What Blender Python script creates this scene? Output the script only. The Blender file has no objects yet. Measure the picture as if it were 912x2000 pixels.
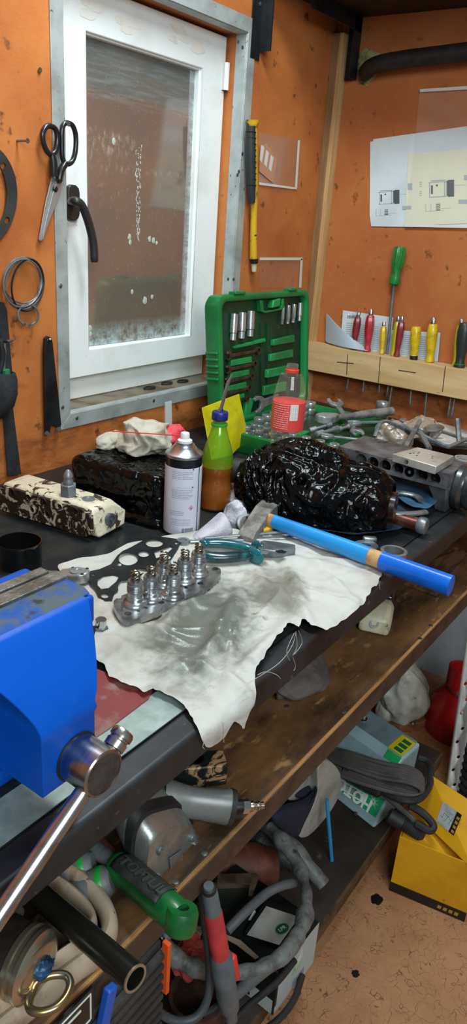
import bpy, bmesh, math, random
from mathutils import Vector, Matrix, noise, geometry
random.seed(7)
SC = bpy.context.scene
COL = SC.collection
PI = math.pi

# ---------------------------------------------------------------- camera
F_PX, CX, CY, W_PX, H_PX = 1425.0, 456.0, 1000.0, 912.0, 2000.0
CAM = Vector((0.0, 0.0, 0.55))
def _basis():
    x = Vector((1545 - CX, 502 - CY, F_PX)).normalized()
    d = Vector((215 - CX, 4500 - CY, F_PX)); d = (d - x * d.dot(x)).normalized()
    z = -d
    return x, z.cross(x), z
BX, BY, BZ = _basis()
def ray(u, v):
    d = Vector((u - CX, v - CY, F_PX))
    return Vector((BX.dot(d), BY.dot(d), BZ.dot(d)))
def PZ(u, v, z=0.0):
    d = ray(u, v); return CAM + d * ((z - CAM.z) / d.z)
def PY(u, v, y):
    d = ray(u, v); return CAM + d * ((y - CAM.y) / d.y)
def PX(u, v, x):
    d = ray(u, v); return CAM + d * ((x - CAM.x) / d.x)

cam = bpy.data.cameras.new('camera'); camo = bpy.data.objects.new('camera', cam); COL.objects.link(camo)
right = Vector((BX.x, BY.x, BZ.x)); up = -Vector((BX.y, BY.y, BZ.y)); back = -Vector((BX.z, BY.z, BZ.z))
M = Matrix((right, up, back)).transposed().to_4x4(); M.translation = CAM
camo.matrix_world = M
cam.sensor_fit = 'VERTICAL'; cam.sensor_height = 36.0; cam.lens = 36.0 * F_PX / H_PX
cam.clip_start = 0.02
SC.camera = camo

# ---------------------------------------------------------------- light and exposure
SC.view_settings.view_transform = 'Standard'; SC.view_settings.look = 'None'
SC.view_settings.gamma = 1.0; SC.view_settings.use_curve_mapping = False
SC.view_settings.exposure = 0.30
world = bpy.data.worlds.new('world'); SC.world = world; world.use_nodes = True
bg = world.node_tree.nodes['Background']; bg.inputs[0].default_value = (0.80, 0.92, 1.0, 1); bg.inputs[1].default_value = 0.16
def area(name, loc, aim, sx, sy, watts, col):
    l = bpy.data.lights.new(name, 'AREA'); l.shape = 'RECTANGLE'; l.size = sx; l.size_y = sy; l.energy = watts; l.color = col
    o = bpy.data.objects.new(name, l); COL.objects.link(o); o.location = loc
    o.rotation_euler = (Vector(aim) - Vector(loc)).to_track_quat('-Z', 'Y').to_euler(); return o
area('ceiling_tube_light', (1.0, 0.60, 1.58), (1.02, 0.66, 0.0), 0.22, 1.0, 21.0, (0.88, 0.98, 1.0))
area('room_light', (-0.5, -1.1, 1.35), (1.0, 0.40, -0.45), 1.3, 0.8, 36.0, (0.9, 0.98, 1.0))

# ---------------------------------------------------------------- helpers
def hx(s):
    s = s.lstrip('#'); r = []
    for i in (0, 2, 4):
        c = int(s[i:i+2], 16) / 255.0
        r.append(c / 12.92 if c <= 0.04045 else ((c + 0.055) / 1.055) ** 2.4)
    return (r[0], r[1], r[2], 1.0)

def pm(name, col, rough=0.5, metal=0.0, col2=None, scale=8.0, lo=0.45, hi=0.6, detail=5.0,
       bump=0.0, bscale=80.0, coat=0.0, speck=None, sscale=60.0, slo=0.66, shi=0.7, spec=0.5, rough2=None, stretch=(1, 1, 1), dist=0.0, trans=0.0, sheen=0.0):
    m = bpy.data.materials.new(name); m.use_nodes = True
    n = m.node_tree.nodes; L = m.node_tree.links; b = n['Principled BSDF']
    c = hx(col)
    b.inputs['Base Color'].default_value = c; b.inputs['Roughness'].default_value = rough; b.inputs['Metallic'].default_value = metal
    b.inputs['Specular IOR Level'].default_value = spec
    b.inputs['Coat Weight'].default_value = coat; b.inputs['Coat Roughness'].default_value = 0.08
    b.inputs['Transmission Weight'].default_value = trans
    b.inputs['Sheen Weight'].default_value = sheen
    tc = n.new('ShaderNodeTexCoord'); mp = n.new('ShaderNodeMapping'); mp.inputs['Scale'].default_value = stretch
    L.new(tc.outputs['Object'], mp.inputs['Vector'])
    cur = None
    def ns(sc, det, di=0.0):
        t = n.new('ShaderNodeTexNoise'); t.inputs['Scale'].default_value = sc; t.inputs['Detail'].default_value = det
        t.inputs['Roughness'].default_value = 0.62; t.inputs['Distortion'].default_value = di
        L.new(mp.outputs[0], t.inputs['Vector']); return t
    def ramp(src, a, b_):
        r = n.new('ShaderNodeMapRange'); r.inputs['From Min'].default_value = a; r.inputs['From Max'].default_value = b_
        L.new(src, r.inputs['Value']); return r.outputs[0]
    def mix(fac, A, B):
        x = n.new('ShaderNodeMix'); x.data_type = 'RGBA'
        L.new(fac, x.inputs[0])
        if isinstance(A, tuple): x.inputs[6].default_value = A
        else: L.new(A, x.inputs[6])
        x.inputs[7].default_value = B
        return x.outputs[2]
    if col2:
        t = ns(scale, detail, dist); f = ramp(t.outputs[0], lo, hi)
        cur = mix(f, c, hx(col2))
        if rough2 is not None:
            r = n.new('ShaderNodeMapRange'); r.inputs['To Min'].default_value = rough; r.inputs['To Max'].default_value = rough2
            L.new(f, r.inputs['Value']); L.new(r.outputs[0], b.inputs['Roughness'])
    if speck:
        t = ns(sscale, 3.0); f = ramp(t.outputs[0], slo, shi); cur = mix(f, cur or c, hx(speck))
    if cur: L.new(cur, b.inputs['Base Color'])
    if bump:
        t = ns(bscale, 4.0); bu = n.new('ShaderNodeBump'); bu.inputs['Strength'].default_value = bump; bu.inputs['Distance'].default_value = 0.004
        L.new(t.outputs[0], bu.inputs['Height']); L.new(bu.outputs[0], b.inputs['Normal'])
    return m

def clear(name, tint, fac=0.12, rough=0.05, body=None, bodyfac=0.0):
    """thin clear plastic: tinted transparency under a glossy skin, with an optional milky body"""
    m = bpy.data.materials.new(name); m.use_nodes = True
    n = m.node_tree.nodes; L = m.node_tree.links
    for k in list(n):
        if k.type != 'OUTPUT_MATERIAL': n.remove(k)
    out = [k for k in n if k.type == 'OUTPUT_MATERIAL'][0]
    t = n.new('ShaderNodeBsdfTransparent'); t.inputs[0].default_value = hx(tint)
    g = n.new('ShaderNodeBsdfGlossy'); g.inputs['Roughness'].default_value = rough
    lw = n.new('ShaderNodeLayerWeight'); lw.inputs['Blend'].default_value = 0.5
    pw = n.new('ShaderNodeMath'); pw.operation = 'POWER'; L.new(lw.outputs['Facing'], pw.inputs[0]); pw.inputs[1].default_value = 3.0
    fr = n.new('ShaderNodeMath'); fr.operation = 'MULTIPLY_ADD'; L.new(pw.outputs[0], fr.inputs[0]); fr.inputs[1].default_value = 0.6; fr.inputs[2].default_value = fac * 0.4
    a = t
    if body:
        d = n.new('ShaderNodeBsdfDiffuse'); d.inputs[0].default_value = hx(body)
        x = n.new('ShaderNodeMixShader'); x.inputs[0].default_value = bodyfac
        L.new(t.outputs[0], x.inputs[1]); L.new(d.outputs[0], x.inputs[2]); a = x
    x = n.new('ShaderNodeMixShader'); L.new(fr.outputs[0], x.inputs[0]); L.new(a.outputs[0], x.inputs[1]); L.new(g.outputs[0], x.inputs[2])
    L.new(x.outputs[0], out.inputs[0]); return m

WM = {}          # world matrix of every object made here
def tag(o, label=None, cat=None, group=None, kind=None):
    if label: o['label'] = label
    if cat: o['category'] = cat
    if group: o['group'] = group
    if kind: o['kind'] = kind
    return o
def thing(name, label, cat, loc=(0, 0, 0), group=None, rot=None):
    o = bpy.data.objects.new(name, None); COL.objects.link(o); o.empty_display_size = 0.02
    m = Matrix.Translation(Vector(loc))
    if rot is not None: m = m @ rot.to_4x4()
    o.matrix_basis = m; WM[o] = m
    return tag(o, label, cat, group)
def frame(o, x, z=None, y=None):
    """matrix with origin o, x axis along x, z (or y) axis close to the given one"""
    x = Vector(x).normalized()
    if z is not None:
        z = Vector(z); z = (z - x * z.dot(x)).normalized(); y = z.cross(x)
    else:
        y = Vector(y); y = (y - x * y.dot(x)).normalized(); z = x.cross(y)
    m = Matrix((x, y, z)).transposed().to_4x4(); m.translation = Vector(o); return m

class MB:
    def __init__(s, T=None): s.v = []; s.f = []; s.T = T or Matrix.Identity(4)
    def add(s, vs, fs):
        k = len(s.v); T = s.T
        s.v += [T @ Vector(p) for p in vs]; s.f += [tuple(i + k for i in f) for f in fs]; return s
    def box(s, c, d, R=None):
        c = Vector(c); h = Vector(d) / 2
        vs = [Vector((sx * h.x, sy * h.y, sz * h.z)) for sx in (-1, 1) for sy in (-1, 1) for sz in (-1, 1)]
        if R is not None: vs = [R @ p for p in vs]
        return s.add([c + p for p in vs], [(0, 1, 3, 2), (4, 6, 7, 5), (0, 4, 5, 1), (2, 3, 7, 6), (0, 2, 6, 4), (1, 5, 7, 3)])
    def hexa(s, a, b):
        """a: four bottom corners, b: four top corners"""
        return s.add(list(a) + list(b), [(3, 2, 1, 0), (4, 5, 6, 7), (0, 1, 5, 4), (1, 2, 6, 5), (2, 3, 7, 6), (3, 0, 4, 7)])
    def loft(s, rings, cap=True, closed=False):
        n = len(rings[0]); vs = [p for r in rings for p in r]; fs = []
        m = len(rings)
        for i in range(m if closed else m - 1):
            for j in range(n):
                a = i * n + j; b = i * n + (j + 1) % n; c = ((i + 1) % m) * n + (j + 1) % n; d = ((i + 1) % m) * n + j
                fs.append((a, b, c, d))
        if cap and not closed:
            fs.append(tuple(range(n))[::-1]); fs.append(tuple((m - 1) * n + j for j in range(n)))
        return s.add(vs, fs)
    def tube(s, pts, r, n=10, closed=False, flat=None, upv=None):
        pts = [Vector(p) for p in pts]; m = len(pts)
        rs = r if isinstance(r, (list, tuple)) else [r] * m
        rings = []; prev = None
        for i, p in enumerate(pts):
            if closed: t = pts[(i + 1) % m] - pts[i - 1]
            else: t = pts[min(i + 1, m - 1)] - pts[max(i - 1, 0)]
            t.normalize()
            if upv is not None: a = Vector(upv)
            elif prev is None: a = Vector((0, 0, 1)) if abs(t.z) < 0.9 else Vector((1, 0, 0))
            else: a = prev
            a = (a - t * a.dot(t))
            if a.length < 1e-6: a = t.orthogonal()
            a.normalize(); prev = a; b = t.cross(a)
            k1, k2 = flat if flat else (1, 1)
            rings.append([p + (a * math.cos(2 * PI * j / n) * k1 + b * math.sin(2 * PI * j / n) * k2) * rs[i] for j in range(n)])
        return s.loft(rings, closed=closed)
    def cyl(s, p0, p1, r, r1=None, n=20):
        return s.tube([p0, p1], [r, r if r1 is None else r1], n)
    def lathe(s, prof, o, ax=(0, 0, 1), n=28):
        """prof: (radius, height) pairs"""
        ax = Vector(ax).normalized(); a = ax.orthogonal().normalized(); b = ax.cross(a); o = Vector(o)
        if abs(ax.z) > 0.99: a = Vector((1, 0, 0)); b = ax.cross(a)
        rings = [[o + ax * h + (a * math.cos(2 * PI * j / n) + b * math.sin(2 * PI * j / n)) * max(r, 1e-5) for j in range(n)] for r, h in prof]
        return s.loft(rings, cap=prof[0] != prof[-1])
    def prism(s, pts, w):
        """pts: 3D polygon, extruded by vector w"""
        w = Vector(w); a = [Vector(p) for p in pts]; n = len(a)
        return s.add(a + [p + w for p in a], [tuple(range(n))[::-1], tuple(range(n, 2 * n))] + [(i, (i + 1) % n, n + (i + 1) % n, n + i) for i in range(n)])
    def ball(s, c, r, n=14, m=10, fn=None):
        c = Vector(c); r = Vector(r) if not isinstance(r, (int, float)) else Vector((r, r, r))
        vs = []; fs = []
        for i in range(m + 1):
            th = PI * i / m
            for j in range(n):
                ph = 2 * PI * j / n
                d = Vector((math.sin(th) * math.cos(ph), math.sin(th) * math.sin(ph), math.cos(th)))
                k = fn(d) if fn else 1.0
                vs.append(c + Vector((d.x * r.x, d.y * r.y, d.z * r.z)) * k)
        for i in range(m):
            for j in range(n): fs.append((i * n + j, (i + 1) * n + j, (i + 1) * n + (j + 1) % n, i * n + (j + 1) % n))
        return s.add(vs, fs)
    def build(s, name, mat, parent=None, bevel=0.0, seg=2, angle=38, label=None, solid=0.0, sub=0, flat=False):
        me = bpy.data.meshes.new(name)
        if parent is not None:
            pi = WM[parent].inverted(); vs = [pi @ p for p in s.v]
        else: vs = s.v
        me.from_pydata([tuple(p) for p in vs], [], s.f)
        bm = bmesh.new(); bm.from_mesh(me); bmesh.ops.remove_doubles(bm, verts=bm.verts, dist=1e-6)
        bmesh.ops.recalc_face_normals(bm, faces=bm.faces); bm.to_mesh(me); bm.free()
        me.shade_flat() if flat else me.shade_smooth(); flat or me.set_sharp_from_angle(angle=math.radians(angle))
        me.materials.append(mat)
        o = bpy.data.objects.new(name, me); COL.objects.link(o)
        if parent is not None: o.parent = parent; WM[o] = WM[parent]
        else: WM[o] = Matrix.Identity(4)
        if solid: md = o.modifiers.new('s', 'SOLIDIFY'); md.thickness = abs(solid); md.offset = 1 if solid > 0 else -1
        if bevel: md = o.modifiers.new('b', 'BEVEL'); md.width = bevel; md.segments = seg; md.limit_method = 'ANGLE'; md.angle_limit = math.radians(40); md.harden_normals = False
        if sub: md = o.modifiers.new('u', 'SUBSURF'); md.levels = sub; md.render_levels = sub
        if label: o['label'] = label
        return o

def dup(root, m, label=None, group=None):
    """copy of a thing with its parts and sub-parts, moved to matrix m"""
    r = root.copy(); COL.objects.link(r); r.matrix_basis = m; WM[r] = m
    if label: r['label'] = label
    if group: r['group'] = group
    for ch in list(root.children):
        c = ch.copy(); COL.objects.link(c); c.parent = r
        for g in list(ch.children):
            d = g.copy(); COL.objects.link(d); d.parent = c
    return r
def struct(o): o['kind'] = 'structure'; return o

def pip(p, poly):
    x, y = p; c = False; n = len(poly)
    for i in range(n):
        x1, y1 = poly[i]; x2, y2 = poly[i - 1]
        if (y1 > y) != (y2 > y) and x < (x2 - x1) * (y - y1) / (y2 - y1) + x1: c = not c
    return c
def sheet(outline, holes=(), step=None, seed=0):
    """2D triangulation of an outline with holes -> (points, triangles)"""
    pts = []; edges = []
    for poly in [outline] + list(holes):
        k = len(pts); n = len(poly)
        pts += [Vector(p).to_2d() if len(p) > 2 else Vector(p) for p in poly]; edges += [(k + i, k + (i + 1) % n) for i in range(n)]
    if step:
        rd = random.Random(seed)
        xs = [p[0] for p in outline]; ys = [p[1] for p in outline]
        y = min(ys); row = 0
        while y < max(ys):
            x = min(xs) + (row % 2) * step / 2
            while x < max(xs):
                q = (x + rd.uniform(-.15, .15) * step, y + rd.uniform(-.15, .15) * step)
                if pip(q, outline) and not any(pip(q, h) for h in holes):
                    pts.append(Vector(q))
                x += step
            y += step * .87; row += 1
    co, _, tr, *_r = geometry.delaunay_2d_cdt(pts, edges, [], 0, 1e-7)
    out = []
    for t in tr:
        c = ((co[t[0]].x + co[t[1]].x + co[t[2]].x) / 3, (co[t[0]].y + co[t[1]].y + co[t[2]].y) / 3)
        if pip(c, outline) and not any(pip(c, h) for h in holes): out.append(tuple(t))
    return [(p.x, p.y) for p in co], out
def circ(cx, cy, r, n=16, ry=None, rot=0.0):
    ry = ry or r; o = []
    for i in range(n):
        a = 2 * PI * i / n; x = math.cos(a) * r; y = math.sin(a) * ry
        o.append((cx + x * math.cos(rot) - y * math.sin(rot), cy + x * math.sin(rot) + y * math.cos(rot)))
    return o
def smooth_poly(pts, it=2, closed=True):
    pts = [Vector(p) for p in pts]
    for _ in range(it):
        q = []; n = len(pts)
        for i in range(n if closed else n - 1):
            a = pts[i]; b = pts[(i + 1) % n]; q += [a * .75 + b * .25, a * .25 + b * .75]
        if not closed: q = [pts[0]] + q + [pts[-1]]
        pts = q
    return pts
def spline(pts, k=6, closed=False):
    pts = [Vector(p) for p in pts]; n = len(pts); out = []
    for i in range(n if closed else n - 1):
        if closed: p0, p1, p2, p3 = pts[i - 1], pts[i], pts[(i + 1) % n], pts[(i + 2) % n]
        else: p0, p1, p2, p3 = pts[max(i - 1, 0)], pts[i], pts[i + 1], pts[min(i + 2, n - 1)]
        for j in range(k):
            t = j / k
            out.append(0.5 * ((2 * p1) + (p2 - p0) * t + (2 * p0 - 5 * p1 + 4 * p2 - p3) * t * t + (3 * p1 - p0 - 3 * p2 + p3) * t ** 3))
    if not closed: out.append(pts[-1])
    return out
def nz(p, s=1.0, o=0.0): return noise.noise(Vector(p) * s + Vector((o, o * 1.7, o * .3)))
def ridge(p, s, o=0.0): return 1 - abs(noise.noise(Vector(p) * s + Vector((o, -o, o * .5)))) * 2
def text(s, m, size, mat, parent, name='lettering', ext=0.0004, align='CENTER', sx=1.0, bold=0.0):
    cu = bpy.data.curves.new(name, 'FONT'); cu.body = s; cu.size = size; cu.extrude = ext; cu.align_x = align; cu.align_y = 'CENTER'; cu.offset = bold
    to = bpy.data.objects.new(name, cu); COL.objects.link(to)
    dg = bpy.context.evaluated_depsgraph_get(); me = bpy.data.meshes.new_from_object(to.evaluated_get(dg))
    bpy.data.objects.remove(to)
    me.transform(WM[parent].inverted() @ m @ Matrix.Diagonal((sx, 1, 1, 1)))
    me.materials.clear(); me.materials.append(mat)
    o = bpy.data.objects.new(name, me); COL.objects.link(o); o.parent = parent; WM[o] = WM[parent]; return o
def hz(u, v, x, y):
    """height at which the sight line through a pixel passes above the spot x, y"""
    d = ray(u, v); return CAM.z + d.z * math.hypot(x - CAM.x, y - CAM.y) / math.hypot(d.x, d.y)
def hexprof(r, n=6): return [(r * math.cos(2 * PI * i / n), r * math.sin(2 * PI * i / n)) for i in range(n)]
# ---------------------------------------------------------------- materials
def wallmat(name, c1, c2, dirt):
    m = pm(name, c1, 0.55, col2=c2, scale=5.0, detail=10.0, lo=0.34, hi=0.68, bump=0.12, bscale=140, speck=dirt, sscale=26, slo=0.64, shi=0.72, spec=0.35)
    n = m.node_tree.nodes; L = m.node_tree.links; b = n['Principled BSDF']
    src = b.inputs['Base Color'].links[0].from_socket
    tc = n.new('ShaderNodeTexCoord'); sx = n.new('ShaderNodeSeparateXYZ'); L.new(tc.outputs['Object'], sx.inputs[0])
    t = n.new('ShaderNodeTexNoise'); t.inputs['Scale'].default_value = 14; t.inputs['Detail'].default_value = 8; t.inputs['Roughness'].default_value = .7
    mp = n.new('ShaderNodeMapping'); mp.inputs['Scale'].default_value = (.6, .6, 1.6); L.new(tc.outputs['Object'], mp.inputs[0]); L.new(mp.outputs[0], t.inputs['Vector'])
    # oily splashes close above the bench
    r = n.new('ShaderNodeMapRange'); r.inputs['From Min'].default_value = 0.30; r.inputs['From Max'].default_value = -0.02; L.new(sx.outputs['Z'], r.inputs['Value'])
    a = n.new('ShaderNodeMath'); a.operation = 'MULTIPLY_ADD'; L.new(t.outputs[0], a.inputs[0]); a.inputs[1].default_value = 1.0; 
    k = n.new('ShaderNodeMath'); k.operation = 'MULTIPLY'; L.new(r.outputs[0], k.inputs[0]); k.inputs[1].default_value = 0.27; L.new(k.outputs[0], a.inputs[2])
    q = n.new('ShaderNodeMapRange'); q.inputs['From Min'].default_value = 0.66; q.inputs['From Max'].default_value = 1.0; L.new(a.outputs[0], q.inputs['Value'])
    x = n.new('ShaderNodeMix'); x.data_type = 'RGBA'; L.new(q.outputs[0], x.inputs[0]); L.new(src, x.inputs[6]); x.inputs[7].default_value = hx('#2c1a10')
    L.new(x.outputs[2], b.inputs['Base Color']); return m
M_WALL = wallmat('orange plywood', '#c97c40', '#ab5f30', '#6e4228')
M_WALL_DIM = wallmat('dimmed orange plywood end wall', '#ab5f32', '#b9733f', '#74431f')  # same plywood, colour lowered to paint in the end wall's weaker light
M_FLOOR = pm('brown fibreboard floor', '#b08058', 0.6, col2='#93633f', scale=7, lo=.35, hi=.7, speck='#1d120c', sscale=11, slo=.72, shi=.75, bump=.15, bscale=90)
def crackle(m):
    n = m.node_tree.nodes; L = m.node_tree.links; b = n['Principled BSDF']; src = b.inputs['Base Color'].links[0].from_socket
    tc = n.new('ShaderNodeTexCoord'); t = n.new('ShaderNodeTexNoise'); t.inputs['Scale'].default_value = 9; t.inputs['Detail'].default_value = 3
    L.new(tc.outputs['Object'], t.inputs['Vector'])
    ad = n.new('ShaderNodeMix'); ad.data_type = 'RGBA'; ad.blend_type = 'LINEAR_LIGHT'; ad.inputs[0].default_value = .12; L.new(tc.outputs['Object'], ad.inputs[6]); L.new(t.outputs[1], ad.inputs[7])
    v = n.new('ShaderNodeTexVoronoi'); v.feature = 'DISTANCE_TO_EDGE'; v.inputs['Scale'].default_value = 42; L.new(ad.outputs[2], v.inputs['Vector'])
    r = n.new('ShaderNodeMapRange'); r.inputs['From Min'].default_value = 0.035; r.inputs['From Max'].default_value = 0.004; L.new(v.outputs['Distance'], r.inputs['Value'])
    t2 = n.new('ShaderNodeTexNoise'); t2.inputs['Scale'].default_value = 30; L.new(tc.outputs['Object'], t2.inputs['Vector'])
    g = n.new('ShaderNodeMapRange'); g.inputs['From Min'].default_value = .38; g.inputs['From Max'].default_value = .56; g.inputs['To Max'].default_value = .75; L.new(t2.outputs[0], g.inputs['Value'])
    mu = n.new('ShaderNodeMath'); mu.operation = 'MULTIPLY'; L.new(r.outputs[0], mu.inputs[0]); L.new(g.outputs[0], mu.inputs[1])
    x = n.new('ShaderNodeMix'); x.data_type = 'RGBA'; L.new(mu.outputs[0], x.inputs[0]); L.new(src, x.inputs[6]); x.inputs[7].default_value = hx('#3a2212')
    L.new(x.outputs[2], b.inputs['Base Color'])
crackle(M_FLOOR)
M_PVC = pm('white window plastic', '#f2f7f6', 0.32, speck='#77756a', sscale=170, slo=.72, shi=.75, col2='#dfe2dc', scale=6, lo=.5, hi=.75)
M_GALV = pm('galvanised steel', '#b4bcba', 0.48, 0.3, col2='#979d9b', scale=14, lo=.4, hi=.65, speck='#55524a', sscale=70, slo=.66, shi=.72)
M_SILL = pm('dirty galvanised sill', '#8d8371', 0.5, 0.4, col2='#6a5236', scale=12, lo=.42, hi=.6)
M_WOODP = pm('raw pine batten', '#c9a26e', 0.65, col2='#ab8250', scale=12, stretch=(6, 6, .5), lo=.35, hi=.7)
M_WOODD = pm('brown batten', '#94704a', 0.65, col2='#72502f', scale=12, stretch=(6, 6, .5), lo=.35, hi=.7)
M_DARKSHELF = pm('dark brown shelf board', '#2c2018', 0.6, col2='#1a120d', scale=6)
M_BLKSTEEL = pm('black painted steel', '#22262a', 0.45, 0.3, col2='#15171a', scale=12)
M_STEEL = pm('bare steel', '#a2a8aa', 0.3, .65, col2='#7a8082', scale=30, lo=.4, hi=.65)
M_CHROME = pm('chrome steel', '#c8cccc', 0.13, 1.0)
M_DULLST = pm('dull grey steel', '#80878a', 0.4, .5, col2='#5a6064', scale=25)
M_BLK = pm('black plastic', '#121314', 0.4)
M_BLKR = pm('black rubber', '#17181a', 0.6, col2='#26282a', scale=20)
M_SCREW = pm('screw steel', '#8c8e8c', 0.35, 0.9)

WY = 1.215; XB = 2.13; ZF = -0.82
hx0, hx1, hz0, hz1 = 1.098, 1.690, 0.118, 0.968
# window wall with the hole for the window
w = MB()
w.box(((-0.9 + hx0) / 2, WY + .07, .3), (hx0 + 0.9, .14, 2.24)); w.box(((hx1 + XB) / 2 + .05, WY + .07, .3), (XB + .1 - hx1, .14, 2.24))
w.box(((hx0 + hx1) / 2, WY + .07, (hz0 + ZF) / 2), (hx1 - hx0, .14, hz0 - ZF)); w.box(((hx0 + hx1) / 2, WY + .07, (hz1 + 1.42) / 2), (hx1 - hx0, .14, 1.42 - hz1))
struct(w.build('wall_left', M_WALL))
struct(MB().box((XB + .05, -.3, .3), (.10, 3.03, 2.24)).build('wall_back', M_WALL_DIM))
struct(MB().box((.6, -.2, ZF - .03), (3.2, 2.9, .06)).build('floor', M_FLOOR))
# steel angle round the window: four flanges on the wall and a lining of the hole
t = .032
def angle_trim(name, a, b, inner, mat=None):
    m = MB(); m.prism(a, (0, -.003, 0)); m.prism(b, inner); o = struct(m.build(name, mat or M_GALV, bevel=.0006)); return o
y0 = WY - .0005
angle_trim('trim_1', [(hx0 - t, y0, hz0 - t), (hx0, y0, hz0), (hx0, y0, hz1), (hx0 - t, y0, hz1 + t)], [(hx0, y0, hz0), (hx0, y0 + .03, hz0), (hx0, y0 + .03, hz1), (hx0, y0, hz1)], (.002, 0, 0))
angle_trim('trim_2', [(hx1 + t, y0, hz0 - t), (hx1, y0, hz0), (hx1, y0, hz1), (hx1 + t, y0, hz1 + t)], [(hx1, y0, hz0), (hx1, y0 + .032, hz0), (hx1, y0 + .032, hz1), (hx1, y0, hz1)], (-.002, 0, 0))
angle_trim('trim_3', [(hx0 - t, y0, hz1 + t), (hx0, y0, hz1), (hx1, y0, hz1), (hx1 + t, y0, hz1 + t)], [(hx0, y0, hz1), (hx0, y0 + .03, hz1), (hx1, y0 + .03, hz1), (hx1, y0, hz1)], (0, 0, -.002))
angle_trim('trim_4', [(hx0 - t, y0, hz0 - t), (hx0, y0, hz0), (hx1, y0, hz0), (hx1 + t, y0, hz0 - t)], [(hx0, y0, hz0), (hx0, y0 + .022, hz0), (hx1, y0 + .022, hz0), (hx1, y0, hz0)], (0, 0, .002))
struct(MB().box(((hx0 + hx1) / 2, WY + .055, hz0 + .0005), (hx1 - hx0 - .004, .075, .004)).build('trim_5', M_SILL))
sc = MB()
for (u, v) in ((464, 82), (473, 93), (473, 300), (463, 342), (466, 335), (445, 545), (456, 545), (118, 558), (122, 795), (150, 816), (300, 782)):
    p = PY(u, v, WY - .0035); sc.lathe([(.0045, 0), (.0045, .0012), (.0028, .0024), (.0, .0026)], p, (0, -1, 0), 10)
struct(sc.build('trim_6', M_SCREW))

# ---- the window: frame, sash, pane, hinges
def ring_frame(m, x0, x1, z0, z1, wl, wr, wb, wt, y0, y1):
    """four mitred bars"""
    o = [(x0, z0), (x1, z0), (x1, z1), (x0, z1)]; i = [(x0 + wl, z0 + wb), (x1 - wr, z0 + wb), (x1 - wr, z1 - wt), (x0 + wl, z1 - wt)]
    for k in range(4):
        j = (k + 1) % 4
        m.prism([(o[k][0], y0, o[k][1]), (o[j][0], y0, o[j][1]), (i[j][0], y0, i[j][1]), (i[k][0], y0, i[k][1])], (0, y1 - y0, 0))
f = MB(); ring_frame(f, hx0 + .003, 1.687, .121, .966, .08, .05, .075, .05, 1.300, 1.345)
win = struct(f.build('window_1', M_PVC, bevel=.002))
s = MB(); ring_frame(s, 1.146, 1.685, .183, .961, .067, .092, .057, .083, 1.272, 1.33); ring_frame(s, 1.146 + .065, 1.685 - .090, .238, .880, .006, .006, .006, .006, 1.278, 1.31)
sash = struct(s.build('window_sash', M_PVC, win, bevel=.0022))
def panemat():
    m = pm('dirty pane with painted reflection', '#82695a', 0.07, col2='#625f5a', scale=3.2, lo=.35, hi=.7, spec=1.0)  # base tone mixes dirt film with a painted-in reflection of the brown room
    n = m.node_tree.nodes; L = m.node_tree.links; b = n['Principled BSDF']; b.inputs['IOR'].default_value = 1.75
    src = b.inputs['Base Color'].links[0].from_socket
    tc = n.new('ShaderNodeTexCoord'); sx = n.new('ShaderNodeSeparateXYZ'); L.new(tc.outputs['Object'], sx.inputs[0])
    def noise_(sc, st, det=6):
        mp = n.new('ShaderNodeMapping'); mp.inputs['Scale'].default_value = st; L.new(tc.outputs['Object'], mp.inputs[0])
        t = n.new('ShaderNodeTexNoise'); t.inputs['Scale'].default_value = sc; t.inputs['Detail'].default_value = det; t.inputs['Roughness'].default_value = .7; L.new(mp.outputs[0], t.inputs['Vector']); return t.outputs[0]
    def mr(s, a, b_, lo=0, hi=1):
        r = n.new('ShaderNodeMapRange'); r.inputs[1].default_value = a; r.inputs[2].default_value = b_; r.inputs[3].default_value = lo; r.inputs[4].default_value = hi; L.new(s, r.inputs[0]); return r.outputs[0]
    def mu(a, b_, op='MULTIPLY'):
        k = n.new('ShaderNodeMath'); k.operation = op; L.new(a, k.inputs[0]); L.new(b_, k.inputs[1]); return k.outputs[0]
    def mix(fac, A, B):
        x = n.new('ShaderNodeMix'); x.data_type = 'RGBA'; L.new(fac, x.inputs[0]); L.new(A, x.inputs[6]); x.inputs[7].default_value = hx(B); return x.outputs[2]
    c = src
    # wiped streaks along the top, scale at the foot, spotting all over
    st = mu(mr(noise_(44, (.22, 1, 2.4)), .45, .7), mr(sx.outputs['Z'], .76, .80, 0, .8)); c = mix(st, c, '#b4bcbc')
    gt = mr(sx.outputs['Z'], .775, .79, 0, .7); c = mix(gt, c, '#66706e')
    ft = mu(mr(noise_(60, (1, 1, 1)), .35, .6), mr(sx.outputs['Z'], .30, .248, 0, .95)); c = mix(ft, c, '#c4d8da')
    fr = mu(mr(noise_(25, (1, 1, 2)), .4, .6), mr(sx.outputs['X'], 1.565, 1.592, 0, .8)); c = mix(fr, c, '#b8cacc')
    fl = mu(mr(noise_(45, (1, 1, 1)), .45, .6), mr(sx.outputs['X'], 1.240, 1.214, 0, .7)); c = mix(fl, c, '#8c8c80')
    sp = mr(noise_(150, (1, 1, .6), 3), .62, .72, 0, .45); c = mix(sp, c, '#a89c90')
    wv = mu(mr(noise_(90, (1, 1, .5), 3), .5, .7), mr(noise_(7, (.15, 1, 1.6), 2), .58, .66, 0, .55)); c = mix(wv, c, '#c0bab0')
    L.new(c, b.inputs['Base Color']); return m
pane = MB().box((1.403, 1.296, .56), (.41, .008, .67)); struct(pane.build('pane', panemat(), win))
sl = MB(); ring_frame(sl, 1.208, 1.600, .236, .884, .008, .008, .008, .008, 1.2895, 1.2925); struct(sl.build('pane_seal', pm('grey seal', '#3a4244', .5), win))
h = MB()
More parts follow.
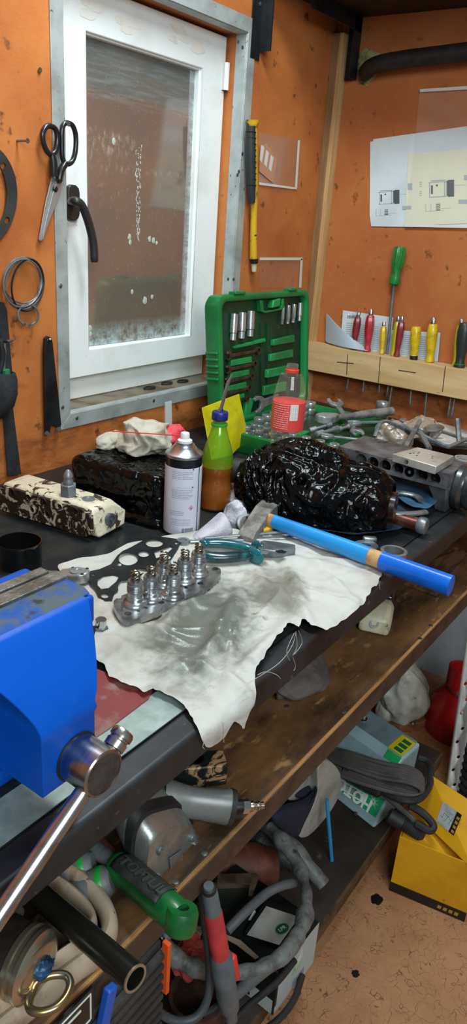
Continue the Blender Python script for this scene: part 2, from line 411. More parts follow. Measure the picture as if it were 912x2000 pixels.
for z0, z1 in ((.845, .905), (.245, .30)):
    h.cyl((1.680, 1.266, z0), (1.680, 1.266, z1), .0085, n=12); h.box((1.680, 1.276, (z0 + z1) / 2), (.017, .02, z1 - z0))
struct(h.build('hinge', M_PVC, win))
# dried blobs and a run of paint on the pane
dd = MB()
for (u, v, r) in ((253, 463, .006), (254, 474, .005), (292, 467, .006), (300, 470, .006), (306, 475, .004), (222, 276, .006), (176, 642, .007), (177, 652, .005), (283, 587, .008), (297, 580, .005), (258, 570, .005)):
    p = PY(u, v, 1.2915); dd.ball(p, (r, .0012, r * 1.2), 8, 6, lambda d: 1 + .35 * nz(d, 3, u))
rd = random.Random(3)
for k in range(120):
    q = rd.random(); p = PY(270 + rd.uniform(-7, 7) * (1.1 - q * .8), 285 + q * 190, 1.2916); dd.ball(p, (.0006 + rd.random() * .0012, .0006, .0012 + rd.random() * .003), 6, 4)
dd.build('dried_paint_specks', pm('dried paint', '#b9bdb4', .6), pane.__dict__.get('o') or win)
# handle
hd = MB(); hb = [PY(u, v, 1.272) for u, v in ((126, 372), (127, 364), (133, 360), (141, 361), (147, 367), (149, 378), (149, 418), (146, 427), (139, 431), (131, 430), (126, 424))]
hd.prism(hb, (0, -.012, 0))
wh = hd.build('window_handle', pm('anthracite handle', '#33312f', .4, .3), win, bevel=.002)
hp = spline([PY(139, 394, 1.262), PY(141, 393, 1.238), PY(147, 393, 1.222), PY(160, 402, 1.218), PY(173, 435, 1.218), PY(182, 475, 1.218), PY(184, 512, 1.218)], 5)
MB().tube(hp, [.0085] * 10 + [.0092] * (len(hp) - 11) + [.0075], 12).build('lever', wh.data.materials[0], win)

sm = MB()
rd = random.Random(11)
for k in range(16):
    p = PY(rd.choice((rd.uniform(150, 215), rd.uniform(225, 300), rd.uniform(330, 400))), 0, 1.2716); p.z = .915 + rd.uniform(-.012, .026); r = rd.uniform(.006, .02)
    sm.prism([(p.x + math.cos(t) * r * 1.5 * (1 + .5 * noise.noise(Vector((math.cos(t) * 2, math.sin(t) * 2, k)))), 1.2717, p.z + math.sin(t) * r * .55 * (1 + .5 * noise.noise(Vector((math.cos(t) * 2, math.sin(t) * 2, k + 9))))) for t in [2 * PI * i / 18 for i in range(18)]], (0, -.0001 - .00002 * k, 0))
sm.build('brown_smudges', pm('faint brown smudge', '#f0eee6', .4, col2='#e2dac8', scale=40, lo=.5, hi=.75), win)
# ---- battens in the corner
b = MB().prism([(2.103, WY, -.1), (2.103, WY - .022, -.1), (2.128, WY - .022, -.1), (2.128, WY, -.1)], (0, 0, 1.15)); struct(b.build('trim_7', M_WOODD, bevel=.001))
b = MB().prism([(XB, 1.212, -.1), (2.103, 1.192, -.1), (2.103, 1.180, -.1), (XB, 1.176, -.1)], (0, 0, 1.15)); struct(b.build('trim_8', M_WOODP, bevel=.001))

# ---- overhead shelf with its brackets and the hose
sh = thing('overhead_shelf', 'dark brown overhead shelf board in the top corner above the orange walls', 'shelf', (1.9, 1.0, 1.085))
m = MB().box((1.91, .70, 1.105), (.44, 1.03, .035)); m.build('board', M_DARKSHELF, sh, bevel=.002)
br = MB(); p = PY(505, 115, WY); br.box((1.722, WY - .002, 1.04), (.040, .004, .245)); br.box((1.742, WY - .018, 1.05), (.004, .036, .225)); br.build('bracket', M_BLKSTEEL, sh)
br = MB(); br.prism([(XB - .001, 1.176, .935), (XB - .001, 1.140, .935), (XB - .001, 1.140, 1.088), (XB - .001, 1.176, 1.088)], (-.004, 0, 0)); br.box((2.108, 1.141, 1.012), (.042, .004, .154))
br.box((1.99, 1.141, 1.068), (.27, .004, .036)); br.box((1.99, 1.16, 1.085), (.27, .036, .004)); br.build('bracket', M_BLKSTEEL, sh)
s = MB(); q = PY(508, 8, WY - .004); s.lathe([(.005, 0), (.005, .0015), (.002, .003)], q, (0, -1, 0), 10); s.build('screw', M_SCREW, sh)
hs = thing('black_hose', 'thick black rubber hose coming out of a hole high in the end wall', 'hose', (XB, 1.11, .955))
pts = spline([(XB + .02, 1.108, .955), (XB - .02, 1.100, .952), (XB - .045, 1.06, .962), (XB - .05, .98, .970), (XB - .05, .86, .976), (XB - .05, .70, .985)], 6)
MB().tube(pts, .0215, 16).build('hose', M_BLKR, hs)
MB().ball((XB - .004, 1.108, .968), (.012, .03, .042), 14, 10, lambda d: 1 + .4 * nz(d, 2.2, 4)).build('sealing_foam', pm('pale foam', '#9a9468', .8, col2='#4a4630', scale=30), hs)
# ---------------------------------------------------------------- the workbench: top, front rail, two boards below, legs
M_TOP = pm('black oiled bench sheet', '#1d2225', 0.30, spec=.3, col2='#302f2c', scale=9, lo=.42, hi=.7, rough2=.5, speck='#4a4238', sscale=90, slo=.68, shi=.74)
M_RAIL = pm('worn dark steel rail', '#3a3f43', 0.48, 0.5, col2='#2a2626', scale=9, lo=.4, hi=.65, speck='#6a625a', sscale=55, slo=.68, shi=.74)
M_GALV2 = pm('galvanised strip', '#a3b5b0', 0.45, 0.35, col2='#7f8f8b', scale=25, lo=.35, hi=.65)
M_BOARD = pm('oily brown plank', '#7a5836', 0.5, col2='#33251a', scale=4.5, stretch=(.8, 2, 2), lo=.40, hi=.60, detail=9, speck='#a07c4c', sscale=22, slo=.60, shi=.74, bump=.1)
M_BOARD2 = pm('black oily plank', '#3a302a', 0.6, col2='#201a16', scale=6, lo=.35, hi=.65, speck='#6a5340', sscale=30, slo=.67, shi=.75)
M_EDGE = pm('bare plank edge', '#b98a56', 0.6, col2='#7c5632', scale=20, stretch=(.3, 3, 3), lo=.4, hi=.7)
M_PAINTB = pm('dark painted plank front', '#4a3a30', 0.55, col2='#33261f', scale=10)
YF = 0.405
bench = thing('workbench', 'long steel workbench with a black oiled top and two dark boards below it', 'workbench', (1.1, .8, ZF))
BX0, BX1 = -.35, XB - .003
MB().prism([(BX0, .442, -.004), (BX1, .442, -.004), (BX1, WY - .003, -.004), (BX0, WY - .003, -.004)], (0, 0, .004)).build('top_plate', M_TOP, bench)
MB().box(((BX0 + BX1) / 2, (YF + .442) / 2, -.0225), (BX1 - BX0, .037, .045)).build('front_rail', M_RAIL, bench, bevel=.006, seg=3)
MB().prism([(.20, .4415, .0002), (.62, .4415, .0002), (.62, .490, .0002), (.20, .490, .0002)], (0, 0, .0012)).build('edge_strip', M_GALV2, bench)
ZS = -.200; ZL = -.715
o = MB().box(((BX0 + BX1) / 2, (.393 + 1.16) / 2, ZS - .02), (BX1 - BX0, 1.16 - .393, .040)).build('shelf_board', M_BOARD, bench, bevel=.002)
MB().box(((BX0 + BX1) / 2, .3915, ZS - .003), (BX1 - BX0, .005, .006)).build('board_edge', M_EDGE, o, bevel=.001)
MB().box(((BX0 + BX1) / 2, .3905, ZS - .027), (BX1 - BX0, .004, .040)).build('board_front', M_PAINTB, o, bevel=.001)
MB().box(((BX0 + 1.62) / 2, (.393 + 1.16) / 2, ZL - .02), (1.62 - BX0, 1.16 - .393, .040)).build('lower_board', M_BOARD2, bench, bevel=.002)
MB().box(((BX0 + 1.62) / 2, .391, ZL - .02), (1.62 - BX0, .004, .036)).build('board_edge', pm('scuffed board edge', '#5a4632', .6, col2='#2e241b', scale=12), bench)
for x in (-.25, 2.06):
    for y in (.435, 1.10):
        MB().box((x, y, (ZF - .045) / 2), (.036, .036, -.045 - ZF)).build('leg', M_RAIL, bench, bevel=.003)
for x in (.9,):
    MB().box((x, .78, -.06), (.036, .62, .030)).build('cross_bar', M_RAIL, bench)
for (u, v) in ((671, 1390), (399, 1667), (343, 1722), (560, 1380), (841, 1222), (820, 1247)):
    MB().lathe([(.0048, 0), (.0046, .0008), (.002, .0014), (0, .0014)], PZ(u, v, ZS), (0, 0, 1), 10).build('screw', M_SCREW, bench)

# ---------------------------------------------------------------- vise
M_BLUE = pm('blue enamel', '#0350b8', 0.42, col2='#0348a8', scale=6, spec=.2, coat=.0, bump=.08, bscale=45, speck='#6a6f7a', sscale=24, slo=.76, shi=.79)
M_BLUEW = pm('worn blue casting edge', '#164a94', 0.6, spec=.2, col2='#4c565e', scale=26, lo=.46, hi=.58, speck='#2a2c30', sscale=35, slo=.6, shi=.68)
M_JAW = pm('serrated jaw steel', '#8d9290', 0.42, 0.7, col2='#5d5f58', scale=26, lo=.4, hi=.62, bump=.25, bscale=160)
vise = thing('bench_vise', 'blue bench vise with steel jaws and sliding bar handle on the front edge', 'vise', (.365, .52, 0))
xc = .363
def rect(x0, x1, y0, y1, z): return [(x0, y0, z), (x1, y0, z), (x1, y1, z), (x0, y1, z)]
# static body on its base
m = MB(); m.loft([rect(.245, .480, .500, .76, .0), rect(.245, .480, .500, .76, .018), rect(.285, .44, .52, .73, .03)]); m.build('base', M_BLUE, vise, bevel=.006, seg=3)
m = MB(); m.loft([rect(.300, .426, .535, .66, .028), rect(.305, .421, .540, .65, .075), rect(.292, .434, .532, .62, .13), rect(.290, .438, .529, .585, .158), rect(.292, .436, .529, .552, .203)])
fixed = m.build('fixed_jaw', M_BLUE, vise, bevel=.005, seg=3)
MB().box((.364, .5255, .190), (.148, .013, .037)).build('jaw_plate', M_JAW, fixed, bevel=.0008)
# moving jaw: column round the screw that flares up to the jaw
m = MB()
rings = [rect(.332, .395, .412, .52, .056), rect(.332, .395, .410, .52, .062), rect(.332, .395, .410, .52, .116), rect(.3305, .3965, .408, .52, .122), rect(.331, .396, .410, .52, .128)]
for k in range(1, 9):
    q = k / 8
    x0 = .331 - .040 * q ** 1.3; x1 = .396 + .037 * q ** .9; y = .410 + .046 * q ** 1.25; z = .128 + .073 * q
    rings.append(rect(x0, x1, y, .512, z))
rings += [rect(.292, .432, .459, .512, .2035)]
m.loft(rings); mov = m.build('moving_jaw', M_BLUE, vise, bevel=.003, seg=2, angle=50)
MB().box((.437, .474, .186), (.012, .030, .030)).build('jaw_ear', M_BLUE, mov, bevel=.003)
MB().loft([rect(.291, .440, .462, .512, .2030), rect(.291, .440, .470, .512, .2075)]).build('jaw_shoulder', M_BLUEW, mov, bevel=.001)
MB().box((.366, .503, .198), (.150, .017, .026)).build('jaw_plate', M_JAW, mov, bevel=.0008)
MB().box((.363, .60, .072), (.050, .26, .036)).build('slide', M_BLUE, vise, bevel=.003)
sx_, sz_ = .3715, .0795
m = MB(); m.lathe([(.0228, .0), (.0228, .0395), (.0215, .0408), (.0200, .0408), (.0200, .0398)], (sx_, .414, sz_), (-.03, -1, .02), 40)
scr = m.build('screw_head', pm('turned steel', '#b9bcbd', .22, 1.0, col2='#8d9092', scale=3, stretch=(1, 30, 1)), vise)
MB().lathe([(.0199, .0399), (.0199, .0402), (0, .0403)], (sx_, .414, sz_), (-.03, -1, .02), 40).build('screw_end', pm('dull dark end face', '#3d3c3d', .45, .0, col2='#2c2b2c', scale=40), scr)
MB().lathe([(.0246, 0), (.0246, .0012), (.0232, .0018)], (sx_, .4105, sz_), (0, -1, 0), 40).build('collar_gap', pm('greasy ring', '#14161c', .5), scr)
A = PY(222, 1459, .388); B = PY(0, 1787, .383); d = (B - A).normalized()
m = MB(); m.cyl(A, B + d * .10, .0082, n=24); bar = m.build('handle_bar', pm('polished bar', '#c6bfbb', .24, 1.0, col2='#8c8480', scale=40, lo=.45, hi=.7), vise)
k = MB(); k.lathe([(.0084, -.006), (.0104, -.005), (.0106, .002), (.0094, .0035), (.0094, .005), (.0112, .006), (.0112, .011), (.0098, .0135), (.006, .0145), (0, .0147)], A - d * .004, -d, 24); k.build('bar_knob', bar.data.materials[0], bar)

# ---------------------------------------------------------------- sheets on the bench
M_RED = pm('worn red sheet', '#7a2f33', 0.5, col2='#86726c', scale=12, lo=.48, hi=.6)
pol = [PZ(*p, .0018) for p in ((170, 1300), (215, 1318), (255, 1330), (297, 1350), (290, 1366), (250, 1396), (212, 1425), (186, 1442), (178, 1400))]
m = MB(); m.prism(pol, (0, 0, .0012)); tag(m.build('emery_sheet', M_RED), 'worn red abrasive sheet lying between the vise and the white cloth', 'sheet')

# cloth over the front edge
M_CLOTH = pm('grimy white cloth', '#bbbcb6', 0.85, col2='#988b7d', scale=8, lo=.50, hi=.76, detail=9, bump=.35, bscale=38, speck='#7a6a55', sscale=33, slo=.68, shi=.8)
def wrinkles(m):
    n = m.node_tree.nodes; L = m.node_tree.links; b = n['Principled BSDF']; tc = n.new('ShaderNodeTexCoord'); prev = b.inputs['Normal'].links[0].from_socket
    for sc_, st, wgt in ((9, (1, .5, 1), .55), (20, (.5, 1, 1), .45)):
        mp = n.new('ShaderNodeMapping'); mp.inputs['Scale'].default_value = st; mp.inputs['Rotation'].default_value = (0, 0, sc_ * .4); L.new(tc.outputs['Object'], mp.inputs[0])
        t = n.new('ShaderNodeTexNoise'); t.noise_type = 'RIDGED_MULTIFRACTAL'; t.normalize = True; t.inputs['Scale'].default_value = sc_; t.inputs['Detail'].default_value = 2.5; t.inputs['Distortion'].default_value = 1.4
        L.new(mp.outputs[0], t.inputs['Vector']); bu = n.new('ShaderNodeBump'); bu.inputs['Strength'].default_value = wgt; bu.inputs['Distance'].default_value = .16 / sc_; L.new(t.outputs[0], bu.inputs['Height']); L.new(prev, bu.inputs['Normal']); prev = bu.outputs[0]
    L.new(prev, b.inputs['Normal'])
wrinkles(M_CLOTH)
def stains(m, spots):
    n = m.node_tree.nodes; L = m.node_tree.links; b = n['Principled BSDF']
    tc = n.new('ShaderNodeTexCoord'); t = n.new('ShaderNodeTexNoise'); t.inputs['Scale'].default_value = 22; t.inputs['Detail'].default_value = 7; t.inputs['Roughness'].default_value = .65; L.new(tc.outputs['Object'], t.inputs['Vector'])
    col = b.inputs['Base Color'].links[0].from_socket; rough = None
    for (c, rx, ry, ang, colr, amt, ro) in spots:
        mp = n.new('ShaderNodeMapping'); mp.vector_type = 'TEXTURE'; mp.inputs['Location'].default_value = (c[0], c[1], 0); mp.inputs['Rotation'].default_value = (0, 0, ang); mp.inputs['Scale'].default_value = (rx, ry, 10)
        L.new(tc.outputs['Object'], mp.inputs[0]); le = n.new('ShaderNodeVectorMath'); le.operation = 'LENGTH'; L.new(mp.outputs[0], le.inputs[0])
        s = n.new('ShaderNodeMath'); s.operation = 'MULTIPLY_ADD'; L.new(t.outputs[0], s.inputs[0]); s.inputs[1].default_value = -1.9; L.new(le.outputs['Value'], s.inputs[2])
        r = n.new('ShaderNodeMapRange'); r.inputs[1].default_value = 0.22; r.inputs[2].default_value = -.45; r.inputs[4].default_value = amt; L.new(s.outputs[0], r.inputs[0])
        x = n.new('ShaderNodeMix'); x.data_type = 'RGBA'; L.new(r.outputs[0], x.inputs[0]); L.new(col, x.inputs[6]); x.inputs[7].default_value = hx(colr); col = x.outputs[2]
        if ro:
            q = n.new('ShaderNodeMapRange'); q.inputs[3].default_value = .85; q.inputs[4].default_value = ro; L.new(r.outputs[0], q.inputs[0]); L.new(q.outputs[0], b.inputs['Roughness'])
    L.new(col, b.inputs['Base Color'])
stc = PZ(400, 1225, 0); stc2 = PZ(540, 1170, 0); stc3 = PZ(280, 1260, 0)
stains(M_CLOTH, [((stc3.x, stc3.y), .10, .05, .2, '#8b8a7c', .6, None), ((stc2.x, stc2.y), .09, .045, .6, '#5f5d4e', .75, .4), ((stc.x, stc.y), .17, .075, .45, '#4f574e', .85, .2)])
YC = YF - .004
def unfold(u, v):
    p = PZ(u, v, 0)
    if p.y >= YC: return (p.x, p.y)
    q = PY(u, v, YC); return (q.x, YC + q.z)
def lumps(outline, step, amp, seed, lift, fold=None, edge=None):
    co, tr = sheet(outline, step=step, seed=seed)
    vs = []
    for (x, s) in co:
        P = Vector((x, s, seed * 1.3))
        h = amp * 1.35 * (0.45 * ridge(P, 7) + .35 * max(0, 1 - abs(noise.noise(P * 12 + Vector((0, 9, 0)))) * 5) + .35 * ridge(P + Vector((.3 * noise.noise(P * 9), 0, 0)), 15, 3) + .2 * nz(P, 34, 7) + .6)
        if fold: h += fold(x, s)
        h = max(h, 0.0) + lift
        if s >= YC + .01: vs.append(Vector((x, s, h)))
        else:
            over = YC + .01 - s; a = min(over / .016, 1) * PI / 2
            vs.append(Vector((x, YC + .01 - .010 * math.sin(a) - h * math.sin(a) , h * math.cos(a) - .010 * (1 - math.cos(a)) - max(over - .016, 0))))
    return MB().add(vs, tr)
cl = [(112, 1112), (160, 1096), (215, 1087), (250, 1070), (300, 1062), (350, 1052), (420, 1040), (480, 1045), (530, 1052), (562, 1052), (600, 1066), (650, 1088), (700, 1106), (749, 1119),
      (743, 1134), (733, 1150), (722, 1156), (708, 1174), (690, 1190), (672, 1206), (650, 1222), (630, 1236), (612, 1238), (598, 1234), (588, 1226), (583, 1238), (572, 1234), (560, 1238), (550, 1252), (535, 1270), (518, 1294), (503, 1316), (492, 1338), (484, 1362), (474, 1388),
      (466, 1413), (455, 1402), (448, 1397), (432, 1426), (415, 1444), (397, 1451), (386, 1437), (375, 1412), (360, 1392), (335, 1374), (310, 1362), (296, 1358), (283, 1366), (266, 1354), (248, 1352), (230, 1343), (212, 1330), (202, 1310), (186, 1298), (174, 1282), (160, 1250), (150, 1210), (150, 1170), (125, 1135)]
oc = [unfold(*p) for p in cl]
rd = random.Random(5); oc2 = []
for i, p in enumerate(oc):
    q = oc[(i + 1) % len(oc)]
    for k in range(4):
        t_ = k / 4; j = .0016 if i > 12 else .0008
        oc2.append((p[0] + (q[0] - p[0]) * t_ + rd.uniform(-j, j), p[1] + (q[1] - p[1]) * t_ + rd.uniform(-j, j)))
def cfold(x, s):
    h = 0
    for (a, b, w, k) in ((PZ(310, 1245), PZ(400, 1150), .010, .007), (PZ(395, 1320), PZ(470, 1170), .012, .010), (PZ(480, 1130), PZ(590, 1215), .012, .010), (PZ(560, 1110), PZ(600, 1230), .010, .008), (PZ(450, 1350), PZ(560, 1235), .012, .008), (PZ(520, 1090), PZ(700, 1130), .014, .006), (PZ(330, 1330), PZ(480, 1240), .010, .006), (PZ(200, 1260), PZ(330, 1300), .012, .004), (PZ(300, 1240), PZ(520, 1250), .005, .006), (PZ(470, 1200), PZ(440, 1330), .005, .007), (PZ(520, 1150), PZ(690, 1190), .006, .005), (PZ(610, 1110), PZ(690, 1180), .006, .005), (PZ(340, 1300), PZ(480, 1360), .006, .006), (PZ(250, 1230), PZ(380, 1270), .006, .005), (PZ(470, 1260), PZ(560, 1160), .005, .006), (PZ(580, 1090), PZ(740, 1120), .006, .004)):
        ax, ay = a.x, a.y; dx, dy = b.x - ax, b.y - ay; l2 = dx * dx + dy * dy
        t_ = max(0, min(1, ((x - ax) * dx + (s - ay) * dy) / l2)); d_ = math.hypot(x - ax - t_ * dx, s - ay - t_ * dy) + .004 * noise.noise(Vector((x * 40, s * 40, 1)))
        h += 1.5 * k * math.exp(-(d_ / w) ** 2) * (.4 + .6 * math.sin(PI * min(max(t_, .08), .92)))
    return h
m = lumps(oc2, .0068, .0048, 2, .0022, cfold)
cloth = tag(m.build('cotton_rag', M_CLOTH, angle=60, sub=1), 'large grimy white cloth with oil stains hanging over the bench front', 'cloth')
for pts in (((578, 1234), (570, 1262), (545, 1295), (500, 1325), (470, 1345)), ((578, 1234), (580, 1262), (572, 1280)), ((583, 1232), (590, 1255), (575, 1278)), ((575, 1236), (560, 1270), (566, 1290)), ((503, 1318), (520, 1312), (540, 1318), (548, 1326)), ((436, 1410), (437, 1432), (437, 1450)), ((478, 1352), (490, 1348), (497, 1350)), ((474, 1372), (484, 1365), (488, 1362)), ((742, 1135), (741, 1146), (743, 1152)), ((398, 1451), (396, 1458), (399, 1463)), ((572, 1284), (577, 1300), (574, 1310))):
    MB().tube(spline([PY(u, v, YC - .010) for (u, v) in pts], 5), .00032, 5).build('loose_thread', M_CLOTH, cloth)
# ---------------------------------------------------------------- things on the window wall
def onwall(pts, y): return [PY(u, v, y) for (u, v) in pts]
def flat(name, uvs, y, th, mat, parent=None, holes=(), bevel=0.0, smooth=0):
    """a plate lying flat against the window wall, its back at depth y, th thick"""
    o = [(p.x, p.z) for p in onwall(uvs, y)]
    if smooth: o = [tuple(p) for p in smooth_poly([Vector((a, 0, b)) for a, b in o], smooth)]; o = [(p[0], p[2]) for p in o]
    hs_ = [[(p.x, p.z) for p in onwall(h_, y)] for h_ in holes]
    co, tr = sheet(o, hs_)
    m = MB(); m.add([(x, y, z) for x, z in co], tr)
    ob = m.build(name, mat, parent, solid=0.0, bevel=0, flat=True)
    md = ob.modifiers.new('t', 'SOLIDIFY'); md.thickness = th; md.offset = 0
    if bevel: md = ob.modifiers.new('b', 'BEVEL'); md.width = bevel; md.segments = 2; md.limit_method = 'ANGLE'
    return ob
# scissors
M_SCB = pm('black scissor handle', '#15191c', .32, coat=.3)
sc_ = thing('scissors', 'scissors with black handles hanging from a screw beside the window', 'scissors', PY(115, 330, WY - .012))
def loopuv(pts, k=5): return spline(pts, k, True)
def px3(pts, y): return [PY(p[0], p[1], y) for p in pts]
yh = WY - .016
b1 = px3(((100, 347), (111, 350), (106, 375), (96, 410), (86, 450), (83, 466), (78, 471), (75, 468), (80, 440), (88, 395), (97, 358)), WY - .010)
b2 = px3(((112, 345), (124, 350), (118, 375), (108, 400), (98, 425), (88, 452), (83, 468), (83, 455), (90, 425), (100, 385)), WY - .013)
MB().prism(b1, (0, -.0022, 0)).build('blade', pm('scissor steel', '#b4b8ba', .42, .7), sc_, bevel=.0004)
MB().prism(b2, (0, -.0022, 0)).build('blade', bpy.data.materials['scissor steel'], sc_, bevel=.0004)
L1 = loopuv([Vector((96, 246)), Vector((108, 252)), Vector((112, 270)), Vector((109, 292)), Vector((101, 302)), Vector((92, 296)), Vector((85, 280)), Vector((83, 262)), Vector((88, 250))])
h1 = MB(); h1.tube(px3(L1, yh), .0052, 10, closed=True, flat=(1, 1))
h1.tube(px3(spline([Vector((101, 300)), Vector((104, 318)), Vector((105, 345))], 5), yh), [.006, .0062, .0068, .0072, .0078, .008, .0082, .0082, .008, .0078, .0075], 10)
h1.build('handle', M_SCB, sc_)
L2 = loopuv([Vector((131, 240)), Vector((142, 246)), Vector((148, 266)), Vector((147, 296)), Vector((140, 316)), Vector((129, 320)), Vector((122, 308)), Vector((121, 280)), Vector((121, 256)), Vector((124, 244))])
h2 = MB(); h2.tube(px3(L2, yh - .003), .005, 10, closed=True)
h2.tube(px3(spline([Vector((128, 318)), Vector((120, 332)), Vector((116, 350)), Vector((117, 357))], 5), yh - .003), [.007] * 12 + [.006, .006, .005, .004], 10)
h2.build('handle', M_SCB, sc_)
MB().lathe([(.0055, 0), (.0055, .003), (.0035, .0048), (0, .005)], PY(107, 369, WY - .0135), (0, -1, 0), 16).build('pivot', M_BLK, sc_)
def nail(u, v, du, dv, ln, label, name='screw'):
    p = PY(u, v, WY + .004); t_ = thing(name, label, 'screw', p)
    d = Vector((du, -1, dv)).normalized()
    MB().cyl(p, p + d * (ln + .004), .0022, n=10).build('shank', M_SCREW, t_)
    q = p + d * (ln + .004); m = MB(); m.lathe([(.0022, -.003), (.0045, 0), (.0045, .0008), (.0015, .0009), (.0015, .0002), (0, .0002)], q, d, 12); m.build('screw_head', M_SCREW, t_)
nail(113, 246, 0, .1, .026, 'small screw in the wall that the black scissors hang on')
nail(30, 275, 0, 0, .03, 'screw standing out of the orange wall above the round gasket')
nail(73, 137, 0, 0, .003, 'countersunk screw in the orange wall left of the window top')
# round gasket
o = flat('flange_gasket', circ(-38, 380, 71, 48, 103), WY - .006, .003, pm('dark gasket sheet', '#3b3c3a', .6, .2, col2='#2d2e2c', scale=14),
         holes=[circ(-38, 380, 51, 48, 80)] + [circ(x, y, 5.5, 12, 6.5) for x, y in ((5, 324), (13, 430), (-30, 288), (-30, 472))])
tag(o, 'large dark round gasket with bolt holes hanging at the left edge', 'gasket')
# wire coil and circlip
wc = thing('wire_coil', 'coil of dark wire hanging on the orange wall below the scissors', 'wire', PY(45, 550, WY - .012))
m = MB()
for k, (cx, cy, rx, ry, a) in enumerate(((46, 552, 39, 50, .12), (43, 550, 36, 47, .05), (48, 555, 37, 50, .2), (45, 548, 38, 44, -.05), (54, 557, 31, 51, .12), (44, 553, 37, 47, .15))):
    m = MB(); m.tube([PY(x, y, WY - .008 - .003 * k) for x, y in circ(cx, cy, rx, 36, ry, a)], .0016 if k != 4 else .0019, 7, closed=True); m.build('wire_ring', M_DULLST if k != 4 else M_BLKSTEEL, wc)
cp = [(x, y) for x, y in circ(55, 617, 20, 30, 20)]
cp = [PY(55 + 20 * math.cos(a), 615 + 20 * math.sin(a), WY - .022) for a in [math.radians(100 + i * 325 / 28 - 30 + 45) for i in range(29)]]
cc = thing('circlip', 'grey open circlip hanging from the wire coil', 'clip', cp[0])
MB().tube(cp, .0022, 8).build('ring', M_DULLST, cc)
for e in (0, -1): MB().lathe([(.0042, 0), (.0042, .002), (.0018, .002), (.0018, 0)], cp[e], (0, -1, 0), 12).build('eyelet', M_DULLST, cc)
# black lever
lv = thing('spanner_lever', 'long flat black pin lever hanging left of the window corner', 'lever', PY(100, 750, WY))
flat('lever_bar', ((86, 661), (91, 656), (98, 658), (101, 668), (106, 715), (112, 770), (118, 828), (115, 838), (106, 832), (103, 829), (97, 832), (96, 845), (88, 845), (86, 760), (85, 690)), WY - .012, .007, M_BLKSTEEL, lv, holes=[circ(93, 663, 3, 10)], bevel=.001)
for u, v in ((92, 846), (115, 838)): MB().cyl(PY(u, v, WY - .006), PY(u, v, WY - .020), .0048, n=12).build('pin', M_BLKSTEEL, lv)
MB().cyl(PY(98, 662, WY + .004), PY(98, 662, WY - .024), .0022, n=8).build('hanging_nail', M_SCREW, lv)
# strap pouch with pliers at the left edge
M_WEB = pm('black webbing', '#24272a', .8, col2='#191b1d', scale=60, bump=.2, bscale=200)
pc = thing('tool_pouch', 'black fabric tool pouch hanging on a strap at the left edge', 'pouch', PY(10, 700, WY))
m = MB(); m.prism(px3(((-6, 588), (6, 590), (12, 604), (22, 720), (22, 780), (40, 925), (14, 930), (4, 800), (-8, 720)), WY - .006), (0, -.003, 0)); m.build('strap', M_WEB, pc, bevel=.0008)
R_ = [];
for (v, l, r_, bu) in ((728, -40, 22, .045), (740, -42, 24, .05), (765, -42, 22, .055), (790, -40, 16, .05), (812, -38, 6, .03), (822, -36, -4, .016)):
    a = PY(l, v - 4, WY - .008); b = PY(r_, v - 4, WY - .008); ring = []
    for i in range(13):
        q = i / 12; p = a.lerp(b, q); p.y -= bu * math.sin(PI * q) ** .6; ring.append(p)
    for i in range(12, -1, -1):
        q = i / 12; p = a.lerp(b, q); p.y -= max(bu * math.sin(PI * q) ** .6 - .004, 0) if v < 735 else .0; ring.append(p)
    R_.append(ring)
MB().loft(R_).build('pocket', M_WEB, pc, angle=60)
pk = thing('pliers', 'dark pliers with green handle rims standing in the black pouch at left', 'pliers', PY(6, 720, WY - .035))
MB().tube(px3(spline([Vector((3, 745)), Vector((5, 700)), Vector((8, 672)), Vector((27, 664))], 4), WY - .030), [.006] * 5 + [.007, .0065, .006, .005, .004, .003, .0025, .0015], 8).build('jaw', M_DULLST, pk)
MB().tube(px3(spline([Vector((-6, 745)), Vector((4, 700)), Vector((2, 668)), Vector((16, 668))], 4), WY - .036), [.006] * 5 + [.007, .0065, .006, .005, .004, .003, .0025, .0015], 8).build('jaw', M_BLKSTEEL, pk)
MB().tube(px3(spline([Vector((14, 745)), Vector((11, 722))], 4), WY - .040), .008, 8).build('grip', pm('green rim grip', '#1f7a44', .5), pk)
# hammer with a yellow and black handle
hm = thing('hanging_hammer', 'worn yellow and black tool handle hanging on the wall right of the window', 'hammer', PY(493, 380, WY - .02))
yq = WY - .022
def tubeuv(pts, rr, mat, name, par, y=yq, n=14, k=6, flat=None):
    P = spline([PY(u, v, y) for u, v in pts], k); r2 = []
    for i in range(len(P)):
        t_ = i / (len(P) - 1) * (len(rr) - 1); a = int(min(t_, len(rr) - 2)); r2.append(rr[a] + (rr[a + 1] - rr[a]) * (t_ - a))
    return MB().tube(P, r2, n, flat=flat).build(name, mat, par)
M_YEL = pm('worn yellow plastic', '#d0a418', .5, col2='#8a6a1a', scale=30, lo=.52, hi=.66, speck='#3a2c12', sscale=60, slo=.62, shi=.68)
tubeuv(((494, 237), (495, 300), (496, 395), (495, 460), (495, 505)), (.0105, .0115, .0105, .0088, .0098, .011), M_YEL, 'shaft', hm)
tubeuv(((494, 234), (494, 243), (495, 247)), (.0175, .0155, .012), M_YEL, 'butt_cap', hm)
tubeuv(((490, 246), (489, 300), (490, 350), (492, 396)), (.0115, .0135, .0125, .0085), pm('black rubber grip', '#25292c', .6), 'rubber_grip', hm, y=yq - .004)
g = MB()
for k in range(10): p = PY(490 + .1 * k, 258 + k * 11.5, yq - .004); g.lathe([(.0128, -.0012), (.0146, 0), (.0128, .0012)], p, (0, 0, 1), 16)
g.build('grip_rings', bpy.data.materials['black rubber grip'], hm)
tubeuv(((496, 506), (496, 514)), (.0118, .0115), M_BLK, 'tape_band', hm); tubeuv(((496, 514), (496, 530)), (.0085, .0065), pm('pale split wood', '#c9c2a4', .7), 'broken_end', hm)
